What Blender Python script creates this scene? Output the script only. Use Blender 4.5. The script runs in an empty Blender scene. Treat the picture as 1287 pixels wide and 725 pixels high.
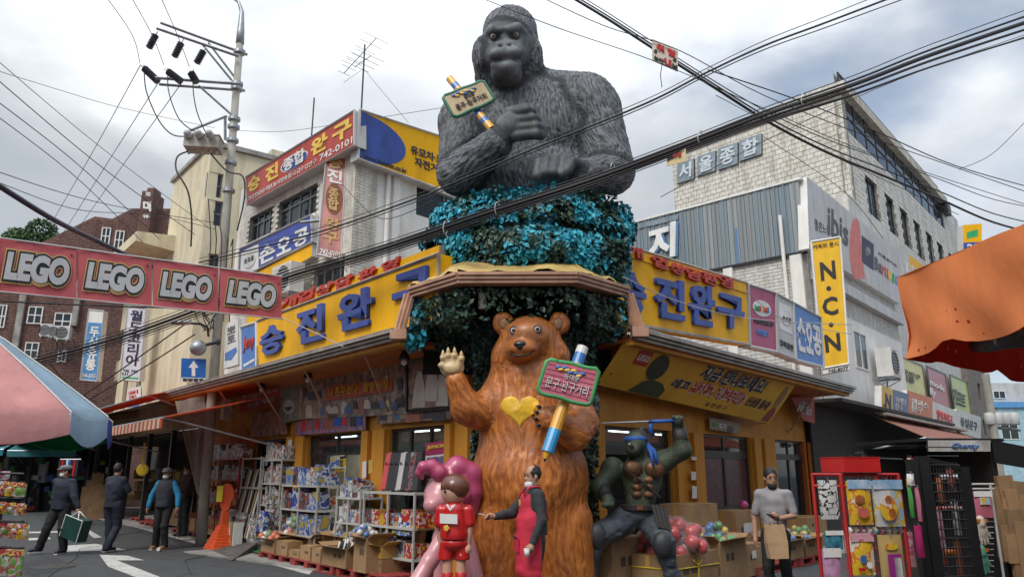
import bpy,math,random
import numpy as np
from mathutils import Vector,Matrix
R=math.radians
random.seed(7)
rng=np.random.RandomState(11)
C=bpy.context.scene.collection
scn=bpy.context.scene
# ------------------------------------------------------------------ camera, sky, light, exposure
CAMH,TILT,F,W0,H0=1.65,13.9,930.0,1287.0,725.0
cam=bpy.data.cameras.new('camera');camo=bpy.data.objects.new('camera',cam);C.objects.link(camo)
camo.location=(0,0,CAMH);camo.rotation_euler=(R(90+TILT),0,0)
cam.sensor_width=36;cam.lens=F/W0*36;cam.clip_end=3000;cam.clip_start=.05
scn.camera=camo
scn.view_settings.view_transform='Standard';scn.view_settings.look='None'
scn.view_settings.exposure=0.5;scn.view_settings.gamma=1.0
SUN_EL,SUN_AZ=48,-150 # azimuth measured clockwise from +Y
sun=bpy.data.lights.new('sun','SUN');sun.energy=1.5;sun.angle=R(25);sun.color=(1,.96,.9)
suno=bpy.data.objects.new('sun',sun);C.objects.link(suno)
_d=Vector((math.sin(R(SUN_AZ))*math.cos(R(SUN_EL)),math.cos(R(SUN_AZ))*math.cos(R(SUN_EL)),math.sin(R(SUN_EL))))
suno.rotation_euler=_d.to_track_quat('Z','Y').to_euler();suno.location=(0,0,30)
wld=bpy.data.worlds.new('World');scn.world=wld;wld.use_nodes=True
nt=wld.node_tree;nt.nodes.clear()
def N(t,tree=None,**kw):
 n=(tree or nt).nodes.new(t)
 for k,v in kw.items():setattr(n,k,v)
 return n
def build_world():
 L=nt.links.new
 out=N('ShaderNodeOutputWorld');sky=N('ShaderNodeTexSky',sky_type='NISHITA',sun_disc=False)
 sky.sun_elevation=R(SUN_EL);sky.sun_rotation=R(SUN_AZ)
 b1=N('ShaderNodeBackground');b1.inputs[1].default_value=.1;L(sky.outputs[0],b1.inputs[0])
 tc=N('ShaderNodeTexCoord');mp=N('ShaderNodeMapping');L(tc.outputs['Generated'],mp.inputs[0])
 mp.inputs['Scale'].default_value=(1,1,2.4);mp.inputs['Location'].default_value=(3.1,.7,1.3)
 n1=N('ShaderNodeTexNoise');n1.inputs['Scale'].default_value=2.3;n1.inputs['Detail'].default_value=7;n1.inputs['Roughness'].default_value=.5
 n1.inputs['Distortion'].default_value=.3
 L(mp.outputs[0],n1.inputs[0])
 r1=N('ShaderNodeValToRGB');e=r1.color_ramp.elements
 e[0].position=.33;e[0].color=(.31,.345,.385,1);e[1].position=.66;e[1].color=(.63,.65,.67,1)
 x=e.new(.50);x.color=(.425,.45,.48,1)
 L(n1.outputs['Fac'],r1.inputs[0])
 # overcast skies brighten towards the zenith
 sp=N('ShaderNodeSeparateXYZ');L(tc.outputs['Generated'],sp.inputs[0])
 mr=N('ShaderNodeMapRange');mr.inputs['From Min'].default_value=.35;mr.inputs['From Max'].default_value=1.0
 mr.inputs['To Min'].default_value=1.0;mr.inputs['To Max'].default_value=2.9;L(sp.outputs['Z'],mr.inputs['Value'])
 b2=N('ShaderNodeBackground');L(r1.outputs[0],b2.inputs[0]);L(mr.outputs[0],b2.inputs[1])
 # thin spots in the cloud, mostly to the right
 n2=N('ShaderNodeTexNoise');n2.inputs['Scale'].default_value=2.6;n2.inputs['Detail'].default_value=6
 mp2=N('ShaderNodeMapping');L(tc.outputs['Generated'],mp2.inputs[0]);mp2.inputs['Location'].default_value=(.55,2.2,.1);mp2.inputs['Scale'].default_value=(1,1,1.6)
 L(mp2.outputs[0],n2.inputs[0])
 ad=N('ShaderNodeMath',operation='MULTIPLY_ADD');ad.inputs[1].default_value=.38;ad.inputs[2].default_value=0;L(sp.outputs['X'],ad.inputs[0])
 su=N('ShaderNodeMath',operation='ADD');L(n2.outputs['Fac'],su.inputs[0]);L(ad.outputs[0],su.inputs[1])
 r2=N('ShaderNodeValToRGB');q=r2.color_ramp.elements;q[0].position=.60;q[0].color=(1,1,1,1);q[1].position=.76;q[1].color=(.35,.35,.35,1)
 L(su.outputs[0],r2.inputs[0])
 mx=N('ShaderNodeMixShader');L(r2.outputs[0],mx.inputs[0]);L(b1.outputs[0],mx.inputs[1]);L(b2.outputs[0],mx.inputs[2])
 L(mx.outputs[0],out.inputs[0])
build_world()
# ------------------------------------------------------------------ where a photo point lies in the place
_c,_s=math.cos(R(TILT)),math.sin(R(TILT))
def ray(px,py):
 u=(px-643.5)/F;v=(362.5-py)/F
 return Vector((u,_c-v*_s,_s+v*_c))
def at(px,py,Y):
 r=ray(px,py);return Vector((0,0,CAMH))+r*(Y/r.y)
def ground(px,py,z=0.):
 r=ray(px,py);return Vector((0,0,CAMH))+r*((z-CAMH)/r.z)
class Wall:
 """a vertical plane: s metres along it, z up, o out of it towards the street"""
 def __init__(w,O,d,flip=1):
  w.O=Vector((O[0],O[1],0));w.d=Vector((d[0],d[1],0)).normalized()
  w.n=Vector((w.d.y,-w.d.x,0))*flip
 def p(w,s,z,o=0.):return w.O+w.d*s+w.n*o+Vector((0,0,z))
 def hit(w,px,py,o=0.):
  r=ray(px,py);B=w.O+w.n*o-Vector((0,0,CAMH));t=B.dot(w.n)/r.dot(w.n)
  return Vector((0,0,CAMH))+r*t
 def sz(w,px,py,o=0.):
  h=w.hit(px,py,o)-w.O;return h.dot(w.d),h.z
WL=Wall((-.71,11.77),(-.640,.768),-1)
WR=Wall((.88,11.79),(.650,.760),1)
# ------------------------------------------------------------------ materials
MATS={}
def mat(key,col=(.5,.5,.5),rough=.6,metal=0.,var=.12,vs=4.,bump=0.,bs=40.,col2=None,stretch=None,emit=0.,dirt=0.,spec=None,alpha=1.,coat=0.):
 if key in MATS:return MATS[key]
 m=bpy.data.materials.new(key);m.use_nodes=True;t=m.node_tree;L=t.links.new
 b=t.nodes['Principled BSDF'];MATS[key]=m
 b.inputs['Roughness'].default_value=rough;b.inputs['Metallic'].default_value=metal
 if spec is not None:b.inputs['Specular IOR Level'].default_value=spec
 if coat:b.inputs['Coat Weight'].default_value=coat;b.inputs['Coat Roughness'].default_value=.2
 tc=N('ShaderNodeTexCoord',t);mp=N('ShaderNodeMapping',t);L(tc.outputs['Object'],mp.inputs[0])
 if stretch:mp.inputs['Scale'].default_value=stretch
 n=N('ShaderNodeTexNoise',t);n.inputs['Scale'].default_value=vs;n.inputs['Detail'].default_value=5;L(mp.outputs[0],n.inputs[0])
 rp=N('ShaderNodeValToRGB',t);L(n.outputs['Fac'],rp.inputs[0]);e=rp.color_ramp.elements
 c2=col2 or tuple(min(1,c*(1+var))for c in col);c1=col if col2 else tuple(c*(1-var)for c in col)
 e[0].position=.35;e[1].position=.68;e[0].color=(*c1,1);e[1].color=(*c2,1)
 src=rp.outputs[0]
 if dirt:
  n3=N('ShaderNodeTexNoise',t);n3.inputs['Scale'].default_value=1.3;n3.inputs['Detail'].default_value=8;n3.inputs['Roughness'].default_value=.65
  mp3=N('ShaderNodeMapping',t);mp3.inputs['Scale'].default_value=(2.2,2.2,.5);L(tc.outputs['Object'],mp3.inputs[0]);L(mp3.outputs[0],n3.inputs[0])
  r3=N('ShaderNodeValToRGB',t);L(n3.outputs['Fac'],r3.inputs[0]);q=r3.color_ramp.elements
  q[0].position=.45;q[0].color=(1,1,1,1);q[1].position=.75;k=1-dirt;q[1].color=(k,k*.94,k*.86,1)
  mm=N('ShaderNodeMixRGB',t,blend_type='MULTIPLY');mm.inputs[0].default_value=1
  L(src,mm.inputs[1]);L(r3.outputs[0],mm.inputs[2]);src=mm.outputs[0]
 L(src,b.inputs['Base Color'])
 if bump:
  nb=N('ShaderNodeTexNoise',t);nb.inputs['Scale'].default_value=bs;nb.inputs['Detail'].default_value=4;L(mp.outputs[0],nb.inputs[0])
  bp=N('ShaderNodeBump',t);bp.inputs['Strength'].default_value=bump;bp.inputs['Distance'].default_value=.02
  L(nb.outputs['Fac'],bp.inputs['Height']);L(bp.outputs[0],b.inputs['Normal'])
 if emit:
  L(src,b.inputs['Emission Color']);b.inputs['Emission Strength'].default_value=emit
 if alpha<1:b.inputs['Alpha'].default_value=alpha
 return m
def glass(key,tint=(.05,.06,.07),rough=.05,a=.55):
 """window glass: part see-through, part mirror"""
 if key in MATS:return MATS[key]
 m=bpy.data.materials.new(key);m.use_nodes=True;t=m.node_tree;t.nodes.clear();L=t.links.new;MATS[key]=m
 o=N('ShaderNodeOutputMaterial',t);g=N('ShaderNodeBsdfGlossy',t);g.inputs['Roughness'].default_value=rough;g.inputs['Color'].default_value=(.8,.85,.9,1)
 tr=N('ShaderNodeBsdfTransparent',t);tr.inputs[0].default_value=(*[min(1,.55+c*4)for c in tint],1)
 d=N('ShaderNodeBsdfDiffuse',t);d.inputs[0].default_value=(*tint,1)
 lw=N('ShaderNodeLayerWeight',t);pw=N('ShaderNodeMath',t,operation='POWER');pw.inputs[1].default_value=5;L(lw.outputs['Facing'],pw.inputs[0]);fr=N('ShaderNodeMath',t,operation='MULTIPLY_ADD');fr.inputs[1].default_value=.93;fr.inputs[2].default_value=.05;L(pw.outputs[0],fr.inputs[0])
 m1=N('ShaderNodeMixShader',t);m1.inputs[0].default_value=a;L(d.outputs[0],m1.inputs[1]);L(tr.outputs[0],m1.inputs[2])
 m2=N('ShaderNodeMixShader',t);L(fr.outputs[0],m2.inputs[0]);L(m1.outputs[0],m2.inputs[1]);L(g.outputs[0],m2.inputs[2])
 L(m2.outputs[0],o.inputs[0]);return m
def cloth_mat(key,col,tr=.4,**kw):
 """thin canvas that lets some daylight through, with woven grain"""
 kw.setdefault('rough',.75);kw.setdefault('bump',.5);kw.setdefault('bs',9)
 if key in MATS:return MATS[key]
 m=mat(key,col,spec=.2,**kw);t=m.node_tree;L=t.links.new;b=t.nodes['Principled BSDF'];o=[n for n in t.nodes if n.type=='OUTPUT_MATERIAL'][0]
 tl_=N('ShaderNodeBsdfTranslucent',t);src=b.inputs['Base Color'].links[0].from_socket;L(src,tl_.inputs[0])
 mx=N('ShaderNodeMixShader',t);mx.inputs[0].default_value=tr;L(b.outputs[0],mx.inputs[1]);L(tl_.outputs[0],mx.inputs[2]);L(mx.outputs[0],o.inputs[0]);return m
 # ------------------------------------------------------------------ mesh building
class MB:
 def __init__(m):m.v=[];m.f=[];m.mi=[]
 def add(m,vs,fs,mi=0):
  k=len(m.v);m.v+=[tuple(x)for x in vs];m.f+=[tuple(i+k for i in f)for f in fs];m.mi+=[mi]*len(fs);return m
 def hexa(m,a,b,c,d,off,mi=0):
  """slab: quad a b c d and the same quad moved by off"""
  q=[Vector(x)for x in(a,b,c,d)];off=Vector(off)
  vs=q+[x+off for x in q]
  return m.add(vs,[(0,1,2,3),(7,6,5,4),(0,4,5,1),(1,5,6,2),(2,6,7,3),(3,7,4,0)],mi)
 def box(m,c,s,rz=0,mi=0,rot=None):
  c=Vector(c);M=rot if rot else Matrix.Rotation(rz,3,'Z');vs=[]
  for z in(-.5,.5):
   for x,y in((-.5,-.5),(.5,-.5),(.5,.5),(-.5,.5)):vs.append(c+M@Vector((x*s[0],y*s[1],z*s[2])))
  return m.add(vs,[(3,2,1,0),(4,5,6,7),(0,1,5,4),(1,2,6,5),(2,3,7,6),(3,0,4,7)],mi)
 def wbox(m,w,s0,s1,z0,z1,o0,o1,mi=0):
  """box in a wall's frame"""
  vs=[w.p(s,z,o)for z in(z0,z1)for s,o in((s0,o0),(s1,o0),(s1,o1),(s0,o1))]
  return m.add(vs,[(3,2,1,0),(4,5,6,7),(0,1,5,4),(1,2,6,5),(2,3,7,6),(3,0,4,7)],mi)
 def tube(m,pts,r,n=6,mi=0,cap=True):
  pts=[Vector(p)for p in pts];rs=r if isinstance(r,(list,tuple))else[r]*len(pts);vs=[]
  up=Vector((0,0,1));prev=None
  for i,p in enumerate(pts):
   t=(pts[min(i+1,len(pts)-1)]-pts[max(i-1,0)]).normalized()
   a=prev if prev is not None else(up if abs(t.z)<.9 else Vector((1,0,0)))
   x=t.cross(a);x=x.normalized()if x.length>1e-6 else Vector((1,0,0));y=x.cross(t).normalized();prev=y
   for k in range(n):
    an=2*math.pi*k/n;vs.append(p+(x*math.cos(an)+y*math.sin(an))*rs[i])
  fs=[(i*n+k,i*n+(k+1)%n,(i+1)*n+(k+1)%n,(i+1)*n+k)for i in range(len(pts)-1)for k in range(n)]
  if cap:fs+=[tuple(range(n))[::-1],tuple((len(pts)-1)*n+k for k in range(n))]
  return m.add(vs,fs,mi)
 def lathe(m,c,prof,n=16,mi=0,M=None):
  """profile (radius, height) turned about c's z axis"""
  c=Vector(c);M=M or Matrix.Identity(3);vs=[c+M@Vector((r*math.cos(2*math.pi*k/n),r*math.sin(2*math.pi*k/n),z))for r,z in prof for k in range(n)]
  fs=[(i*n+k,i*n+(k+1)%n,(i+1)*n+(k+1)%n,(i+1)*n+k)for i in range(len(prof)-1)for k in range(n)]
  fs+=[tuple(range(n))[::-1],tuple((len(prof)-1)*n+k for k in range(n))]
  return m.add(vs,fs,mi)
 def ball(m,c,r,n=10,mi=0,M=None):
  c=Vector(c);r=Vector(r)if hasattr(r,'__len__')else Vector((r,r,r));k=n//2;M=M or Matrix.Identity(3)
  vs=[]
  for i in range(k+1):
   ph=math.pi*i/k
   for j in range(n):
    th=2*math.pi*j/n
    vs.append(c+M@Vector((r.x*math.sin(ph)*math.cos(th),r.y*math.sin(ph)*math.sin(th),r.z*math.cos(ph))))
  return m.add(vs,[(i*n+j,(i+1)*n+j,(i+1)*n+(j+1)%n,i*n+(j+1)%n)for i in range(k)for j in range(n)],mi)
def fast_mesh(name,v,f):
 """numpy verts, quads -> mesh"""
 me=bpy.data.meshes.new(name);n=len(f);k=f.shape[1]
 me.vertices.add(len(v));me.vertices.foreach_set('co',np.ascontiguousarray(v,dtype=np.float32).ravel())
 me.loops.add(n*k);me.loops.foreach_set('vertex_index',np.ascontiguousarray(f,dtype=np.int32).ravel())
 me.polygons.add(n);me.polygons.foreach_set('loop_start',np.arange(0,n*k,k,dtype=np.int32));me.polygons.foreach_set('loop_total',np.full(n,k,dtype=np.int32))
 me.update(calc_edges=True);return me
def meta(o,label=None,cat=None,group=None,kind=None):
 if label:o['label']=label
 if cat:o['category']=cat
 if group:o['group']=group
 if kind:o['kind']=kind
 return o
def mk(name,mb,m,parent=None,label=None,cat=None,group=None,kind=None,smooth=False,loc=None):
 me=mb if isinstance(mb,bpy.types.Mesh)else bpy.data.meshes.new(name)
 if isinstance(mb,MB):
  me.from_pydata(mb.v,[],mb.f)
  if smooth:me.polygons.foreach_set('use_smooth',[True]*len(mb.f))
 elif smooth:me.polygons.foreach_set('use_smooth',[True]*len(me.polygons))
 ms=m if isinstance(m,(list,tuple))else[m]
 if len(me.materials)==0:
  for x in ms:me.materials.append(x)
  if isinstance(mb,MB)and len(ms)>1:me.polygons.foreach_set('material_index',mb.mi)
 me.update()
 o=bpy.data.objects.new(name,me);C.objects.link(o)
 if parent:
  o.parent=parent
  if parent.type=='EMPTY':o.matrix_parent_inverse=Matrix.Translation(-Vector(parent.location))
 if loc:o.location=loc
 return meta(o,label,cat,group,kind)
def T(name,label,cat,loc=(0,0,0),group=None):
 o=bpy.data.objects.new(name,None);C.objects.link(o);o.location=loc;o.empty_display_size=.1
 return meta(o,label,cat,group)
def KIDS():
 d={}
 for o in C.objects:
  if o.parent:d.setdefault(o.parent.name,[]).append(o)
 return d
def dup(o,loc=None,rz=None,label=None,group=None,sc=None,kids=None,parent=None):
 kids=kids if kids is not None else KIDS()
 c=o.copy();C.objects.link(c)
 if parent:c.parent=parent
 if loc is not None:c.location=loc
 if rz is not None:c.rotation_euler=(0,0,rz)
 if sc is not None:c.scale=sc if hasattr(sc,'__len__')else(sc,)*3
 if label:c['label']=label
 if group:c['group']=group
 for ch in kids.get(o.name,[]):dup(ch,kids=kids,parent=c)
 return c
def piece(name,me,m,parent,M=None):
 """one more object that shares a mesh"""
 o=bpy.data.objects.new(name,me);C.objects.link(o);o.parent=parent
 if len(me.materials)==0:me.materials.append(m)
 elif me.materials[0]!=m:
  o.material_slots[0].link='OBJECT';o.material_slots[0].material=m
 if M is not None:o.matrix_basis=M
 if parent.type=='EMPTY':o.matrix_parent_inverse=Matrix.Translation(-Vector(parent.location))
 return o
_ub=MB().box((0,0,0),(1,1,1));UNIT=bpy.data.meshes.new('unit_block');UNIT.from_pydata(_ub.v,[],_ub.f)
UB={}
def ublock(m):
 if m.name not in UB:
  k=UNIT.copy();k.materials.append(m);UB[m.name]=k
 return UB[m.name]
def bpiece(name,c,s,rot,m,parent):
 """a box piece that shares its mesh with all others of its material"""
 M=Matrix.Translation(c)@rot.to_4x4()@Matrix.Diagonal((s[0],s[1],s[2],1))
 return piece(name,ublock(m),m,parent,M)
def wrot(w):return Matrix((w.d,-w.n,Vector((0,0,1)))).transposed()
def wpiece(name,w,s0,s1,z0,z1,o0,o1,m,parent):
 return bpiece(name,w.p((s0+s1)/2,(z0+z1)/2,(o0+o1)/2),(abs(s1-s0),abs(o1-o0),abs(z1-z0)),wrot(w),m,parent)
 # ------------------------------------------------------------------ lettering
def glyphs(s,bold=.0,shear=0.,res=2,spacing=1.):
 cu=bpy.data.curves.new('lettering','FONT');cu.body=s;cu.offset=bold;cu.extrude=.01;cu.resolution_u=res;cu.shear=shear
 cu.space_character=spacing;cu.space_line=.95
 o=bpy.data.objects.new('lettering',cu)
 me=bpy.data.meshes.new_from_object(o);bpy.data.objects.remove(o);bpy.data.curves.remove(cu)
 n=len(me.vertices);v=np.empty(n*3,dtype=np.float32);me.vertices.foreach_get('co',v);return me,v.reshape(-1,3)
def text(s,quad,m,parent,depth=.012,bold=.02,name='lettering',shear=0.,pad=None,res=2,spacing=1.,kind=None,lift=0.,box=None):
 """s fitted to quad (top left, top right, bottom right, bottom left; world points), standing depth proud of it"""
 me,v=glyphs(s,bold,shear,res,spacing)
 if len(v)==0:return None
 lo,hi=v.min(0),v.max(0)
 if box is not None:lo=np.array([box[0],box[1],0]);hi=np.array([box[2],box[3],0])
 u=(v[:,0]-lo[0])/max(1e-6,hi[0]-lo[0]);w=(v[:,1]-lo[1])/max(1e-6,hi[1]-lo[1])
 q=[np.array(x)for x in quad]
 P=(q[0][None]*((1-u)*w)[:,None]+q[1][None]*(u*w)[:,None]+q[2][None]*(u*(1-w))[:,None]+q[3][None]*((1-u)*(1-w))[:,None])
 nrm=np.cross(q[1]-q[0],q[0]-q[3]);nrm/=np.linalg.norm(nrm)
 P=P+nrm[None]*(np.where(v[:,2]>0,depth,0.0)[:,None]+lift)
 me.vertices.foreach_set('co',P.astype(np.float32).ravel());me.materials.clear();me.update()
 return mk(name,me,m,parent,kind=kind)
class Board:
 """a sign board on a wall whose corners were measured in the photo"""
 def __init__(b,label,w,q,o,th,m,edge=None,cat='sign',group=None,name='shop_sign',panel='panel',root=None,frame=None):
  b.w,b.o=w,o;b.q=[w.hit(x,y,o)for x,y in q];b.th=th
  c=sum(b.q,Vector())/4
  b.root=root or T(name,label,cat,c,group)
  mb=MB().hexa(b.q[3],b.q[2],b.q[1],b.q[0],-w.n*th);mb.mi=[0]+[1]*5
  b.panel=mk(panel,mb,[m,edge or m],b.root)
  if frame:
   f=MB();q=b.q;c2=c
   for i in range(4):
    a,d=q[i],q[(i+1)%4];f.tube([a+w.n*.01,d+w.n*.01],.03,4)
   mk('frame',f,frame,b.root)
 def text(b,s,q,m,depth=.012,bold=.02,**kw):
  pts=[b.w.hit(x,y,b.o+.004)for x,y in q]
  return text(s,pts,m,b.root,depth,bold,**kw)
 def rect(b,q,m,depth=.006,name='printed_panel',lift=.002):
  pts=[b.w.hit(x,y,b.o+lift)for x,y in q]
  mb=MB().add([p+b.w.n*depth for p in pts]+pts,[tuple(range(len(pts)))[::-1]]+[(i,(i+1)%len(pts),len(pts)+(i+1)%len(pts),len(pts)+i)for i in range(len(pts))])
  return mk(name,mb,m,b.root)
 def disc(b,c,rx,ry,m,depth=.006,name='printed_panel',lift=.002,n=24,sk=0.):
  return b.rect([(c[0]+rx*math.cos(2*math.pi*k/n),c[1]+ry*math.sin(2*math.pi*k/n)+sk*rx*math.cos(2*math.pi*k/n))for k in range(n)],m,depth,name,lift)
def Q(x0,y0,x1,y1,sl=0.,sl2=None):
 """pixel quad with its left edge y0..y1, sheared by slopes of its top and bottom edge"""
 sl2=sl if sl2 is None else sl2;d=x1-x0
 return[(x0,y0),(x1,y0+sl*d),(x1,y1+sl2*d),(x0,y1)]
 # ------------------------------------------------------------------ sculpting: smooth-blended solids to one skin
def vnoise(p,seed=0):
 """value noise of points (n,3) -> 0..1"""
 i=np.floor(p).astype(np.int64);f=p-i;f=f*f*(3-2*f);r=0
 def h(a,b,c):
  n=(a*374761393+b*668265263+c*2147483647+seed*1013904223)&0xffffffff
  n=((n^(n>>13))*1274126177)&0xffffffff;n=n^(n>>16);return(n&0xffff)/65535.
 for a in(0,1):
  for b in(0,1):
   for c in(0,1):
    w=(f[:,0]if a else 1-f[:,0])*(f[:,1]if b else 1-f[:,1])*(f[:,2]if c else 1-f[:,2])
    r=r+w*h(i[:,0]+a,i[:,1]+b,i[:,2]+c)
 return r
class Sculpt:
 def __init__(s,lo,hi,h):
  s.lo=np.array(lo,float);s.h=h;s.n=np.ceil((np.array(hi,float)-s.lo)/h).astype(int)+1
  s.f=np.full(s.n,50.,np.float32);s.id=np.zeros(s.n,np.int16);s.prims=[]
 def _reg(s,lo,hi):
  a=np.clip(np.floor((lo-s.lo)/s.h).astype(int),0,s.n-1);b=np.clip(np.ceil((hi-s.lo)/s.h).astype(int)+1,1,s.n)
  ax=[(s.lo[i]+np.arange(a[i],b[i])*s.h).astype(np.float32)for i in range(3)]
  return tuple(slice(a[i],b[i])for i in range(3)),ax[0][:,None,None],ax[1][None,:,None],ax[2][None,None,:]
 def _mix(s,sl,d,k,mode,tag):
  f=s.f[sl]
  if f.size==0:return
  if mode=='add':
   ids=s.id[sl];ids[d<f]=tag
   h=np.clip(.5+.5*(f-d)/k,0,1);s.f[sl]=f*(1-h)+d*h-k*h*(1-h)
  elif mode=='sub':
   h=np.clip(.5-.5*(f+d)/k,0,1);s.f[sl]=f*(1-h)-d*h+k*h*(1-h)
 def cone(s,a,b,ra,rb=None,k=.05,mode='add',tag=0):
  rb=ra if rb is None else rb;a,b=np.array(a,float),np.array(b,float);pad=max(ra,rb)+k*1.2+3*s.h
  sl,x,y,z=s._reg(np.minimum(a,b)-pad,np.maximum(a,b)+pad);ba=b-a;L2=max(1e-9,ba@ba)
  t=np.clip(((x-a[0])*ba[0]+(y-a[1])*ba[1]+(z-a[2])*ba[2])/L2,0,1)
  d=np.sqrt((x-a[0]-t*ba[0])**2+(y-a[1]-t*ba[1])**2+(z-a[2]-t*ba[2])**2)-(ra+t*(rb-ra))
  s._mix(sl,d,k,mode,tag);return s
 def ell(s,c,r,k=.05,M=None,mode='add',tag=0):
  c=np.array(c,float);r=np.array(r,float)if hasattr(r,'__len__')else np.full(3,float(r));pad=r.max()+k*1.2+3*s.h
  sl,x,y,z=s._reg(c-pad,c+pad);x,y,z=x-c[0],y-c[1],z-c[2]
  if M is not None:
   m=np.array(M);x,y,z=(m[0,0]*x+m[1,0]*y+m[2,0]*z,m[0,1]*x+m[1,1]*y+m[2,1]*z,m[0,2]*x+m[1,2]*y+m[2,2]*z)
  k0=np.sqrt((x/r[0])**2+(y/r[1])**2+(z/r[2])**2);k1=np.sqrt((x/r[0]**2)**2+(y/r[1]**2)**2+(z/r[2]**2)**2)
  d=k0*(k0-1)/np.maximum(k1,1e-6);s._mix(sl,d,k,mode,tag);return s
 def chain(s,pts,rs,k=.03,tag=0,mode='add'):
  for i in range(len(pts)-1):s.cone(pts[i],pts[i+1],rs[i],rs[i+1],k,mode,tag)
  return s
 def cut(s,axis,val,keep=1):
  """flat cut: keep the side where keep*(coord-val) > 0"""
  ax=s.lo[axis]+np.arange(s.n[axis])*s.h;sh=[1,1,1];sh[axis]=-1
  s.f=np.maximum(s.f,(-keep*(ax-val)).reshape(sh).astype(np.float32));return s
 def skin(s):
  f=s.f;f[0]=f[-1]=9;f[:,0]=f[:,-1]=9;f[:,:,0]=f[:,:,-1]=9
  ins=f<0;n=s.n-1
  c=[ins[a:a+n[0],b:b+n[1],d:d+n[2]]for a in(0,1)for b in(0,1)for d in(0,1)]
  cnt=sum(x.astype(np.int8)for x in c);act=(cnt>0)&(cnt<8);I=np.argwhere(act);idx=np.full(n,-1,np.int64);idx[act]=np.arange(len(I))
  val={};
  for a in(0,1):
   for b in(0,1):
    for d in(0,1):val[a,b,d]=f[I[:,0]+a,I[:,1]+b,I[:,2]+d]
  acc=np.zeros((len(I),3));num=np.zeros(len(I))
  cs=list(val)
  for p in cs:
   for ax in range(3):
    if p[ax]==0:
     q=tuple(1 if i==ax else p[i]for i in range(3));fa,fb=val[p],val[q];cr=(fa<0)!=(fb<0)
     t=np.where(cr,fa/np.where(cr,fa-fb,1),0);pt=np.tile(np.array(p,float),(len(I),1));pt[:,ax]=t
     acc+=pt*cr[:,None];num+=cr
  v=s.lo+(I+acc/num[:,None])*s.h
  quads=[]
  for ax in range(3):
   o=[i for i in range(3)if i!=ax]
   A=[slice(1,-1)]*3;A[ax]=slice(0,-1);B=list(A);B[ax]=slice(1,None)
   a,b=ins[tuple(A)],ins[tuple(B)];E=np.argwhere(a!=b)
   off=np.array([1,1,1]);off[ax]=0;E=E+off;inside=ins[E[:,0],E[:,1],E[:,2]]
   d1=np.zeros(3,int);d1[o[0]]=1;d2=np.zeros(3,int);d2[o[1]]=1
   g=lambda K:idx[K[:,0],K[:,1],K[:,2]]
   q=np.stack([g(E-d1-d2),g(E-d2),g(E),g(E-d1)],1)
   flip=inside if ax!=1 else~inside;q[~flip]=q[~flip][:,::-1];quads.append(q)
  s.v=v;s.q=np.concatenate(quads);s.vid=s.id[I[:,0],I[:,1],I[:,2]]
  return s
 def normals(s):
  v,q=s.v,s.q;fn=np.cross(v[q[:,2]]-v[q[:,0]],v[q[:,3]]-v[q[:,1]]);n=np.zeros_like(v)
  for i in range(4):np.add.at(n,q[:,i],fn)
  return n/np.maximum(1e-9,np.linalg.norm(n,axis=1))[:,None]
 def relax(s,it=1,w=.5):
  for _ in range(it):
   a=np.zeros_like(s.v);c=np.zeros(len(s.v))
   for i in range(4):
    np.add.at(a,s.q[:,i],s.v[s.q[:,(i+1)%4]]);np.add.at(c,s.q[:,i],1)
    np.add.at(a,s.q[:,i],s.v[s.q[:,(i-1)%4]]);np.add.at(c,s.q[:,i],1)
   s.v=s.v*(1-w)+w*a/np.maximum(c,1)[:,None]
  return s
 def mesh(s,name,attrs=None):
  me=fast_mesh(name,s.v,s.q);me.polygons.foreach_set('use_smooth',[True]*len(s.q))
  for k,a in(attrs or{}).items():
   at_=me.attributes.new(k,'FLOAT_VECTOR' if a.ndim==2 else 'FLOAT','POINT');at_.data.foreach_set('vector' if a.ndim==2 else 'value',a.astype(np.float32).ravel())
  return me
  # ------------------------------------------------------------------ the ground
asphalt=mat('asphalt',(.085,.09,.095),.85,var=.22,vs=55,bump=.9,bs=130,dirt=.4)
roadpaint=mat('road_paint',(.55,.55,.53),.7,var=.25,vs=14,dirt=.35)
yellowpaint=mat('yellow_road_paint',(.50,.36,.14),.7,var=.3,vs=9,dirt=.4)
concrete=mat('concrete',(.32,.31,.29),.85,var=.2,vs=3,bump=.4,bs=50,dirt=.4)
def sheet(name,pts,z,m,label=None,kind='structure'):
 mb=MB().add([(p[0],p[1],z)for p in pts],[tuple(range(len(pts)))])
 return mk(name,mb,m,kind=kind)
g=[]
NX=40
mbg=MB();
for j in range(NX+1):
 for i in range(NX+1):mbg.v.append(((i/NX-.5)*500,-40+j/NX*500,0))
mbg.f=[(j*(NX+1)+i,j*(NX+1)+i+1,(j+1)*(NX+1)+i+1,(j+1)*(NX+1)+i)for j in range(NX)for i in range(NX)];mbg.mi=[0]*len(mbg.f)
mk('road',mbg,asphalt,kind='structure')
def gq(*px):return[ground(x,y)for x,y in px]
sheet('edge_line',gq((143,655),(150,653),(395,716),(388,722)),.006,roadpaint)
sheet('arrow_marking',gq((125,697),(160,698),(182,704),(147,704),(240,740),(215,742),(136,712)),.006,roadpaint)
sheet('crossing_marking',gq((75,686),(120,683),(160,691),(78,693)),.006,roadpaint)
sheet('street_edge_line',gq((30,636),(60,632),(66,634),(36,640)),.006,roadpaint)
sheet('lane_marking',gq((103,664),(109,664),(128,675),(118,676)),.006,roadpaint)
sheet('painted_strip',gq((32,638),(55,636),(58,639),(34,641)),.008,yellowpaint)
sheet('cross_bars_marking',gq((36,668),(75,667),(75,669),(36,670)),.006,roadpaint)
sheet('cross_bars_marking',gq((36,676),(62,675),(64,677),(36,679)),.006,roadpaint)
patchm=mat('asphalt_patch',(.055,.058,.062),.9,var=.25,vs=60,bump=.8,bs=120)
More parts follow.
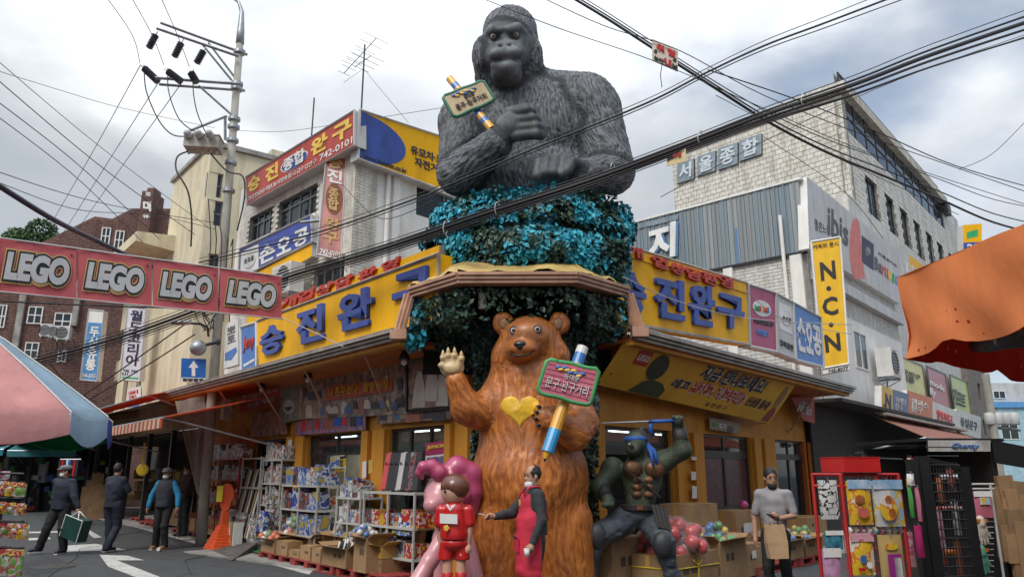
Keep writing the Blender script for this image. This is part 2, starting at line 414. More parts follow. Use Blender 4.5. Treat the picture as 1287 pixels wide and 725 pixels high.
for i,px in enumerate((((20,708),(70,700),(95,712),(40,724)),((215,676),(250,672),(262,680),(225,686)),((95,655),(118,654),(120,660),(98,661)))):sheet('asphalt_patch',gq(*px),.004,patchm)
mk('road_crack',MB().tube([Vector((p.x,p.y,.004))for p in gq((60,725),(95,702),(100,690),(140,684),(150,672),(180,668))],.008,4).tube([Vector((p.x,p.y,.004))for p in gq((240,722),(232,704),(260,698))],.008,4),mat('crack_black',(.03,.03,.03),.9),kind='structure')
mp_=ground(66,712);mk('manhole_cover',MB().lathe((mp_.x,mp_.y,.004),[(.36,0),(.36,.008),(.30,.010),(.29,.006),(.02,.009)],28),steel_:=mat('cast_iron',(.09,.085,.08),.5,metal=.5,var=.3,vs=20,bump=.8,bs=60),kind='structure')
lt_=ground(201,692);meta(mk('litter_cup',MB().lathe((lt_.x,lt_.y,.03),[(.03,0),(.04,.09)],12,M=Matrix.Rotation(R(80),3,'X')),mat('litter_white',(.6,.6,.58),.7)),'crumpled white paper cup lying on the road by the vest man','litter')
# raised pavement along the shop
def pave(w,s0,s1,o1,name):
 mk(name,MB().wbox(w,s0,s1,-.2,.03,-9,o1),concrete,kind='structure')
pave(WL,-1.5,40,.62,'pavement');
mk('pavement',MB().wbox(WR,-1.5,60,-.2,.026,-9,1.55),concrete,kind='structure')
# ------------------------------------------------------------------ shared building materials
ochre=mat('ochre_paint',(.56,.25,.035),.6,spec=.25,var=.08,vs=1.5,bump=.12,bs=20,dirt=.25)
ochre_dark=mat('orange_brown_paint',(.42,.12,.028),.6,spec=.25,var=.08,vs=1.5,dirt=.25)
signyellow=mat('sign_yellow',(.82,.43,.006),.5,var=.05,vs=1.4,dirt=.22,spec=.2)
signblue=mat('letter_blue',(.035,.075,.33),.45,var=.12,vs=3,dirt=.3)
letterred=mat('letter_red',(.50,.045,.025),.5,var=.15,vs=3,dirt=.3)
white=mat('white_panel',(.72,.72,.70),.5,var=.05,vs=2,dirt=.22)
greypanel=mat('grey_panel',(.50,.50,.50),.5,var=.06,vs=2,dirt=.25)
black=mat('black_print',(.02,.02,.022),.5)
darkmetal=mat('dark_metal',(.03,.03,.033),.4,metal=.3,var=.2)
steel=mat('galvanised_steel',(.36,.38,.40),.42,metal=.7,var=.15,vs=8)
alum=mat('window_aluminium',(.16,.16,.16),.4,metal=.5)
whiteplaster=mat('white_plaster',(.76,.75,.72),.8,var=.05,vs=1.5,dirt=.14)
creamplaster=mat('cream_plaster',(.66,.59,.42),.85,var=.06,vs=1.2,bump=.2,bs=12,dirt=.35)
whitetile=mat('white_wall_tile',(.66,.63,.56),.45,var=.14,vs=6,dirt=.42)
mortar=mat('mortar',(.25,.24,.22),.9,var=.2,vs=5)
redbrick=mat('red_brick',(.15,.078,.065),.8,var=.25,vs=5,dirt=.35)
redmortar=mat('brick_mortar',(.15,.08,.065),.9,var=.2)
wood=mat('raw_wood',(.42,.28,.15),.7,var=.2,vs=5,stretch=(1,1,8),dirt=.2)
trimbrown=mat('painted_trim',(.48,.27,.18),.5,var=.12,vs=6,dirt=.4)
gutter=mat('gutter_metal',(.34,.30,.26),.45,var=.18,vs=5,dirt=.5)
gw=glass('window_glass',(.03,.04,.045),.04,.45)
gdark=glass('dark_window_glass',(.02,.022,.025),.06,.25)
curtain=mat('curtain',(.42,.44,.44),.9,var=.2,vs=6,stretch=(6,6,.4))
tube_on=mat('tube_light',(.9,1.,.95),.4,var=0,emit=22)
neon=mat('dim_lamp',(.9,.9,.8),.4)
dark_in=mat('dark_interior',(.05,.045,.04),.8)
def prism(w,s0,s1,prof,mb=None,mi=0):
 """profile [(o, z)] run along the wall"""
 mb=mb or MB();n=len(prof)
 vs=[w.p(s,z,o)for s in(s0,s1)for o,z in prof]
 return mb.add(vs,[tuple(range(n)),tuple(range(2*n-1,n-1,-1))]+[(i,i+n,(i+1)%n+n,(i+1)%n)for i in range(n)],mi)
def wall_holes(w,s0,s1,z0,z1,holes,o0,o1,mb=None):
 mb=mb or MB();ss=sorted({s0,s1,*[min(max(h[k],s0),s1)for h in holes for k in(0,1)]});zs=sorted({z0,z1,*[min(max(h[k],z0),z1)for h in holes for k in(2,3)]})
 for i in range(len(ss)-1):
  for j in range(len(zs)-1):
   a,b,c,d=ss[i],ss[i+1],zs[j],zs[j+1]
   if b-a<1e-3 or d-c<1e-3:continue
   cs,cz=(a+b)/2,(c+d)/2
   if any(min(h[0],h[1])<cs<max(h[0],h[1])and min(h[2],h[3])<cz<max(h[2],h[3])for h in holes):continue
   mb.wbox(w,a,b,c,d,o0,o1)
 return mb
def tiles(w,s0,s1,z0,z1,tw,th,holes,o,top=None,gap=.012,half=True,jit=.002):
 """tiles or bricks laid in courses, a few millimetres proud of the joints"""
 mb=MB();r=random.Random(3);nz=int((z1-z0)/th)
 for j in range(nz):
  a=s0-(tw/2 if half and j%2 else 0)
  while a<s1-.02:
   x0,x1=max(a,s0)+gap/2,min(a+tw,s1)-gap/2;za,zb=z0+j*th+gap/2,z0+(j+1)*th-gap/2;a+=tw
   if x1-x0<.03:continue
   cs,cz=(x0+x1)/2,(za+zb)/2
   if any(min(h[0],h[1])-tw*.2<cs<max(h[0],h[1])+tw*.2 and min(h[2],h[3])-th*.3<cz<max(h[2],h[3])+th*.3 for h in holes):continue
   if top and zb>top(cs):continue
   q=o+.008+r.uniform(0,jit);k=len(mb.v)
   vs=[w.p(x,z,u)for z in(za,zb)for x,u in((x0,o),(x1,o),(x1,q),(x0,q))]
   mb.add(vs,[(3,2,6,7),(0,3,7,4),(2,1,5,6),(7,6,5,4),(0,1,2,3)])
 return mb
def window(w,s0,s1,z0,z1,root,o=-.1,nv=1,nh=0,gm=None,fm=None,fr=.05,back=None,name='window',hz=None):
 """frame with mullions; every pane a piece of its own"""
 gm=gm or gw;fm=fm or alum;s0,s1=min(s0,s1),max(s0,s1);mb=MB()
 vs=[s0]+[s0+(s1-s0)*(i+1)/(nv+1)for i in range(nv)]+[s1]
 hs=[z0]+([z0+(z1-z0)*f for f in hz]if hz else[z0+(z1-z0)*(i+1)/(nh+1)for i in range(nh)])+[z1]
 for i,s in enumerate(vs):
  a,b=(s,s+fr)if i==0 else(s-fr,s)if i==len(vs)-1 else(s-fr/2,s+fr/2)
  mb.wbox(w,a,b,z0,z1,o-.03,o+.03)
 for i,z in enumerate(hs):
  a,b=(z,z+fr)if i==0 else(z-fr,z)if i==len(hs)-1 else(z-fr/2,z+fr/2)
  mb.wbox(w,s0+fr,s1-fr,a,b,o-.026,o+.034)
 f=mk(name,mb,fm,root)
 for i in range(len(vs)-1):
  for j in range(len(hs)-1):
   mk('pane',MB().wbox(w,vs[i]+fr*.4,vs[i+1]-fr*.4,hs[j]+fr*.4,hs[j+1]-fr*.4,o-.006,o+.004),gm,f)
 if back is not None:mk('curtain',MB().wbox(w,s0,s1,z0,z1,o-.18,o-.15),back,f)
 return f
def wr(w,x0,yt,x1,yb,o=0.):
 """(s0, s1, z0, z1) of a window measured at its near or left edge"""
 s0,z1=w.sz(x0,yt,o);_,z0=w.sz(x0,yb,o);s1,_=w.sz(x1,(yt+yb)/2,o)
 return(min(s0,s1),max(s0,s1),z0,z1)
 # ------------------------------------------------------------------ the corner toy shop, ground floor
EZ=3.6
shop=T('toy_shop','ochre single-storey corner toy shop with wide eaves behind the bear statue','shop',(0,13,0))
def door_span(w,x0,x1,y=600):
 a,b=w.sz(x0,y)[0],w.sz(x1,y)[0];return min(a,b),max(a,b)
HZL=WL.sz(420,545)[1];HZR=WR.sz(915,547)[1]
LD=[door_span(WL,487,562),door_span(WL,384,456),door_span(WL,318,361)]
RD=[door_span(WR,762,846),door_span(WR,883,946),door_span(WR,975,1017)]
LLEN,RLEN=12.3,10.3
mk('wall',wall_holes(WL,-.02,LLEN,.0,EZ+.1,[(a,b,0,HZL)for a,b in LD],-.2,0),ochre,shop)
mk('wall',wall_holes(WR,-.02,RLEN,.0,EZ+.1,[(a,b,0,HZR)for a,b in RD],-.2,0),ochre,shop)
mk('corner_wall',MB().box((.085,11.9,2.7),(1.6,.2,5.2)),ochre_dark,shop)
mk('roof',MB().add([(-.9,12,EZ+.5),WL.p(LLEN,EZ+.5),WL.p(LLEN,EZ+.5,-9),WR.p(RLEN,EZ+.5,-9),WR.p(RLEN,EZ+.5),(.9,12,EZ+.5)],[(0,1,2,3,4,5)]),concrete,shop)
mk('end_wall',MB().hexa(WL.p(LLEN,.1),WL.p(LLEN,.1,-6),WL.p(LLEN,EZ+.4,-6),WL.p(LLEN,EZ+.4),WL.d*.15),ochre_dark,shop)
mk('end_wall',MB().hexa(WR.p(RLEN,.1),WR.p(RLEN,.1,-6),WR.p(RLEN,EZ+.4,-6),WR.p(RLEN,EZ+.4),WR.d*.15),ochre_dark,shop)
inner=mat('inner_wall',(.50,.49,.42),.8,var=.1)
mk('inner_wall',MB().wbox(WL,3,LLEN,.0,3.2,-3.9,-3.8).wbox(WR,3,RLEN,.0,3.2,-3.9,-3.8),inner,shop)
mk('ceiling',MB().add([(-.6,12,2.72),WL.p(LLEN,2.72,-.2),WL.p(LLEN,2.72,-4),WR.p(RLEN,2.72,-4),WR.p(RLEN,2.72,-.2),(.8,12,2.72)],[(0,1,2,3,4,5)]),white,shop)
# pilasters with proud strips
for w,xs in((WL,((361,369),(372,383),(457,465),(471,486),(563,570))),(WR,((847,853),(870,882),(947,955),(960,973),(1018,1026)))):
 for a,b in xs:
  s0,s1=door_span(w,a,b);wpiece('pilaster',w,s0,s1,.1,HZL,.005,.09,ochre,shop)
  # eaves: soffit, beam, gutter mouldings and the strip of roof in front of the signs
for w,L_ in((WL,LLEN),(WR,RLEN)):
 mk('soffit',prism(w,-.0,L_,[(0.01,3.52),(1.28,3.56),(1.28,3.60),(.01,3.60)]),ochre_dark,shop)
 mk('eave_beam',prism(w,-.0,L_,[(1.1,3.50),(1.26,3.50),(1.26,3.555),(1.1,3.555)]),ochre,shop)
 mb=MB()
 for k in range(3):prism(w,-.02,L_+.02,[(1.24+.05*k,3.565+k*.05),(1.34+.05*k,3.565+k*.05),(1.34+.05*k,3.605+k*.05),(1.24+.05*k,3.605+k*.05)],mb)
 prism(w,-.02,L_+.02,[(1.20,3.612),(1.255,3.565),(1.36,3.69),(1.36,3.70),(1.2,3.70)],mb)
 mk('gutter',mb,gutter,shop)
 mk('eave_roof',prism(w,-.0,L_,[(.9,3.80),(1.44,3.71),(1.44,3.73),(.9,3.83)]),gutter if w is WL else greypanel,shop)
 # hanging rods from the eave edge to the wall
 for s in np.arange(1.2 if w is WL else 8.2,L_-.6,2.3):mk('eave_brace',MB().tube([w.p(s,3.52,1.2),w.p(s+1.1,2.62,.02)],.02,5),trimbrown,shop)
 # fluorescent tubes under the shop's ceiling
for i,(w,s,o)in enumerate([(WL,a,b)for a in(1.6,3.6,5.6,7.6,9.6)for b in(-1.5,-2.9)]+[(WR,a,b)for a in(2,4,6.2,8.4)for b in(-1.5,-2.9)]):
 t=T('tube_light','lit white fluorescent tube under the ceiling inside the toy shop','ceiling lamp',w.p(s,2.65,o),'fluorescent tubes inside the toy shop')
 mk('tube',MB().wbox(w,s-.6,s+.6,2.58,2.61,o-.02,o+.02),tube_on,t);mk('housing',MB().wbox(w,s-.62,s+.62,2.612,2.66,o-.05,o+.05),white,t)
 # doors and shop windows
doorframe=mat('door_frame',(.045,.042,.04),.4,metal=.3)
for k,(a,b)in enumerate(LD):
 if k==1: # open doorway with one leaf
  window(WL,a,b,HZL-.42,HZL,shop,-.1,1,0,gw,doorframe);window(WL,b-.75,b,.1,HZL-.42,shop,-.12,0,0,gw,doorframe,name='door')
 else:window(WL,a,b,.1,HZL,shop,-.1,2,0,gw if k==0 else gdark,doorframe,hz=[.02,.82],name='window')
patt=mat('patterned_glass',(.16,.05,.05),.3,var=.5,vs=14,col2=(.03,.03,.05))
_v=MATS['patterned_glass']
for k,(a,b)in enumerate(RD):
 if k==1:
  window(WR,a,b,HZR-.38,HZR,shop,-.1,1,0,gw,doorframe);window(WR,a,b,.1,HZR-.38,shop,-.1,1,0,patt,doorframe,name='door',hz=[.42],fr=.1)
 else:window(WR,a,b,HZR-.38,HZR,shop,-.1,1,0,gw,doorframe);window(WR,a,b,.1,HZR-.38,shop,-.1,1,0,gdark,doorframe,name='door',fr=.09)
 # neon-bright strips of the sign band over the doors; framed poster etc. are things of their own
 # ------------------------------------------------------------------ eave signs
SO=1.05
def main_sign(w,q,label):
 b=Board(label,w,q,SO,.28,signyellow,signyellow,frame=gutter)
 return b
bl=main_sign(WL,[(322,404),(552,319),(552,401),(325,465)],'long yellow sign with big blue Korean letters on the left eave')
for s_,(x0,y0,x1,y1)in zip('승진완구',((330,411,359,444),(376,389,410,430),(428,370,472,414),(497,345,546,396))):
 sl=-.33;dx=x1-x0
 b_=[(x0,y0+3),(x1,y0+3+sl*dx),(x1,y1+5-.27*dx),(x0,y1+5)]
 bl.text(s_,b_,signblue,depth=.07,bold=.035,name='letter')
br=main_sign(WR,[(776,306),(938,356),(941,433),(776,404)],'yellow sign with big blue Korean letters on the right eave')
for s_,(x0,y0,x1,y1)in zip('승진완구',((772,338,808,392),(820,345,857,398),(864,354,895,407),(899,367,932,410))):
 sl=.27;dx=x1-x0
 br.text(s_,[(x0,y0),(x1,y0+sl*dx),(x1,y1+.18*dx),(x0,y1)],signblue,depth=.07,bold=.035,name='letter')
 # slanted red letters along the top edge
mbc=Board('rusty top ledge with small red Korean letters above the left yellow sign',WL,[(310,398),(552,308),(552,320),(310,407)],SO-.1,.12,signyellow,gutter)
for s_,(x,y)in zip('개업상담환영',((365,381),(386,373),(410,365),(435,356),(464,346),(493,335))):
 mbc.text(s_,[(x-11,y-4),(x+12,y-13),(x+9,y+1),(x-12,y+10)],letterred,depth=.05,bold=.03,name='letter')
mbd=Board('top ledge with small red Korean letters above the right yellow sign',WR,[(776,306),(938,356),(938,368),(776,318)],SO+.02,.03,signyellow,gutter)
for s_,(x,y)in zip('개업상담환영',((795,319),(826,332),(848.7,340),(869,347),(889,352),(909,356))):
 mbd.text(s_,[(x-10,y-12),(x+10,y-5),(x+11,y+9),(x-8,y+2)],letterred,depth=.05,bold=.03,name='letter')
magenta=mat('sign_magenta',(.40,.03,.11),.4,dirt=.2,var=.06);blueadv=mat('sign_blue',(.06,.18,.50),.4,dirt=.25,var=.08)
b=Board('magenta sign with MIMI WORLD bubble logo beside the yellow sign',WR,[(940,357),(974,368),(976,442),(942,435)],SO,.25,magenta,greypanel,frame=greypanel)
b.disc((957.5,387.5),11.5,10,white,sk=.25);
for ch,x,m_ in(('M',950.5,mat('logo_green',(.02,.35,.12))),('i',956,mat('logo_red',(.6,.03,.02))),('M',961,mat('logo_orange',(.7,.12,.02))),('i',965.5,mat('logo_blue',(.02,.1,.5)))):
 b.text(ch,Q(x-2.5,383+(x-950)*.2,x+(2.5 if ch=='M' else 0),390+(x-950)*.2,.25),m_,bold=.04,lift=.01)
b.text('WORLD',Q(947,400,972,406,.2),black,bold=.04);b.text('미미월드',Q(951,413,966,421,.2),blueadv,bold=.03)
b=Board('pale grey sign with round outline logo between magenta and blue signs',WR,[(975,368.5),(996,380),(1000,451),(977,442)],SO,.25,greypanel,greypanel,frame=greypanel)
b.rect([(978.5,379),(994,386),(996,421),(980,413)],white)
b.disc((987.5,400),7.2,9,greypanel,lift=.008,sk=.5);b.disc((987.5,400),6.3,8,white,lift=.016,sk=.5)
b.text('손오공',Q(982,396,993,402,.4),mat('grey_ink',(.12,.12,.13)),bold=.01,lift=.02);b.text('강북총판',Q(980,426,997,434,.45),black,bold=.01)
b=Board('blue sign with white Korean letters at the right end of the eave',WR,[(996.5,380),(1031,399),(1035,461),(1000,452)],SO,.25,blueadv,greypanel,frame=greypanel)
for ch,x0,x1 in(('손',1001,1011),('오',1012,1020),('공',1021,1031)):
 d=(x0-1001)*.5;b.text(ch,[(x0,397+d),(x1,402+d),(x1+2,444+d*.5),(x0+2,440+d*.5)],white,bold=.04,name='letter')
b=Board('small blue advert with red cursive letters at the left end of the eave',WL,[(303,411),(323,405),(323,466),(304,470)],SO+.01,.26,blueadv,white,frame=white)
b.text('Jenny',Q(306,424,320,444,-.35),letterred,bold=.02,shear=.3,depth=.02);b.rect([(306,458),(320,450),(320,453),(307,461)],white)
# yellow promotional banner slung from the right eave back to the wall
bq=[WR.hit(787,425,1.12),WR.hit(1002,480,1.12),WR.hit(966,532,.35),WR.hit(749,483,.35)]
br_=T('promotional_banner','slanted yellow cloth banner with Korean letters and red LEGO square under the right eave','banner',sum(bq,Vector())/4)
bn=(bq[1]-bq[0]).cross(bq[0]-bq[3]).normalized()
def onb(u,v,lift=.006):return bq[0]*(1-u)*(1-v)+bq[1]*u*(1-v)+bq[2]*u*v+bq[3]*(1-u)*v+bn*lift
mbn=MB();nu,nv_=24,6
def sag(u,v):return onb(u,v,.03*math.sin(u*9)*math.sin(math.pi*v))
vs=[sag(i/nu,j/nv_)for j in range(nv_+1)for i in range(nu+1)]
def onb(u,v,lift=.006,_o=onb):return _o(u,v,lift+.03*math.sin(u*9)*math.sin(math.pi*v))
mbn.add(vs+[x-bn*.004 for x in vs],[(j*(nu+1)+i,(j+1)*(nu+1)+i,(j+1)*(nu+1)+i+1,j*(nu+1)+i+1)for j in range(nv_)for i in range(nu)]+[((j*(nu+1)+i)+len(vs),(j*(nu+1)+i+1)+len(vs),((j+1)*(nu+1)+i+1)+len(vs),((j+1)*(nu+1)+i)+len(vs))for j in range(nv_)for i in range(nu)])
mk('cloth',mbn,mat('banner_yellow',(.74,.44,.035),.6,var=.06,vs=2),br_)
def btext(s,u0,v0,u1,v1,m,lift=.006,bold=.03,sh=.15):
 return text(s,[onb(u0,v0,lift),onb(u1,v0,lift),onb(u1,v1,lift),onb(u0,v1,lift)],m,br_,.004,bold,shear=sh)
navy=mat('navy_print',(.015,.015,.05),.5);redp=mat('red_print',(.55,.02,.03),.5)
btext('지금 만나보세요!',.40,.08,.80,.42,white,.003,.07);btext('지금 만나보세요!',.40,.08,.80,.42,navy,.009,.03)
btext('레고',.29,.50,.385,.70,white,.003,.07);btext('레고',.29,.50,.385,.70,navy,.009,.03)
btext('닌자고,',.40,.47,.535,.76,redp,.003,.10);btext('닌자고,',.40,.47,.535,.76,white,.009,.0)
btext('레고무비2',.55,.47,.73,.76,redp,.003,.10);btext('레고무비2',.55,.47,.73,.76,white,.009,.0)
btext('신상품 출시!',.745,.50,.905,.72,navy,.009,.03);btext('승 진 완 구',.53,.84,.66,.93,navy,.006,.0)
def bpoly(pts,m,lift=.004,name='printed_panel'):
 a=[onb(u,v,lift+.002)for u,v in pts];mk(name,MB().add(a,[tuple(range(len(a)))[::-1]]),m,br_)
bpoly([(.075,.1),(.135,.1),(.135,.42),(.075,.42)],mat('logo_square_red',(.5,.02,.02),.5));btext('LEGO',.08,.2,.13,.33,white,.008,.05)
bgreen=mat('printed_green',(.05,.09,.05),.6);bskin=mat('printed_tan',(.35,.2,.08),.6)
# stand-in art: a plain dark green bust and a plain smiling head, no character
bpoly([(.13,.98),(.16,.72),(.19,.62),(.25,.66),(.285,.80),(.28,.99)],bgreen);bpoly([(.185+.042*math.cos(t),.38+.26*math.sin(t))for t in np.linspace(0,6.28,17)[:-1]],mat('printed_dark_green',(.035,.05,.035),.6),.007)
bpoly([(.925,.97),(.93,.72),(.945,.6),(.97,.62),(.985,.75),(.985,.97)],mat('printed_brick',(.35,.08,.05),.6));bpoly([(.952+.022*math.cos(t),.38+.26*math.sin(t))for t in np.linspace(0,6.28,17)[:-1]],bskin,.007)
for u in(.01,.25,.5,.75,.99):mk('tie_cord',MB().tube([onb(u,0),onb(u,0)+Vector((0,0,.12))],.006,4),darkmetal,br_)
for u in(.02,.98):mk('tie_cord',MB().tube([onb(u,1),onb(u,1)-WR.n*.4],.006,4),darkmetal,br_)
# ------------------------------------------------------------------ posters and banners under the left eave
photo=mat('photo_print',(.10,.085,.08),.45,var=.6,vs=5,col2=(.50,.36,.28))
photo2=mat('dark_photo_print',(.10,.06,.05),.45,var=.6,vs=7,col2=(.45,.28,.21))
photo3=mat('bright_photo_print',(.06,.10,.25),.45,vs=9,col2=(.5,.2,.18))
redban=mat('red_banner_cloth',(.42,.07,.05),.6,dirt=.2)
b=Board('faded red banner with white Korean writing at the far left under the eave',WL,[(300,489),(352,476),(352,508),(301,519)],.12,.02,redban,cat='banner')
b.text('문구완구 도매',Q(305,495,348,503,-.25),greypanel,bold=.0);b.text('장난감 백화점',Q(310,507,345,513,-.25),greypanel,bold=.0)
b=Board('grey photo banner with a stamped circle hanging left of the red strip',WL,[(352,483),(374,476),(374,527),(353,532)],.14,.02,mat('grey_print',(.22,.23,.21),.6,var=.3,vs=6),cat='banner')
b.disc((363,511),7,9,greypanel);b.text('YJO',Q(359,512,368,518,-.25),black,bold=.0,lift=.01)
def figures(b,x0,x1,y0,y1,sl,n,cols,seed=1):
 r=random.Random(seed)
 for i in range(n):
  x=x0+(x1-x0)*(i+.5)/n+r.uniform(-2,2);yy=r.uniform(y0,y1)+sl*(x-x0);h=r.uniform(9,16);wd=r.uniform(2.5,5);m=r.choice(cols)
  b.rect([(x-wd,yy+h),(x-wd*.9,yy+3),(x-wd*.4,yy),(x+wd*.5,yy),(x+wd,yy+4),(x+wd,yy+h)],m,depth=.003,lift=.001+.001*i)
  b.disc((x,yy-2.2),1.7,2.2,skinp,depth=.003,lift=.002+.001*i,n=8)
skinp=mat('printed_skin',(.42,.27,.2),.6)
pr=[mat('print_a',(.04,.04,.05),.5),mat('print_b',(.62,.56,.5),.5),mat('print_c',(.38,.12,.08),.5),mat('print_d',(.08,.16,.34),.5),mat('print_e',(.3,.24,.17),.5)]
b=Board('long collage of small photos with a red strip under the left eave',WL,[(374,476),(512,441),(512,520),(374,527)],.13,.03,photo,cat='banner')
figures(b,380,508,486,500,-.16,14,pr,4);figures(b,378,508,506,514,-.08,16,pr,5)
b.rect([(410,487),(494,474),(494,491),(410,504)],mat('strip_red',(.45,.06,.02),.5),depth=.01,lift=.02)
b.text('나 혼자 산다',Q(416,487.5,452,499,-.16),mat('print_yellow',(.6,.4,.02)),bold=.02,lift=.035);b.text('촬영 시장',Q(459,481,491,493,-.16),MATS['print_yellow'],bold=.02,lift=.035)
b=Board('dark framed photo of white pointed statues beside the bear arm',WL,[(512,455),(566,444),(566,512),(512,517)],.15,.03,photo2,cat='poster',frame=darkmetal)
for x,y,s_ in((527,478,1),(543,470,1.1),(556,476,.9)):b.rect([(x-9*s_,y+34),(x-6*s_,y+6),(x-2,y-12*s_),(x+3,y-11*s_),(x+7*s_,y+8),(x+8*s_,y+34)],pr[1],lift=.004)
b=Board('strip of small photo posters above the middle doorway',WL,[(372,530),(459,519),(459,540),(372,547)],.11,.02,photo3,cat='poster');figures(b,378,456,528,530,-.1,9,[MATS['logo_red'],MATS['logo_blue'],pr[0],pr[2]],7)
b=Board('narrow brown photo strip above the near shop window',WL,[(474,520),(566,510),(566,526),(474,533)],.11,.02,photo2,cat='poster');figures(b,478,562,518,519,-.07,10,pr,9)
b=Board('small pinkish photo poster above the far left shop door',WL,[(316,521),(360,512),(360,545),(316,549)],.11,.02,photo2,cat='poster')
# small bell lamps under the eave
for x,y in((329,487),(387,475),(508,452)):
 p=WL.hit(x,y,.75);t=T('eave_lamp',{329:'small round lamp under the left eave by the red banner',387:'small round lamp under the left eave above the photo collage',508:'small round lamp under the left eave by the framed photo'}[x],'lamp',p)
 mk('lamp_shade',MB().lathe(p,[(.02,.16),(.05,.12),(.10,.02),(.10,0)],12),darkmetal,t);mk('bulb',MB().ball(p-Vector((0,0,.04)),.05),white,t);mk('rod',MB().tube([p+Vector((0,0,.14)),Vector((p.x,p.y,3.53))],.01,4),darkmetal,t)
 # signs around the right eave wall
b=Board('red cloth pennant with Korean writing under the right eave end',WR,[(995,500),(1024,494),(1024,532),(1010,528)],.3,.02,mat('pennant_red',(.40,.08,.05),.6),cat='banner')
b.text('세일',Q(1001,503,1021,520,.1),greypanel,bold=.02,shear=.2)
b=Board('small pale notice board with a round black mark above the middle right door',WR,[(892,524),(930,531),(930,545),(892,539)],.12,.02,mat('notice_tan',(.24,.2,.14),.6),cat='notice')
b.text('휴지',Q(903,531,912,539,.15),white,bold=.01);b.disc((918,539),4,4,black);b.disc((899,533),3,3,mat('notice_green',(.08,.2,.05)))
for i,(x,y,h)in enumerate(((872,592,11),(873,610,16),(872.5,573,5))):
 w_=[(x-3,y),(x+3,y+1),(x+3,y+h),(x-3,y+h)];Board(['white paper notice taped low on the ochre pillar','longer white notice taped lowest on the ochre pillar','small torn paper at the top of the ochre pillar'][i],WR,w_,.095,.004,white,cat='notice',name='paper_notice')
b=Board('small yellow framed notice on the pillar behind the shopper',WR,[(963,586),(976,588),(976,594),(963,593)],.095,.01,mat('notice_yellow',(.6,.4,.08)),cat='notice',name='wall_notice')
b=Board('white paper sheet taped on the ochre pillar by the middle doorway',WL,[(362,553),(367,552),(366,578),(361,579)],.1,.004,white,cat='notice',name='paper_notice')
b=Board('tall white tag on the ochre pillar left of the window',WL,[(455.5,580),(460.5,579),(460,600),(455,601)],.1,.004,white,cat='notice',name='paper_notice')
b=Board('tall yellow tag on the ochre pillar by the near window',WL,[(463.5,578),(468.5,577),(468,594),(463,595)],.1,.004,MATS['notice_yellow'],cat='notice',name='paper_notice')
# ------------------------------------------------------------------ upper floors on the left: tiled street face, white side wall
pc=WL.hit(448,200,-.25)
UL=Wall((pc.x,pc.y),(-.698,.716),-1);UR=Wall((pc.x,pc.y),(.690,.724),1)
ub=T('tiled_building','three-storey building with white tiles, blue and red Korean signs above the toy shop','building',pc)
UTOP=UL.sz(446,140)[1];ULEN=UL.sz(306,250)[0]
w1=wr(UL,350,255,397,291);w2=wr(UL,314,278,341,305);w3=wr(UL,395,336,434,362)
w1b=(w1[0],w1[1],w1[2],w1[3]);w2=(w2[0],w2[1],w1[2]+.02,w1[3]);w3b=(w1[1]+.2,w1[1]+1.7,w3[2]-.3,w3[3])
holesL=[w1b,w2,w3]
mk('wall',wall_holes(UL,0,ULEN,4.0,UTOP-.3,holesL,-.25,0),mortar,ub)
mk('wall_tile',tiles(UL,0,ULEN,4.0,UTOP-.6,.24,.075,holesL,0,gap=.006),whitetile,ub,kind='stuff')
for h in holesL:window(UL,*h,ub,-.12,3,0,gw,alum,hz=[.7],back=curtain)
SL=(UR.sz(620,250)[0])
wU=wr(UR,524,231,549,270);wU=(wU[0],wU[0]+1.9,wU[2],wU[3])
mk('side_wall',wall_holes(UR,.012,6,4.0,UTOP-.02,[wU],-.25,0),whiteplaster,ub)
window(UR,*wU,ub,-.12,1,0,gdark,alum)
mk('corner_tile',tiles(UR,.0,.62,4.4,UTOP-1.2,.24,.075,[],.001),whitetile,ub,kind='stuff')
mk('pilaster',MB().wbox(UR,1.02,1.22,4.2,UTOP-1.1,0,.08),whiteplaster,ub)
mk('downpipe',MB().tube([UR.p(.86,4.3,.07),UR.p(.86,UTOP-1,.07)],.05,8),whiteplaster,ub)
mk('roof',MB().add([UL.p(0,UTOP-.05),UL.p(ULEN,UTOP-.05),UL.p(ULEN,UTOP-.05,-8),UR.p(6,UTOP-.05)],[(0,1,2,3)]),concrete,ub)
mk('back_wall',MB().wbox(UL,ULEN,ULEN+.2,3,UTOP-.3,-8,0),whiteplaster,ub)
for i in range(4):
 z=UTOP-1.4-i*.0;
mk('window_sill',MB().wbox(UL,w1[0]-.1,w1[1]+.1,w1[2]-.09,w1[2]-.01,0,.09).wbox(UL,w2[0]-.1,w2[1]+.1,w2[2]-.09,w2[2]-.01,0,.09),whiteplaster,ub)
signred=mat('sign_red',(.42,.05,.035),.45,var=.06,dirt=.2)
b=Board('long red rooftop sign with yellow and white Korean letters over the tiled windows',UL,[(309,223),(446,139),(446,183),(311,258)],.25,.3,signred,greypanel,frame=greypanel)
def sl_text(b,s,x0,x1,m,top=(309,223,-.613),bot=(311,258,-.556),a=.12,c=.62,**kw):
 f=lambda x,k:top[1]+top[2]*(x-top[0])+k*((bot[1]+bot[2]*(x-bot[0]))-(top[1]+top[2]*(x-top[0])))
 return b.text(s,[(x0,f(x0,a)),(x1,f(x1,a)),(x1,f(x1,c)),(x0,f(x0,c))],m,**kw)
ylet=mat('letter_yellow',(.75,.5,.08),.5)
sl_text(b,'승',312,327,ylet,name='letter',bold=.04);sl_text(b,'진',334,350,ylet,name='letter',bold=.04)
f0=[(370+17*math.cos(t),203+9.5*math.sin(t)-.58*17*math.cos(t))for t in np.linspace(0,6.28,25)[:-1]];b.rect(f0,white);b.rect([(370+(x-370)*.93,203+(y-203)*.9)for x,y in f0],signblue,lift=.01)
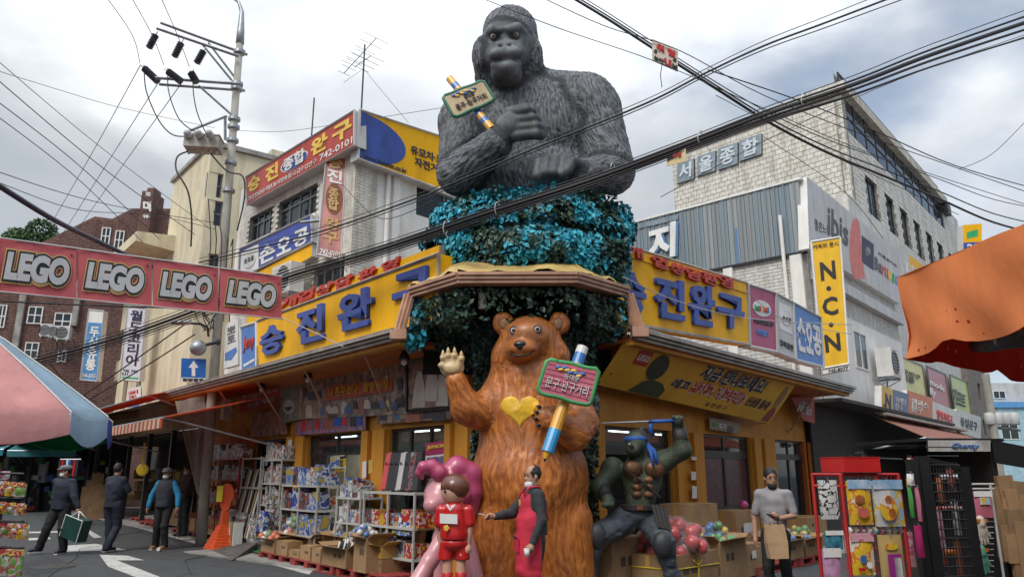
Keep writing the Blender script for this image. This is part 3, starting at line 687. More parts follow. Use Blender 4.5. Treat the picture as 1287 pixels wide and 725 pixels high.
sl_text(b,'종합',357,384,white,a=.2,c=.62,bold=.03,lift=.015)
sl_text(b,'완',391,412,ylet,name='letter',bold=.04);sl_text(b,'구',418,442,ylet,name='letter',bold=.04)
sl_text(b,'개업상담/유치원,놀이방용품/고급수입완구',312,398,white,a=.74,c=.9,bold=.0);sl_text(b,'742-0101',402,443,white,a=.70,c=.9,bold=.01)
b=Board('yellow rooftop sign with a large blue disc beside the gorilla',UR,[(452,138),(553,171),(553,238),(450,200)],.25,.3,signyellow,greypanel,frame=greypanel)
b.rect([(452.5,139)]+[(452+58*math.sin(t),min(140+31*(1-math.cos(t))+58*math.sin(t)*.33,198.5+.37*58*math.sin(t)))for t in np.linspace(.15,3.0,16)]+[(451,197)],signblue)
b.text('유모차·보행기',Q(516,182,575,193,.36),navy,bold=.02);b.text('자전거·승용',Q(521,197,572,208,.36),navy,bold=.02)
b.text('www.haeshin.co.kr',Q(457,193,511,199,.36),navy,bold=.01)
# the mascot of the sign is left out
b=Board('blue sign with big white Korean letters between the tiled floors',UL,[(302,313),(392,270),(393,304),(300,351)],.22,.22,mat('sign_deep_blue',(.04,.07,.33),.45,dirt=.2),greypanel,frame=greypanel)
b.rect([(303,317),(325,306),(325,339),(302,350)],white);b.disc((313.5,329),8,8,greypanel,lift=.008,sk=-.45);b.disc((313.5,329),7.2,7.2,white,lift=.014,sk=-.45)
b.text('손오공',Q(308,326,320,332,-.45),MATS['grey_ink'],bold=.01,lift=.02)
for ch,x0,x1 in(('손',326,346),('오',348,366),('공',369,388)):b.text(ch,[(x0,312-.46*(x0-326)),(x1,312-.46*(x1-326)),(x1,334-.48*(x1-326)),(x0,334-.48*(x0-326))],white,bold=.03,name='letter')
b=Board('plain yellow board under the blue Korean sign',UL,[(303,353),(392,306),(392,322),(304,372)],.2,.2,signyellow,greypanel)
# vertical sign that stands out from the tiled face
q=UL.hit(411,320,.15);VS=Wall((q.x,q.y),(.72,-.30),1);pinksign=mat('faded_pink_sign',(.50,.22,.20),.5,var=.2,vs=2,dirt=.3)
b=Board('tall faded red sign with Korean letters standing out from the tiled corner',VS,[(412,188),(436,194),(430,327),(399,320)],0,.22,pinksign,white,frame=greypanel)
b.rect([(413,192),(434,197),(433,212),(412,208)],signred)
tans=mat('sign_tan',(.55,.35,.13),.5)
b.text('승',[(413,194),(432,199),(431,214),(412,210)],tans,bold=.03,lift=.008);b.text('진',[(412,211),(431,216),(430,232),(411,228)],white,bold=.03)
b.disc((420,250),10.5,20,mat('sign_brown',(.20,.07,.03),.5));b.text('종\n합',[(414,235),(427,239),(426,266),(412,262)],tans,bold=.03,lift=.01)
b.text('완',[(409,272),(428,276),(427,290),(407,287)],tans,bold=.03);b.text('구',[(407,290),(426,294),(425,308),(405,304)],tans,bold=.03);b.text('742-0101',[(403,312),(428,317),(427,324),(402,319)],white,bold=.03)
mk('bracket',MB().tube([VS.p(-.3,UTOP-2.5,.0)-VS.d*.5,VS.p(.1,UTOP-2.5,-.1)],.04,5),steel,b.root)
# aircon units
def aircon(p,w,label,s=.8,h=.65,d=.32,fanside=True):
 t=T('air_conditioner',label,'air conditioner',p)
 mk('casing',MB().wbox(Wall((p.x,p.y),w.d,1 if abs((Wall((0,0),w.d,1).n-w.n).length)<.1 else-1),-s/2,s/2,p.z,p.z+h,0,d),white,t)
 ww=Wall((p.x,p.y),w.d,1 if abs((Wall((0,0),w.d,1).n-w.n).length)<.1 else-1)
 M=Matrix((ww.d,Vector((0,0,1)),ww.n)).transposed();c=ww.p(-s*.1,p.z+h/2,d)
 mk('fan_guard',MB().lathe(c,[(h*.42,0),(h*.42,.02),(h*.36,.025),(h*.36,.004),(.03,.002)],20,M=M),darkmetal,t)
 g=MB()
 for k in range(9):g.wbox(ww,-s/2+.03,s/2-.03,p.z+.06+k*(h-.12)/8,p.z+.075+k*(h-.12)/8,d+.028,d+.036)
 mk('grille',g,greypanel,t,kind='stuff');mk('bracket',MB().wbox(ww,-s/2+.05,-s/2+.1,p.z-.07,p.z-.003,-.2,d).wbox(ww,s/2-.1,s/2-.05,p.z-.07,p.z-.003,-.2,d).tube([ww.p(-s/2+.07,p.z-.06,d),ww.p(-s/2+.07,p.z-.4,-.2)],.015,4).tube([ww.p(s/2-.07,p.z-.06,d),ww.p(s/2-.07,p.z-.4,-.2)],.015,4),steel,t)
 mk('refrigerant_pipe',MB().tube([ww.p(s/2,p.z+.1,.1),ww.p(s/2+.15,p.z+.05,.05),ww.p(s/2+.2,p.z-.5,-.1)],.02,5),black,t)
q=UL.hit(369,372,.25);aircon(q,UL,'white air conditioner unit above the left yellow sign near the tiled windows',.9,.7,.35)
# roof aerial and thin rod
def aerial(base,h,label,yagi=True):
 t=T('aerial',label,'aerial',base);mk('mast',MB().tube([base,base+Vector((0,0,h))],.022,5),darkmetal,t)
 if yagi:
  u=UL.d;z=base+Vector((0,0,h*.97));m=MB().tube([z-u*.5,z+u*.9-Vector((0,0,.35))],.012,4)
  for k in range(7):c=z-u*.5+(u*1.4-Vector((0,0,.35)))*k/6;m.tube([c-UR.d*(.35-.03*k),c+UR.d*(.35-.03*k)],.008,4)
  mk('yagi_elements',m,steel,t)
  c=base+Vector((0,0,h*.75));m=MB().tube([c-u*.3,c+u*.4],.012,4)
  for k in range(4):d=c+u*(k*.22-.3);m.tube([d-UR.d*.4,d+UR.d*.4],.008,4)
  mk('lower_elements',m,steel,t)
  mk('guy_wire',MB().tube([z-Vector((0,0,.6)),base+UR.d*1.2-u*.3],.006,3).tube([z-Vector((0,0,.6)),base-UR.d*1-u*.8],.006,3),darkmetal,t)
aerial(at(454,139,pc.y+.5),1.75,'tall yagi television aerial on the roof corner of the tiled building')
aerial(at(391,178,pc.y+3),1.3,'thin bare rod on the roof behind the red rooftop sign',False)
# ------------------------------------------------------------------ grey corrugated building with the ibis sign
ic=WR.hit(1011,300,0)
IL=Wall((ic.x,ic.y),(-.734,.68),-1);IR=Wall((ic.x,ic.y),(.655,.756),1)
ib=T('corrugated_building','white brick building clad above in weathered grey corrugated panels','building',ic)
ITOP=IL.sz(1010,225)[1];IBOT=IL.sz(1006,316)[1];ILEN=IL.sz(796,290)[0]+5
corr=[mat('corrugated_%s'%k,c,.6,metal=.2,var=.22,vs=3,stretch=(1,1,.25),dirt=.45)for k,c in(('grey',(.26,.29,.305)),('blue_grey',(.22,.275,.32)),('pale',(.33,.35,.355)))]
streak=mat('blue_streak',(.08,.2,.42),.6,var=.3,vs=8)
mk('wall',MB().wbox(IL,0.02,ILEN,0,ITOP-.1,-.3,-.05),mortar,ib)
x=0.0;r=random.Random(5)
while x<ILEN:
 d=r.uniform(.26,.34);wpiece('panel',IL,x+.008,min(x+d,ILEN)-.008,IBOT,ITOP,-.04,.0+r.uniform(0,.015),r.choice(corr),ib)
 wpiece('panel_rib',IL,x+d*.45,x+d*.55,IBOT,ITOP-.01,.02,.045,corr[2 if r.random()<.3 else 1],ib)
 if r.random()<.2:wpiece('peeling_strip',IL,x+.05,x+.12,IBOT,IBOT+r.uniform(.3,1.2),.02,.024,streak,ib)
 x+=d
mk('coping',MB().wbox(IL,-.1,ILEN,ITOP+.003,ITOP+.07,-.35,.06),white,ib)
paintbrick=mat('painted_white_brick',(.60,.59,.56),.7,var=.10,vs=5,dirt=.35)
mk('brick',tiles(IL,0,ILEN,3.6,IBOT-.05,.30,.105,[],-.05,gap=.016),paintbrick,ib,kind='stuff')
mk('soffit_board',MB().wbox(IL,-.05,ILEN,IBOT-.09,IBOT-.01,-.04,.05),darkmetal,ib)
mk('pier',MB().wbox(IL,.1,.45,3.8,IBOT-.1,-.02,.12).wbox(IL,2.3,2.6,3.8,IBOT-.1,-.02,.1),whiteplaster,ib)
mk('downpipe',MB().tube([IL.p(.62,3.5,.12),IL.p(.62,ITOP-1,.12)],.055,8),whiteplaster,ib)
b=Board('white Korean letter with blue shadow on the corrugated grey wall',IL,[(800,282),(852,270),(852,276),(800,288)],.05,.02,corr[1],cat='sign')
for dx,m_,l in((2.5,streak,0),(0,white,.03)):
 b.text('지',[(815+dx,288),(850+dx,278),(850+dx,322),(815+dx,330)],m_,bold=.04,lift=l,depth=.03,name='letter')
 # street side, receding right
IRL=IR.sz(1128,400)[0]
mk('side_wall',MB().wbox(IR,0.01,IRL,0,ITOP-.1,-.3,-.02),mortar,ib)
z_a,z_b=IR.sz(1070,370)[1],IR.sz(1070,300)[1]
mk('brick',tiles(IR,0.05,IRL,3.2,ITOP-.4,.30,.105,[],-.02,gap=.016),paintbrick,ib,kind='stuff')
b=Board('huge pale sign reading ibis and Barun on the street side of the corrugated building',IR,[(1014,222),(1131,318),(1131,382),(1017,312)],.2,.3,greypanel,white)
b.text('ibis',[(1040,258),(1066,279),(1066,311),(1040,294)],mat('dark_grey_ink',(.09,.09,.1)),bold=.02)
b.text('좋은느낌',[(1023,274),(1043,286),(1043,296),(1024,289)],MATS['grey_ink'],bold=.0)
coral=mat('coral_print',(.60,.16,.13),.5)
b.rect([(1076+8.5*math.cos(t),313+39*math.sin(t)+3*math.cos(t))for t in np.linspace(1.2,5.2,14)]+[(1082,305),(1087,350)],coral)
b.rect([(1083,296),(1098,307),(1098,340),(1083,329)],navy);b.disc((1090.5,317),4,7,white,n=6)
for ch,x0,x1,m_ in(('B',1099,1103.5,MATS['dark_grey_ink']),('a',1104,1108,MATS['dark_grey_ink']),('r',1108.5,1111,signred),('u',1111.5,1116,signred),('n',1116.5,1120,ylet),('s',1121,1124,MATS['logo_green']),('o',1125,1129,blueadv)):
 d=(x0-1099)*.72;b.text(ch,[(x0,322+d),(x1,325+d),(x1,341+d),(x0,338+d)]if ch=='B' else[(x0,326+d),(x1,329+d),(x1,341+d),(x0,338+d)],m_,bold=.03)
b.text('바른손카드',[(1104,316),(1127,333),(1127,336),(1104,320)],MATS['grey_ink'],bold=0)
wI=wr(IR,1070,414,1088,460);window(IR,*wI,ib,.02,1,0,gw,white,back=curtain)
mk('plaster_band',MB().wbox(IR,.3,IRL,3.6,IR.sz(1070,402)[1],0,.02),whiteplaster,ib)
mk('ledge',MB().wbox(IR,.2,IRL,IR.sz(1070,378)[1],IR.sz(1070,366)[1],.0,.22),greypanel,ib)
aircon(IR.hit(1108,475,.2),IR,'weathered air conditioner unit left of the orange parasol',.95,.95,.5)
# N.C.N sign stands out over the pavement
q=WR.hit(1044,400,.6);NS=Wall((q.x,q.y),(.97,-.24),1)
b=Board('tall yellow sign with black letters N C N above the right eave end',NS,[(1019.5,304),(1056,298),(1067,457),(1034,463)],0,.3,mat('sign_bright_yellow',(.78,.46,.015),.4,var=.04,dirt=.15),white,frame=white)
b.text('캐릭터 문시',[(1022,308),(1053,303),(1054,309),(1022.5,314)],black,bold=.0)
b.text('N',[(1030,330),(1049,327),(1051,350),(1032,353)],black,bold=.03,name='letter');b.disc((1041.5,362.5),3,3,black,name='dot')
b.text('C',[(1033,374),(1052,372),(1054,395),(1034,397)],black,bold=.03,name='letter');b.disc((1044.5,408),3,3,black,name='dot')
b.text('N',[(1035.5,421),(1055,418),(1057,440),(1038,443)],black,bold=.03,name='letter')
b2=Board('white strip with telephone number under the N C N sign',NS,[(1034,464),(1067,458),(1067.5,464),(1035,470)],0,.3,white,white);b2.text('745-8077',[(1041,464.5),(1066,460),(1066,464),(1041,468.5)],black,bold=.01)
# ------------------------------------------------------------------ tall white-tiled building
tcn=WR.hit(1078,300,-.6)
TL_=Wall((tcn.x,tcn.y),(-.67,.742),-1);TR_=Wall((tcn.x,tcn.y),(.662,.75),1)
tb=T('tall_tiled_building','tall grimy white-tiled building with ribbon window under its roof on the right','building',tcn)
TT=TL_.sz(1076,96)[1];TLL=TL_.sz(847,240)[0];TRL=TR_.sz(1181,240)[0];TRF=TR_.sz(1207,300)[0];TLOW=TR_.sz(1183,255)[1]
mk('wall',MB().wbox(TL_,0,TLL,4,TT-.45,-.3,0),mortar,tb)
mk('wall_tile',tiles(TL_,0.0,TLL,6.5,TT-.5,.30,.22,[],0,gap=.022,jit=.012),whitetile,tb,kind='stuff')
mk('parapet',MB().wbox(TL_,-.22,TLL+.15,TT-.4,TT,-.35,.14),whitetile,tb)
wt=wr(TR_,1079,120,1181,187);wt=(.15,TRL-.1,TR_.sz(1081,180)[1],TR_.sz(1079,118)[1])
wins=[]
for x0,yt,x1,yb in((1087,224,1103,274),(1111.5,242,1124.5,291),(1130,256,1141.5,303),(1146.5,269,1157,313),(1162,283,1172,324),(1176,295,1185,331),(1189.5,304,1197,334)):
 s0,s1,z0,z1=wr(TR_,x0,yt,x1,yb);wins.append((s0,s1,z0,z1))
zt=wins[1][3];zb=wins[1][2];wins=[(a,b_,zb,zt)for a,b_,_,_ in wins]
hs=[wt]+wins
mk('side_wall',wall_holes(TR_,0.01,TRL,4,TT-.45,hs,-.3,0),mortar,tb)
mk('side_wall',wall_holes(TR_,TRL,TRF,4,TLOW,hs,-.3,-.005),mortar,tb)
mk('wall_tile',tiles(TR_,0,TRL,6,TT-.5,.34,.22,hs,0,gap=.022,jit=.012),whitetile,tb,kind='stuff')
mk('wall_tile',tiles(TR_,TRL,TRF,6,TLOW,.34,.22,hs,-.005,gap=.022,jit=.012),whitetile,tb,kind='stuff')
mk('parapet',MB().wbox(TR_,.0,TRL+.5,TT-.42,TT-.003,-.5,.22),mat('cream_parapet',(.58,.54,.46),.8,dirt=.5),tb)
window(TR_,*wt,tb,-.08,10,0,gw,darkmetal,hz=[.3],fr=.09,back=mat('pale_blind',(.36,.40,.41),.9))
for h in wins:
 f=window(TR_,*h,tb,-.12,1,0,gw,darkmetal,fr=.07,back=curtain);m=MB()
 for k in range(4):m.tube([TR_.p(h[0],h[2]+.15+k*.18,.06),TR_.p(h[1],h[2]+.15+k*.18,.06)],.012,4)
 mk('guard_rail',m,darkmetal,f)
mk('roof',MB().add([TL_.p(0,TT-.05),TL_.p(TLL,TT-.05),TL_.p(TLL,TT-.05)+TR_.d*TRL,TR_.p(TRL,TT-.05)],[(0,1,2,3)]),concrete,tb)
mk('end_wall',MB().hexa(TR_.p(TRL,4,-.3),TR_.p(TRL,4,-9),TR_.p(TRL,TT-.05,-9),TR_.p(TRL,TT-.05,-.3),TR_.d*.02),whitetile,tb)
mk('vent_hood',MB().wbox(TR_,TRL-.1,TRL+.75,TT-1.05,TT-.45,-.3,.3),darkmetal,tb)
# grey letters of 서울종합 on tiles
sg=mat('steel_sign',(.25,.31,.36),.45,metal=.3,dirt=.3)
for ch,(x0,y0,x1,y1),lab in(('서',(851,206,872,231),'grey square sign panel with Korean letter at the left of four'),('울',(876,197,899,222),'grey square sign panel with Korean letter second from the left'),('종',(902,187,927,214),'grey square sign panel with Korean letter third from the left'),('합',(929,177,957,203),'grey square sign panel with Korean letter nearest the tile corner')):
 sl=-.33;q=Q(x0,y0,x1,y1,sl);b=Board(lab,TL_,q,.12,.1,sg,darkmetal,group='panels of the rooftop building sign')
 d=(x1-x0);b.text(ch,Q(x0+d*.14,y0+(y1-y0)*.1+sl*d*.14,x1-d*.14,y1-(y1-y0)*.12+sl*d*.14,sl),mat('letter_silver',(.55,.6,.64),.5),bold=.03,name='letter',depth=.04)
b=Board('yellow sign with Korean stationery letters along the tiled building',TR_,[(1103,289),(1184,352),(1184,374),(1105,326)],.3,.2,signyellow,white)
b.text('시 문구 완구',[(1133,324),(1178,356),(1178,368),(1133,341)],white,bold=.02);b.rect([(1109,298),(1113,297),(1119,306),(1117,313),(1109,306)],MATS['logo_green']);b.rect([(1124,311),(1132,318),(1132,323),(1124,316)],blueadv)
# shops along the right street below: sign band, windows, brown awning
brk=WR.hit(1101,505,1.1)
rs=T('row_shop','two-storey shop row with film-covered windows receding along the right street','building',WR.p(16,0,0))
z1a,z1b=WR.sz(1150,512)[1],0
RS0,RS1=WR.sz(1100,480)[0],WR.sz(1201,540,0)[0]
zt1=IR.sz(1120,400)[1]
brown=mat('brown_stone',(.20,.17,.15),.8,var=.2,vs=6,dirt=.3)
def wq(x0,y0,x1,y1):return wr(WR,x0,y0,x1,y1,-.05)
W3=[wq(1131,450,1161,508),wq(1167,459,1190,511),wq(1195,470,1215,524)]
zz0=min(w_[2]for w_ in W3[:1]);zz1=W3[0][3]
g0=WR.sz(1218,500)[0];mk('wall',MB().wbox(WR,IRL+8,g0-.01,0,11.5,-.6,-.2),paintbrick,rs)
for i,(x0,yt,x1,yb,c,s_,sc_)in enumerate(((1130,446,1161,498,(.60,.55,.16),'문방구\n용품',navy),(1165,459,1191,518,(.42,.10,.13),'mode\nlly',white),(1194,470,1218,528,(.42,.48,.12),'기프트',navy))):
 s0,s1,z0,z1=wr(WR,x0,yt,x1,yb,0);f=window(WR,s0,s1,z0,z1,rs,-.02,0,0,mat('window_film_%s'%'abc'[i],c,.35,var=.12,dirt=.15),alum)
 text(s_,[WR.hit(*p,.03)for p in((x0+4,yt+16),(x1-4,yt+26),(x1-4,yb-14),(x0+4,yb-20))],sc_,f,.01,.02)
for i,(x0,x1,yt0,yt1,yb0,yb1,c,s_,tc_,lab)in enumerate((
(1108,1122,484,489,518,524,(.62,.38,.03),'.N',navy,'yellow fascia sign fragment with letter N under the air conditioner'),
(1122,1142,489,495,522,527,(.08,.12,.25),'동대문\n문구',greypanel,'dark blue gridded fascia sign between yellow and orange signs'),
(1140,1172,490,500,523,531,(.55,.13,.03),'원피스\n문구',white,'orange fascia sign with white Korean letters on the right street'),
(1172,1202,504,516,533,547,(.58,.58,.55),'엘벗천블곤',redp,'white fascia sign with red and blue Korean letters'),
(1202,1233,514,524,541,552,(.55,.56,.54),'동일문구',navy,'pale fascia sign with dark Korean letters at the end of the row'))):
 b=Board(lab,WR,[(x0,yt0),(x1,yt1),(x1,yb1),(x0,yb0)],.85,.2,mat('fascia_%s'%'abcde'[i],c,.45,var=.06,dirt=.2),white)
 mx=(x1-x0)*.16;f=(yt1-yt0)/(x1-x0);g_=(yb1-yb0)/(x1-x0)
 b.text(s_,[(x0+mx,yt0+8+f*mx),(x1-mx,yt1+8-f*mx),(x1-mx,yb1-8-g_*mx),(x0+mx,yb0-8+g_*mx)],tc_,bold=.02)
 # awning below that band
awbrown=mat('brown_awning',(.30,.12,.08),.7,var=.15,vs=3,dirt=.4)
aw=T('brown_awning','faded brown awning with torn fringe below the white fascia signs','awning',WR.hit(1150,535,1))
a0,a1=WR.sz(1108,524,.9)[0],WR.sz(1212,556,.9)[0];az=WR.sz(1108,527,.9)[1]
mk('awning_cloth',prism(WR,a0,a1,[(.7,az+.1),(2.0,az-.55),(2.0,az-.53),(.7,az+.13)]),awbrown,aw)
mk('awning_frame',MB().tube([WR.p(a0,az-.56,2.0),WR.p(a1,az-.56,2.0)],.03,6).tube([WR.p(a0,az-.56,2.0),WR.p(a0-.4,az-1.0,.0)],.03,6),steel,aw)
fr=MB();r=random.Random(9)
for k in range(26):
 s=a0+(a1-a0)*k/26;fr.wbox(WR,s,s+(a1-a0)/27,az-.58-r.uniform(.05,.28),az-.57,2.01,2.02)
mk('fringe',fr,awbrown,aw,kind='stuff')
mk('trim',prism(WR,a0-.1,a1,[(.88,az+.12),(1.1,az+.12),(1.1,az+.2),(.88,az+.2)]),gutter,aw)
# grey stone building past the row and pale blue houses at the far end
gb=T('stone_building','brown-grey stone-clad building at the end of the right street row','building',WR.p(32,0,0))
g0=WR.sz(1218,500)[0];g1=WR.sz(1240,520)[0]
gz=WR.sz(1220,478)[1]
hw=[(g0+.6,g0+1.5,WR.sz(1225,545)[1],WR.sz(1225,525)[1]),(g0+2.6,g0+3.5,WR.sz(1225,545)[1],WR.sz(1225,525)[1]),(g0+2.6,g0+3.5,WR.sz(1225,500)[1],WR.sz(1225,480)[1])]
mk('wall',wall_holes(WR,g0,g1+1,0,gz+3,hw,-.3,.06),brown,gb)
for h in hw:window(WR,*h,gb,-.05,1,0,gdark,alum)
fb=T('pale_blue_house','pale blue and white low house closing the far end of the right street','house',at(1270,590,60))
FB=Wall((at(1236,560,60).x,60),(1,0),1);sky_b=mat('sky_blue_wall',(.33,.50,.58),.7,dirt=.2)
def fs(px,py):return FB.sz(px,py)
s0,z1=fs(1236,480);s1=s0+9
mk('wall',MB().wbox(FB,s0,s1,0,fs(1236,512)[1],-4,0),sky_b,fb);mk('upper_wall',MB().wbox(FB,s0,s1-2,fs(1236,506)[1],z1,-4,-.6),greypanel,fb);mk('roof_band',MB().wbox(FB,s0-.1,s1,fs(1236,512)[1]+.003,fs(1236,505)[1],-4,.2),mat('blue_band',(.10,.28,.55),.6),fb)
window(FB,s0+1.0,s0+2.0,fs(1236,500)[1],fs(1236,490)[1],fb,-.57,1,0,gw,white);window(FB,s0+.8,s0+2.2,fs(1236,552)[1],fs(1236,530)[1],fb,.02,1,0,gw,white);window(FB,s0+3,s0+4.2,fs(1236,552)[1],fs(1236,530)[1],fb,.02,1,0,gw,white)
# ------------------------------------------------------------------ beige building down the left street
bc=WL.hit(254,300,0)
BE=T('beige_building','weathered beige plaster building with narrow windows behind the utility pole','building',bc)
BR_=Wall((bc.x,bc.y),(.80,.60),1);B2=Wall((bc.x,bc.y),tuple(WL.d[:2]),-1)
BT=B2.sz(254,195)[1];b_hi=B2.sz(210,300)[0];b_end=B2.sz(166,300)[0];BLOW=B2.sz(207,258,1.3)[1]-.5
ww=[(.9,1.5,B2.sz(250,300)[1]+.2,BT-1.2)]
hb=[]
for x0,yt,x1,yb in((192,300,199,322),):hb.append(wr(B2,x0,yt,x1,yb))
for z in(6.1,4.0):
 for s in(5.6,7.6,9.4):hb.append((s,s+.7,z,z+1.3))
mk('wall',wall_holes(B2,.01,b_hi,3.3,BT,hb,-.3,0),creamplaster,BE)
mk('lower_wall',wall_holes(B2,b_hi,b_end,3.3,BLOW,hb,-.3,-.004),creamplaster,BE)
for h in hb:window(B2,*h,BE,-.15,0,1,gdark,alum,fr=.08)
stair=[]
for y0,y1 in((215,246),(250,282),(318,352)):stair.append(wr(BR_,262,y0,280,y1))
mk('side_wall',wall_holes(BR_,.0,5.2,3.3,BT-.02,stair,-.3,0),creamplaster,BE)
for h in stair:window(BR_,*h,BE,-.12,1,1,gw,alum,back=curtain)
mk('parapet',MB().wbox(BR_,-.15,5.3,BT-.0,BT+.16,-.4,.12).wbox(B2,.02,b_hi+.1,BT+.003,BT+.15,-.4,.1),concrete,BE)
mk('vent_block',MB().wbox(BR_,2.2,3.6,BT+.163,BT+.7,-2,-.6),creamplaster,BE)
mk('rusty_railing',MB().wbox(B2,.3,b_hi,BT+.16,BT+.62,-.3,-.26),steel,BE)
# ledge with slanted underside over the lower part
mk('balcony_ledge',prism(B2,b_hi-1.2,b_end,[(-.1,BLOW),(1.3,BLOW+.15),(1.3,BLOW+.5),(-.1,BLOW+.6)]),creamplaster,BE)
mk('string_course',MB().wbox(B2,0,b_end,3.3,3.55,0.003,.12),concrete,BE)
tl=tiles(B2,0,b_end,2.9,3.28,.3,.1,[],0)
# hanging signs on the street side (they face the viewer)
def side_sign(x0,y0,x1,y1,x2,y2,x3,y3,label,m,o=.9):
 q=B2.hit((x0+x1)/2,(y0+y3)/2,o);W=Wall((q.x,q.y),(.95,-.31),1)
 return Board(label,W,[(x0,y0),(x1,y1),(x2,y2),(x3,y3)],0,.2,m,white,frame=greypanel),W
b,_=side_sign(112,389,131,391,122,479,101,477,'blue and white vertical sign with Korean letters on the brick side',white);lblue=mat('light_sign_blue',(.07,.24,.50),.5,dirt=.2)
b.rect([(111,405),(129,406),(122,478.5),(102,477)],lblue);b.text('두\n신\n유\n통',[(114,410),(126,411),(120,466),(107,465)],white,bold=.03,lift=.01);b.text('744-5055',[(104,469),(121,470),(120,475),(103,474)],white,bold=.01,lift=.01)
b,_=side_sign(161,385,184,387,176,479,151,477,'white vertical sign with dark Korean letters reading World Korea',mat('pale_sign',(.60,.59,.64),.5,dirt=.15),.7)
b.text('월\n드\n코\n리\n아',[(165,389),(181,391),(174,460),(157,459)],navy,bold=.02);b.text('TEL 742\n031',[(155,464),(173,465),(172,472),(153,471)],black,bold=.0);b.rect([(154,473),(174,474.5),(173.5,476.5),(153,475)],MATS['logo_green'])
b=Board('small white poster with red and blue letters low on the beige wall',B2,[(160,489),(176,485),(177,511),(160,514)],.05,.02,white,cat='poster');b.text('UAM B\n17BO',[(162,492),(174,489),(174,500),(162,502)],redp,bold=.02);b.rect([(161,504),(176,502),(176,510),(161,512)],blueadv)
# old brick street building beyond
kb=at(0,590,34);KB=Wall((kb.x-6,34),(.97,.243),1)
kr=T('brick_building','dark red brick building with a tall brick chimney sign behind the banner','building',KB.p(5,0))
ks=lambda x,y:KB.sz(x,y)
sx=[ks(-60,460)[0],ks(50,304)[0],ks(119,274)[0],ks(141,275)[0],ks(166,264)[0],ks(225,300)[0]]
zs=[ks(-60,330)[1],ks(50,306)[1],ks(119,272)[1],ks(141,275)[1],ks(166,262)[1],ks(225,262)[1]]
top=lambda s:float(np.interp(s,sx,zs))
vs=[KB.p(sx[0],0),KB.p(sx[-1],0)]+[KB.p(a,z)for a,z in list(zip(sx,zs))[::-1]];n=len(vs)
kw=[wr(KB,x0,yt,x1,yb)for x0,yt,x1,yb in((129,286,139,308),(146,290,156,314),(37,385,54,407),(70,393,90,414),(33,430,49,450),(74,440,84,455),(0,383,8,412),(118,330,128,350))]
mk('wall',MB().add(vs+[v-KB.n*6 for v in vs],[tuple(range(n)),tuple(range(2*n-1,n-1,-1))]+[(i,n+i,n+(i+1)%n,(i+1)%n)for i in range(n)]),redmortar,kr)
mk('brick',tiles(KB,sx[0],sx[-1],2.5,max(zs),.34,.13,kw,.004,top=top,gap=.02,jit=.01),redbrick,kr,kind='stuff')
for h in kw:
 mk('window_recess',MB().wbox(KB,h[0],h[1],h[2],h[3],.004,.02),curtain,kr);window(KB,*h,kr,.05,1,1,gw,white)
mk('pale_pier',MB().wbox(KB,ks(22,400)[0],ks(30,400)[0],2,ks(26,345)[1],.02,.2).wbox(KB,ks(92,400)[0],ks(99,400)[0],ks(92,410)[1],ks(97,330)[1],.02,.25),concrete,kr)
ch=T('chimney_tower','dark brick chimney tower with white Korean letters painted on it','chimney',at(182,300,36))
CW=Wall((at(171,300,36).x,36),(1,0),1);c0,c1=0,CW.sz(192,250)[0];cz0,cz1=CW.sz(171,300)[1],CW.sz(171,240)[1]
mk('shaft',MB().wbox(CW,c0,c1,cz0-4,cz1,-1.2,0),redmortar,ch);mk('brick',tiles(CW,c0,c1,cz0-1,cz1,.28,.11,[],.003,gap=.02),redbrick,ch,kind='stuff')
mk('cap',MB().wbox(CW,c0+.15,c1-.1,cz1+.003,cz1+.25,-1.0,-.2),redmortar,ch)
text('대',[CW.hit(x,y,.02)for x,y in((180,252),(190,254),(190,266),(180,265))],white,ch,.02,.05,name='letter');text('화',[CW.hit(x,y,.02)for x,y in((183,241),(190,242),(190,248),(183,247))],white,ch,.02,.03,name='letter');text('유',[CW.hit(x,y,.02)for x,y in((179,269),(188,270),(188,275),(179,274))],white,ch,.02,.03,name='letter')
for i,(x,y,w_,h_)in enumerate(((66,409,.45,.45),(76,410,.26,.42),(87,413,.50,.5))):
 q=KB.hit(x-6,y+15,.7);aircon(q,KB,['pale metal box unit at the left of three on the brick wall','narrow pale metal box unit in the middle of three on the brick wall','large pale metal box unit at the right of three on the brick wall'][i],w_*1.1,h_*1.3,.4)
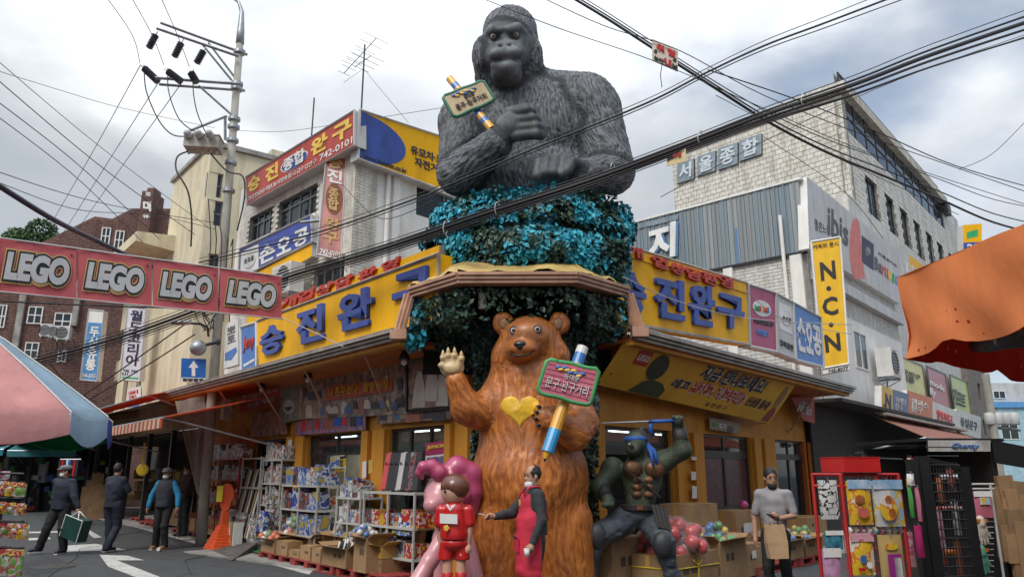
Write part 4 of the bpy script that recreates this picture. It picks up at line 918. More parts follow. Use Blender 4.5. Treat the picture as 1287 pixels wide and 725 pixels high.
 # far street end: dim facades, awnings
fe=T('far_shops','dark row of open-front shops at the far end of the left street','building',at(60,590,32))
FE=Wall((at(-40,590,32).x,32),(.985,.17),1)
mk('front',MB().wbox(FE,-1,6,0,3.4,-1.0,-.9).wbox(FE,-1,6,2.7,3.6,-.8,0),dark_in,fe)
r=random.Random(8);cl=MB()
for k in range(70):cl.box(FE.p(r.uniform(-.8,5.8),r.uniform(.1,2.2),r.uniform(-.7,-.1)),(r.uniform(.1,.35),.2,r.uniform(.1,.4)),mi=r.randrange(5))
mk('hung_goods',cl,[mat('goods_%d'%i,c,.6)for i,c in enumerate(((.3,.3,.3),(.3,.05,.04),(.05,.1,.25),(.35,.25,.05),(.05,.18,.08)))],fe,kind='stuff')
for k in range(3):mk('post',MB().wbox(FE,k*2.3,k*2.3+.15,0,3.4,-.05,.12),darkmetal,fe)
def awning(w,s0,s1,z,o0,o1,dz,m,label,val=.22,m2=None,cat='awning',name='shop_awning'):
 t=T(name,label,cat,w.p((s0+s1)/2,z,(o0+o1)/2));n=10;mb=MB();vs=[]
 for i in range(n+1):
  for k in range(7):vs.append(w.p(s0+(s1-s0)*i/n,z-dz*(k/6)-.04*math.sin(math.pi*k/6)*(i%2),o0+(o1-o0)*k/6))
 mb.add(vs+[v+Vector((0,0,-.015))for v in vs],[(i*7+k,i*7+k+1,(i+1)*7+k+1,(i+1)*7+k)for i in range(n)for k in range(6)]+[tuple(x+len(vs)for x in(i*7+k,(i+1)*7+k,(i+1)*7+k+1,i*7+k+1))for i in range(n)for k in range(6)])
 mk('awning_cloth',mb,m,t,smooth=False)
 if val:
  st=MB();ns=int(abs(s1-s0)/.16);mats_=[m,m2 or m]
  for i in range(ns):a=s0+(s1-s0)*i/ns;b_=s0+(s1-s0)*(i+1)/ns;st.wbox(w,min(a,b_),max(a,b_),z-dz-val,z-dz-.02,o1,o1+.015,mi=i%2)
  mk('valance',st,mats_,t)
 mk('awning_bar',MB().tube([w.p(s0,z-dz-.01,o1-.02),w.p(s1,z-dz-.01,o1-.02)],.025,6),steel,t)
 mk('awning_arm',MB().tube([w.p(s0+.1,z-dz,o1-.05),w.p(s0+.1,z-dz-.5,o0+.05)],.02,5),steel,t);mk('awning_arm',MB().tube([w.p(s1-.1,z-dz,o1-.05),w.p(s1-.1,z-dz-.5,o0+.05)],.02,5),steel,t)
 return t
orange_s=cloth_mat('faded_orange_awning',(.66,.16,.08),var=.15,vs=2,dirt=.25);teal_s=cloth_mat('teal_awning',(.07,.26,.28),var=.15,dirt=.25);green_s=cloth_mat('green_awning',(.05,.30,.18),dirt=.2);tan_s=cloth_mat('tan_awning',(.45,.37,.25),dirt=.25)
def s_at(x,y=580,o=1.5):return WL.sz(x,y,o)[0]
awning(WL,s_at(246,560,2),s_at(126,560,2),WL.sz(190,526,.3)[1],.3,2.7,.62,orange_s,'long faded orange awning with striped fringe over the market stall',.22,mat('pale_stripe',(.5,.38,.3),.7))
awning(WL,s_at(205,545,1.4),s_at(112,545,1.4)+4,WL.sz(190,520,.2)[1]+.45,.2,1.9,.4,cloth_mat('red_orange_awning',(.58,.11,.05),dirt=.3),'narrower red-orange awning above the long faded one',0)
awning(WL,s_at(128,560,1.5)+1,s_at(96,560,1.5)+3,3.55,.2,2.5,.55,tan_s,'tan awning beside the green awning down the left street',.2)
awning(WL,s_at(100,560,1.5)+4,s_at(60,560,1.5)+8,3.6,.2,2.7,.5,green_s,'green awning with pale ends down the left street',.3)
awning(FE,2.0,4.6,3.0,0,1.4,.5,teal_s,'teal awning of the right-hand far shop',.25);awning(FE,-.6,1.9,3.05,0,1.5,.5,cloth_mat('blue_teal_awning',(.06,.30,.38),dirt=.2),'bluer teal awning at the photo left edge behind the umbrella',.25)
# stall building fronts behind the orange awnings
bE2=WL.sz(254,300)[0]+b_end
sb=T('market_shop','dark open-front market shop under the faded orange awning','shop',WL.p(18,0))
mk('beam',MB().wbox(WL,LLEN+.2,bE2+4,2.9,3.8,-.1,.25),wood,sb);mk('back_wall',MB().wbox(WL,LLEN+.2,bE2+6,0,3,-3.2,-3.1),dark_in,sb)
for s in np.arange(LLEN+.25,bE2+4,2.6):mk('post',MB().wbox(WL,s,s+.12,0,2.9,.0,.14),darkmetal,sb)
cl=MB()
for k in range(60):a_=r.uniform(LLEN+2,bE2+3);z_=r.choice((0,.45,.9,1.35));cl.wbox(WL,a_,a_+r.uniform(.3,.6),z_,z_+r.uniform(.25,.44),r.uniform(-2.9,-2.4),-1.9+r.uniform(-.3,.3),mi=r.randrange(3))
mk('stacked_goods',cl,[MATS['raw_wood'],MATS['goods_0'],MATS['goods_3']],sb,kind='stuff')
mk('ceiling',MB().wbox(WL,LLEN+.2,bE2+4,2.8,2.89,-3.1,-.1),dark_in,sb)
mk('roof_sheet',prism(WL,LLEN+.25,bE2+2,[(0,3.82),(1.0,3.62),(1.0,3.65),(0,3.86)]),gutter,sb)
# far crown of leaves behind the banner
leafg=mat('leaf_green',(.06,.13,.03),.6,var=.35,vs=3);leafd=mat('leaf_dark',(.03,.075,.025),.6,var=.35,vs=3);barkm=mat('bark',(.1,.07,.05),.9,bump=.4)
def leaf_cloud(blobs,n,size,mats_,seed=1,flat=.5,sheet_=False):
 r=np.random.RandomState(seed);tot=sum(b[1][0]*b[1][1]*b[1][2]for b in blobs);V=[];Fc=[];mi=[]
 for c,rad,in blobs:
  k=max(10,int(n*(rad[0]*rad[1]*rad[2])/tot));d=r.normal(size=(k,3));d/=np.linalg.norm(d,axis=1)[:,None];q=np.array(c)+d*np.array(rad)*(r.uniform(.35,1,k)**.4)[:,None]
  for p in q:
   a=r.normal(size=3);a/=np.linalg.norm(a);b_=np.cross(a,r.normal(size=3));b_/=np.linalg.norm(b_);s=size*r.uniform(.6,1.3);m0=len(V)
   cc=np.cross(a,b_)*s*.25
   V+=[p-a*s,p+b_*s*.5+cc,p+a*s,p-b_*s*.5+cc];Fc+=[(m0,m0+1,m0+2),(m0,m0+2,m0+3)];k2=r.randint(len(mats_));mi+=[k2,k2]
 mb=MB();mb.v=V;mb.f=Fc;mb.mi=mi;return mb
tp=at(38,292,55);tr=T('broadleaf_tree','leafy green tree showing above the red banner','tree',(tp.x,tp.y,0))
mk('trunk',MB().tube([(tp.x,55,0),(tp.x+.2,55,8),(tp.x,55,tp.z)],[.4,.3,.1],8).tube([(tp.x+.2,55,9),(tp.x+1.2,55,tp.z)],[.16,.05],6).tube([(tp.x+.2,55,10),(tp.x-1.2,55.4,tp.z)],[.16,.05],6),barkm,tr)
mk('crown',leaf_cloud([((tp.x+.9,55,tp.z+.3),(1.1,1.1,.75)),((tp.x-.8,55,tp.z-.3),(1.1,1.1,.6)),((tp.x+1.6,55.3,tp.z-.5),(1.0,1,.6)),((tp.x,54.6,tp.z-.9),(1.8,1.3,.8))],2600,.15,[leafg,leafd],3),[leafg,leafd],tr)
from mathutils.bvhtree import BVHTree
def A(px,py,Y):return np.array(at(px,py,Y))
def hairmat(key,base,tip,rough=.5,bump=1.0,scale=1.6,coat=0.,dist=.03):
 """painted carved fur: grooves follow the carved strands (a coordinate stored on the mesh)"""
 m=bpy.data.materials.new(key);m.use_nodes=True;t=m.node_tree;L=t.links.new;b=t.nodes['Principled BSDF'];MATS[key]=m
 at_=N('ShaderNodeAttribute',t);at_.attribute_name='strand'
 n=N('ShaderNodeTexNoise',t);n.inputs['Scale'].default_value=scale;n.inputs['Detail'].default_value=4;n.inputs['Roughness'].default_value=.6;L(at_.outputs['Vector'],n.inputs[0])
 r=N('ShaderNodeValToRGB',t);e=r.color_ramp.elements;e[0].position=.38;e[1].position=.62;e[0].color=(*base,1);e[1].color=(*tip,1);L(n.outputs['Fac'],r.inputs[0])
 tc=N('ShaderNodeTexCoord',t);n2=N('ShaderNodeTexNoise',t);n2.inputs['Scale'].default_value=1.3;n2.inputs['Detail'].default_value=5;L(tc.outputs['Object'],n2.inputs[0])
 mx=N('ShaderNodeMixRGB',t,blend_type='MULTIPLY');r2=N('ShaderNodeValToRGB',t);q=r2.color_ramp.elements;q[0].position=.35;q[0].color=(.72,.72,.72,1);q[1].position=.65;q[1].color=(1.1,1.1,1.1,1)
 L(n2.outputs['Fac'],r2.inputs[0]);mx.inputs[0].default_value=1;L(r.outputs[0],mx.inputs[1]);L(r2.outputs[0],mx.inputs[2]);L(mx.outputs[0],b.inputs['Base Color'])
 bp=N('ShaderNodeBump',t);bp.inputs['Strength'].default_value=bump;bp.inputs['Distance'].default_value=dist;L(n.outputs['Fac'],bp.inputs['Height']);L(bp.outputs[0],b.inputs['Normal'])
 b.inputs['Roughness'].default_value=rough
 if coat:b.inputs['Coat Weight'].default_value=coat;b.inputs['Coat Roughness'].default_value=.25
 return m
def strands(s,dirs,fa,fl,amp,smooth=(),warp=.25,seed=0):
 """carve strands into a sculpt; dirs: tag -> direction of growth"""
 v,n=s.v,s.normals();D=np.zeros_like(v)
 for k in np.unique(s.vid):
  d=np.array(dirs.get(int(k),(0,0,-1)),float);D[s.vid==k]=d/np.linalg.norm(d)
 for _ in range(6):
  a=np.zeros_like(D)
  for i in range(4):np.add.at(a,s.q[:,i],D[s.q[:,(i+1)%4]]);np.add.at(a,s.q[:,i],D[s.q[:,(i-1)%4]])
  D=D+a*.25;D/=np.maximum(1e-6,np.linalg.norm(D,axis=1))[:,None]
 w=np.stack([vnoise(v*3.1,5+i+seed)for i in range(3)],1)-.5
 p=v+w*warp;al=(p*D).sum(1)[:,None]
 q=fa*(p-D*al)+fl*D*al
 r1=1-np.abs(2*vnoise(q,seed)-1);r2=1-np.abs(2*vnoise(q*2.1+7,seed+1)-1)
 k=np.ones(len(v));
 for tg in smooth:k[s.vid==tg]=0
 for _ in range(5):
  a=np.zeros(len(v));c=np.zeros(len(v))
  for i in range(4):np.add.at(a,s.q[:,i],k[s.q[:,(i+1)%4]]);np.add.at(c,s.q[:,i],1)
  k=.5*k+.5*a/np.maximum(c,1)
 s.v=v+n*((r1*.65+r2*.35-.5)*amp*k)[:,None];s.k=k
 return q*(.06+.94*k[:,None])
def bvh_of(me):
 v=np.empty(len(me.vertices)*3,np.float32);me.vertices.foreach_get('co',v)
 return BVHTree.FromPolygons([tuple(x)for x in v.reshape(-1,3)],[tuple(p.vertices)for p in me.polygons])
EYE=Vector((0,0,CAMH))
def stick(bvh,px,py,lift=.006):
 d=ray(px,py).normalized();h,n,i,_=bvh.ray_cast(EYE,d)
 if h is None:return None
 return h+n*lift if n.dot(d)<0 else h-n*lift
def decal(name,bvh,outline,m,parent,step=2.2,lift=.008):
 """a thin painted patch laid on a sculpted surface: fan grid inside a closed outline"""
 c=(sum(p[0]for p in outline)/len(outline),sum(p[1]for p in outline)/len(outline));n=len(outline);K=9;vs=[stick(bvh,*c,lift)];
 for k in range(1,K+1):
  for p in outline:vs.append(stick(bvh,c[0]+(p[0]-c[0])*k/K,c[1]+(p[1]-c[1])*k/K,lift if k<K else 0.))
 if any(v is None for v in vs):return None
 fs=[(0,1+(i+1)%n,1+i)for i in range(n)]+[(1+k*n+i,1+k*n+(i+1)%n,1+(k+1)*n+(i+1)%n,1+(k+1)*n+i)for k in range(K-1)for i in range(n)]
 return mk(name,MB().add(vs,fs),m,parent,smooth=True)
 # ------------------------------------------------------------------ the gorilla
def gorilla():
 g=Sculpt((-1.75,10.0,5.2),(2.35,13.0,9.95),.023)
 HEAD,FACE,TORSO,ARML,ARMR,HAND,FORL,FORR,JAW=1,2,3,4,5,6,7,8,9
 g.ell(A(664,170,11.95),(1.22,.72,.85),.3,tag=TORSO);g.ell(A(667,232,11.9),(1.28,.85,.80),.3,tag=TORSO)
 g.cone(A(640,108,11.75),A(664,150,11.95),.50,.85,.3,tag=TORSO)
 g.ell(A(700,165,11.45),(.50,.35,.40),.2,tag=TORSO);g.ell(A(632,172,11.45),(.50,.32,.42),.2,tag=TORSO)
 g.ell(A(588,152,11.65),(.48,.46,.50),.32,tag=ARML);g.cone(A(585,160,11.6),A(578,219,11.2),.42,.34,.15,tag=ARML)
 g.ell(A(735,140,11.65),(.56,.50,.54),.34,tag=ARMR);g.cone(A(690,120,11.8),A(735,128,11.7),.42,.46,.25,tag=ARMR);g.cone(A(745,145,11.6),A(768,212,11.3),.47,.37,.15,tag=ARMR)
 g.cone(A(577,218,11.15),A(624,181,10.62),.33,.235,.1,tag=FORL)
 g.cone(A(770,219,11.2),A(722,219,10.72),.33,.21,.1,tag=FORR)
 g.ell(A(641,52,11.55),(.48,.56,.55),.10,tag=HEAD);g.ell(A(639,88,11.55),(.575,.52,.52),.18,tag=HEAD)
 g.ell(A(641,38,11.6),(.45,.50,.34),.08,tag=HEAD)
 g.ell(A(636,58,11.25),(.42,.34,.48),.10,tag=FACE)
 g.chain([A(611,46,11.08),A(619,39,10.98),A(630,39.5,10.93),A(640,38.5,10.93),A(650,36.5,10.98),A(659,43,11.08)],[.06,.095,.075,.075,.095,.06],.045,FACE)
 g.ell(A(620,46.5,10.88),(.14,.12,.062),.04,mode='sub');g.ell(A(648,44.5,10.88),(.14,.12,.062),.04,mode='sub')
 g.ell(A(636,74,11.12),(.34,.36,.26),.09,tag=FACE)
 g.cone(A(634,42,11.0),A(634.5,56,10.86),.05,.075,.05,tag=FACE)
 g.ell(A(627,57,10.86),(.085,.07,.06),.03,tag=FACE);g.ell(A(642.5,56,10.86),(.085,.07,.06),.03,tag=FACE)
 g.ell(A(628.5,58.2,10.775),(.045,.05,.03),.02,mode='sub');g.ell(A(641,57.2,10.775),(.045,.05,.03),.02,mode='sub')
 g.ell(A(625.5,68.5,10.84),(.14,.11,.095),.05,tag=FACE);g.ell(A(646,67,10.84),(.14,.11,.095),.05,tag=FACE)
 g.chain([A(615,77.5,10.92),A(626,78.4,10.74),A(636,78.2,10.71),A(646,77,10.74),A(656,75.5,10.92)],[.017]*5,.012,mode='sub')
 g.chain([A(619,82,10.93),A(636,83.5,10.82),A(653,80.5,10.93)],[.04,.06,.04],.05,FACE)
 g.ell(A(636.5,94,11.05),(.26,.24,.19),.1,tag=JAW);g.ell(A(606,70,11.25),(.16,.2,.3),.14,tag=HEAD);g.ell(A(669,70,11.3),(.16,.2,.3),.14,tag=HEAD)
 # upright fist on the chest: back of the hand to the viewer, four fingers stacked at its right
 g.ell(A(645,160,10.5),(.28,.17,.24),.06,tag=HAND)
 for i,(y,x1)in enumerate(((139,668),(149,675),(159,679),(168.5,680))):
  g.chain([A(650,y+3,10.42),A(x1-6,y,10.33),A(x1,y+2,10.45),A(x1-6,y+3,10.66)],[.085,.078,.072,.06],.025,HAND)
 g.cone(A(640,141,10.5),A(662,134,10.42),.08,.062,.03,tag=HAND)
 # second hand lies low, knuckles up, four fingers hanging
 g.ell(A(703,210,10.62),(.30,.2,.17),.06,tag=HAND)
 for i,(x,y)in enumerate(((677,205),(687,201),(698,200),(709,202))):
  g.chain([A(x+5,y+2,10.60),A(x+1,y,10.43),A(x-2,y+17,10.34),A(x-1,y+29,10.5)],[.085,.082,.078,.06],.022,HAND)
 g.chain([A(728,207,10.58),A(720,204,10.40),A(713,215,10.34),A(709,224,10.36)],[.09,.082,.075,.055],.025,HAND)
 g.skin();g.relax(1,.4)
 fd={TORSO:(.1,0,-1),ARML:(-.1,0,-1),ARMR:(.35,0,-1),HEAD:(0,.1,-1),FORL:tuple(A(624,181,10.62)-A(577,218,11.15)),FORR:tuple(A(722,219,10.72)-A(770,219,11.2)),JAW:(0,0,-1)}
 st=strands(g,fd,19,4.0,.048,smooth=(FACE,HAND,JAW),warp=.12)
 root=T('gorilla_statue','giant dark grey gorilla statue holding a small sign above the teal flowers','statue',A(665,240,11.9))
 me=g.mesh('body',{'strand':st});fur=hairmat('carved_grey_fur',(.035,.04,.045),(.20,.215,.235),.6,1.,1.5,dist=.04)
 mk('body',me,fur,root,smooth=True)
 for x,y in((620,46.3),(648.4,44.2)):
  c=Vector(A(x,y,10.965));e=mk('eye',MB().ball(c,.052,16),mat('eye_grey',(.20,.19,.19),.25,coat=.5),root,smooth=True)
  f=(EYE-c).normalized();f=Vector((f.x*.3,f.y,f.z*.35)).normalized()
  mk('iris',MB().ball(c+f*.030,.028,12),mat('iris_brown',(.04,.025,.02),.2,coat=.5),e,smooth=True);mk('pupil',MB().ball(c+f*.046,.015,10),black,e,smooth=True)
 return bvh_of(me),root
gb_,groot=gorilla()
# hand-held sign boards on pencil-like poles
def pole_sign(label,board,Y,stick_pts,Ys,fill,rim,lines,txtmat,loc,planks=False,r=.045,seed=1):
 t=T('pole_sign',label,'sign',loc)
 W=Wall((at(board[0][0],board[0][1],Y).x,Y),(1,0),1)
 q=[W.hit(*p)for p in board];c=sum(q,Vector())/4;mbp=MB()
 rr=random.Random(seed)
 def pt(u,v):return q[0]*(1-u)*(1-v)+q[1]*u*(1-v)+q[2]*u*v+q[3]*(1-u)*v
 ring=[]
 for(a,b)in((0,1),(1,2),(2,3),(3,0)):
  co=[(0,0),(1,0),(1,1),(0,1)]
  for k in range(7):f=.07+.86*k/6;ring.append((co[a][0]*(1-f)+co[b][0]*f,co[a][1]*(1-f)+co[b][1]*f))
 ring=[(u,v+.018*math.sin(i*1.7))for i,(u,v)in enumerate(ring)]
 P=[pt(u,v)for u,v in ring];n=len(P)
 mk('backing',MB().add([p+Vector((0,-.02,0))for p in P]+[p+Vector((0,.05,0))for p in P],[tuple(range(n)),tuple(range(2*n-1,n-1,-1))]+[(i,n+i,n+(i+1)%n,(i+1)%n)for i in range(n)]),fill,t)
 mk('rim',MB().tube(P+[P[0],P[1]],.032,6),rim,t,smooth=True)
 if planks:
  for k in range(1,7):mk('plank_joint',MB().tube([pt(.04,k/7)+Vector((0,-.022,0)),pt(.96,k/7)+Vector((0,-.022,0))],.005,4),mat('joint_dark_pink',(.25,.04,.08)),t)
 for s_,u0,v0,u1,v1 in lines:text(s_,[pt(u0,v0)+Vector((0,-.026,0)),pt(u1,v0)+Vector((0,-.026,0)),pt(u1,v1)+Vector((0,-.026,0)),pt(u0,v1)+Vector((0,-.026,0))],txtmat,t,.015,.0)
 for k in range(9):
  u,v=.24+.06*k,.17+.05*math.sin(k*2.1)+.01*k;m_=ylet if k%2 else blueadv
  mk('leaf_ornament',MB().ball(pt(u,v)+Vector((0,-.03,0)),(.045*(q[1]-q[0]).length/.7,.015,.022),8),m_,t,smooth=True)
 for(p0,y0),(p1,y1),r0,r1,m_,nm in stick_pts:
  a,b=at(*p0,y0),at(*p1,y1);mk(nm,MB().tube([a,b],[r0,r1],12),m_,t,smooth=False)
 return t
py=mat('pencil_yellow',(.72,.36,.03),.4,coat=.3);pb=mat('pencil_blue',(.03,.16,.45),.4,coat=.3);sky=mat('pencil_sky_blue',(.03,.28,.55),.35,coat=.4)
gq_=lambda f:((565+(617-565)*f,99+(161-99)*f),10.95-.35*f)
pole_sign('small cream sign on a yellow and blue striped stick held by the gorilla',[(556,122),(607,102),(622,126),(571,148)],10.62,
[(gq_(a),gq_(b),.062,.062,m_,'stick')for a,b,m_ in((0,.12,py),(.12,.2,pb),(.2,.66,py),(.66,.74,pb),(.74,.82,py),(.82,.9,pb),(.9,1.02,py))],None,
mat('sign_cream',(.52,.40,.24),.6,dirt=.2),mat('rim_green',(.04,.16,.10),.5),[('동대문',.42,.30,.66,.50),('문구·완구거리',.14,.56,.88,.82)],navy,A(590,125,10.8))
# ------------------------------------------------------------------ the bear
def bear():
 YB=10.45
 g=Sculpt((-1.25,9.3,-.1),(1.45,11.4,4.2),.02)
 BODY,HEAD,ARML,ARMR,LEG,SM=1,2,3,4,5,6
 g.ell(A(666,602,YB),(.80,.62,.80),.2,tag=BODY);g.ell(A(664,520,YB),(.70,.52,.75),.25,tag=BODY)
 g.ell(A(664,468,10.42),(.50,.42,.38),.2,tag=BODY)
 g.cone(A(627,655,YB-.02),A(620,752,YB-.08),.42,.37,.10,tag=LEG);g.cone(A(705,655,YB-.02),A(712,752,YB-.08),.42,.37,.10,tag=LEG)
 g.ell(A(618,757,10.1),(.36,.45,.2),.1,tag=LEG);g.ell(A(714,757,10.1),(.36,.45,.2),.1,tag=LEG)
 g.ell(A(666,429,10.28),(.425,.40,.35),.1,tag=HEAD)
 g.ell(A(640,448,10.3),(.24,.28,.24),.12,tag=HEAD);g.ell(A(694,448,10.3),(.24,.28,.24),.12,tag=HEAD)
 g.ell(A(656,440,10.0),(.225,.26,.15),.08,tag=SM);g.ell(A(664,419,10.05),(.24,.2,.16),.1,tag=SM)
 g.ell(A(655,449,9.98),(.14,.18,.07),.05,tag=SM)
 g.chain([A(643,443.5,9.84),A(650,446.5,9.765),A(655,446,9.75),A(663,446,9.775),A(671,440.5,9.86)],[.017]*5,.012,mode='sub')
 for x,s_ in((632.5,-1),(703,1)):
  g.ell(A(x,406,10.32),(.145,.08,.16),.06,tag=HEAD);g.ell(A(x-s_*1.5,407,10.22),(.085,.06,.10),.03,mode='sub')
 g.chain([A(628,500,10.4),A(600,518,10.2),A(586,513,10.1),A(573,478,9.98)],[.26,.21,.19,.135],.10,ARML)
 g.chain([A(716,500,10.38),A(730,530,10.1),A(722,545,9.92),A(697,530,9.72)],[.26,.22,.20,.15],.09,ARMR)
 g.ell(A(690,524,9.70),(.17,.12,.15),.05,tag=ARMR)
 for x,y in((679,512),(676,519),(675,527),(678,535)):g.cone(A(690,(y+524)/2,9.66),A(x,y,9.66),.07,.045,.02,tag=ARMR)
 g.cut(2,0.0,1)
 g.skin();g.relax(1,.4)
 dirs={BODY:(.05,0,-1),HEAD:(0,.1,-1),ARML:tuple(A(600,518,10.2)-A(573,478,9.98)),ARMR:(-.9,-.2,.3),LEG:(.1,0,-1)}
 st=strands(g,dirs,15,3.4,.027,smooth=(SM,),warp=.14,seed=3)
 root=T('bear_statue','giant glossy orange-brown bear statue standing upright with a raised paw','statue',(A(666,700,YB)[0],YB,0))
 me=g.mesh('body',{'strand':st});m=hairmat('carved_brown_fur',(.30,.085,.016),(.56,.185,.036),.42,.6,1.4,coat=.2,dist=.02)
 mk('body',me,m,root,smooth=True);bv=bvh_of(me)
 blk=mat('nose_black',(.015,.015,.017),.25,coat=.5);cream=mat('paw_cream',(.52,.37,.19),.45,coat=.2,bump=.2,bs=12)
 for x,y in((644.8,414.8),(675.8,413.3)):
  p=stick(bv,x,y,-.012);e=mk('eye',MB().ball(p,(.05,.035,.05),16),white,root,smooth=True);f=(EYE-p).normalized()
  mk('eyelid_ring',MB().tube([p+Vector((.049*math.cos(t),-.022,.049*math.sin(t)))for t in np.linspace(0,6.28,17)],.009,5),black,e);mk('iris',MB().ball(p+Vector((0,-.022,0)),(.03,.02,.03),12),mat('iris_tan',(.10,.07,.04),.3),e,smooth=True);mk('pupil',MB().ball(p+Vector((0,-.032,0)),(.022,.015,.022),12),blk,e,smooth=True)
 mk('mouth_line',MB().tube([q_ for q_ in(stick(bv,x,y,.002)for x,y in((641,442.5),(645,445.5),(650,446.8),(655,446),(661,446.6),(667,444),(671.5,440.5)))if q_],.010,6),blk,root,smooth=True)
 for x in(634,701.5):mk('inner_ear',MB().ball(A(x,407,10.255),(.07,.03,.085),14),mat('ear_tan',(.30,.16,.07),.5,var=.2),root,smooth=True)
 p=stick(bv,653.5,433,-.02);s2=Sculpt(np.array(p)-.2,np.array(p)+.2,.012);s2.ell(np.array(p)+(0,.02,.015),(.09,.07,.055),.02);s2.ell(np.array(p)+(0,.01,-.035),(.045,.05,.04),.03)
 for sx_ in(-1,1):s2.ell(np.array(p)+(sx_*.04,-.05,-.005),(.016,.03,.012),.01,mode='sub')
 s2.skin();mk('nose',s2.mesh('nose'),blk,root,smooth=True)
 # raised paw seen from its pads
 c=A(568,459,9.93);s3=Sculpt(c-(.35,.3,.35),c+(.35,.3,.4),.014);s3.ell(c+(0,.02,-.02),(.165,.09,.15),.03);s3.ell(c+(.0,-.05,-.05),(.11,.05,.08),.02)
 tips=[]
 for x,y0,y1 in((557,451,441),(563.5,448,437.5),(571.5,448,437.5),(580,452,442)):
  a,b=A(x+(568-x)*.25,y0+6,9.92),A(x,y0-2,9.90);s3.cone(a,b,.055,.046,.015);s3.ell(b+(0,-.035,-.01),(.035,.025,.04),.01);tips.append((b,A(x-.3,y1-1.5,9.88)))
 s3.cone(A(561,462,9.9),A(554,459,9.88),.05,.04,.015);s3.skin();mk('raised_paw',s3.mesh('raised_paw'),cream,root,smooth=True)
 for a,b in tips:mk('claw',MB().tube([a,(Vector(a)+Vector(b))/2+Vector((0,-.01,0)),b],[.036,.026,.005],8),cream,root,smooth=True)
 for x,y in((679,512),(676,519),(675,527),(678,535)):
  a=Vector(A(x+1,y,9.63));b=Vector(A(x-5.5,y-1+(y-523)*.05,9.60));mk('claw',MB().tube([a,(a+b)/2+Vector((0,-.015,.012)),b],[.026,.019,.004],7),blk,root,smooth=True)
 hrt=[]
 for t in np.linspace(0,2*math.pi,49)[:-1]:
  x=16*math.sin(t)**3;y=13*math.cos(t)-5*math.cos(2*t)-2*math.cos(3*t)-math.cos(4*t);hrt.append((653.5+x*1.5,514-y*1.38))
 decal('heart',bv,hrt,mat('heart_yellow',(.70,.42,.02),.45,bump=.3,bs=30),root,lift=.014)
 return bv,root
bb_,broot=bear()
pf=lambda f:((732.5+(684-732.5)*f,436+(580-436)*f),9.72-.32*f)
pole_sign('pink planked sign with green rim on a big pencil held by the bear',[(688,451),(753,465),(741,510),(675,492)],9.42,
[(pf(a),pf(b),r0,r1,m_,nm)for a,b,r0,r1,m_,nm in((0,.06,.075,.078,white,'eraser'),(.06,.15,.078,.078,pb,'pencil_band'),(.15,.78,.078,.078,py,'pencil_body'),(.78,.92,.08,.08,sky,'pencil_body'),(.72,.785,.081,.081,sky,'pencil_body'))]+[(pf(.885),pf(.975),.081,.022,py,'pencil_cone'),(pf(.975),pf(1.005),.022,.003,black,'pencil_lead')],
None,mat('sign_pink',(.52,.13,.18),.5,var=.2,vs=5),mat('rim_bright_green',(.06,.30,.10),.5),[('동대문',.40,.30,.68,.46),('문구·완구거리',.10,.50,.90,.80)],white,A(715,500,9.6),planks=True)
# ------------------------------------------------------------------ flower tower, canopy and ivy
def leaves(name,gen,n,size,mats_,parent,seed=2,pick=None,stuff=True,droop=.3,tilt=0.):
 r=np.random.RandomState(seed);P,Nn=gen(r,n);n=len(P)
 a=r.normal(size=(n,3));a-=Nn*(a*Nn).sum(1)[:,None]*.7;a[:,2]-=droop;a/=np.linalg.norm(a,axis=1)[:,None]
 b=np.cross(a,Nn+r.normal(size=(n,3))*.45);b/=np.linalg.norm(b,axis=1)[:,None];up=np.cross(b,a);s=size*r.uniform(.6,1.35,n)[:,None]
 v=np.stack([P-a*s,P-a*s*.1+b*s*.62+up*s*.22,P+a*s,P-a*s*.1-b*s*.62+up*s*.22],1).reshape(-1,3)
 f=np.arange(n*4).reshape(-1,4);q=np.concatenate([f[:,[0,1,2]],f[:,[0,2,3]]])
 me=fast_mesh(name,v,q);mi=pick(P,r)if pick is not None else r.randint(len(mats_),size=n)
 for m_ in mats_:me.materials.append(m_)
 me.polygons.foreach_set('material_index',np.concatenate([mi,mi]).astype(np.int32));return mk(name,me,mats_,parent,kind='stuff' if stuff else None)
teal=mat('teal_petal',(.015,.30,.42),.55,var=.35,vs=6);teal2=mat('pale_teal_petal',(.05,.42,.52),.55,var=.3,vs=6);dteal=mat('dark_teal_leaf',(.014,.085,.085),.5,var=.4,vs=6)
dgreen=mat('dark_ivy_leaf',(.014,.042,.022),.45,var=.4,vs=6);dgreen2=mat('grey_green_leaf',(.045,.085,.055),.5,var=.4,vs=6)
TC=np.array([A(668,300,11.75)[0],11.8]);ZB,ZT=4.45,5.66
def drum_r(z,th):
 f=(z-ZB)/(ZT-ZB);base=1.60+.12*np.sin(f*math.pi*1.0)-.10*np.exp(-((f-.62)/.07)**2)+.08*(f>.68)
 return base*.975
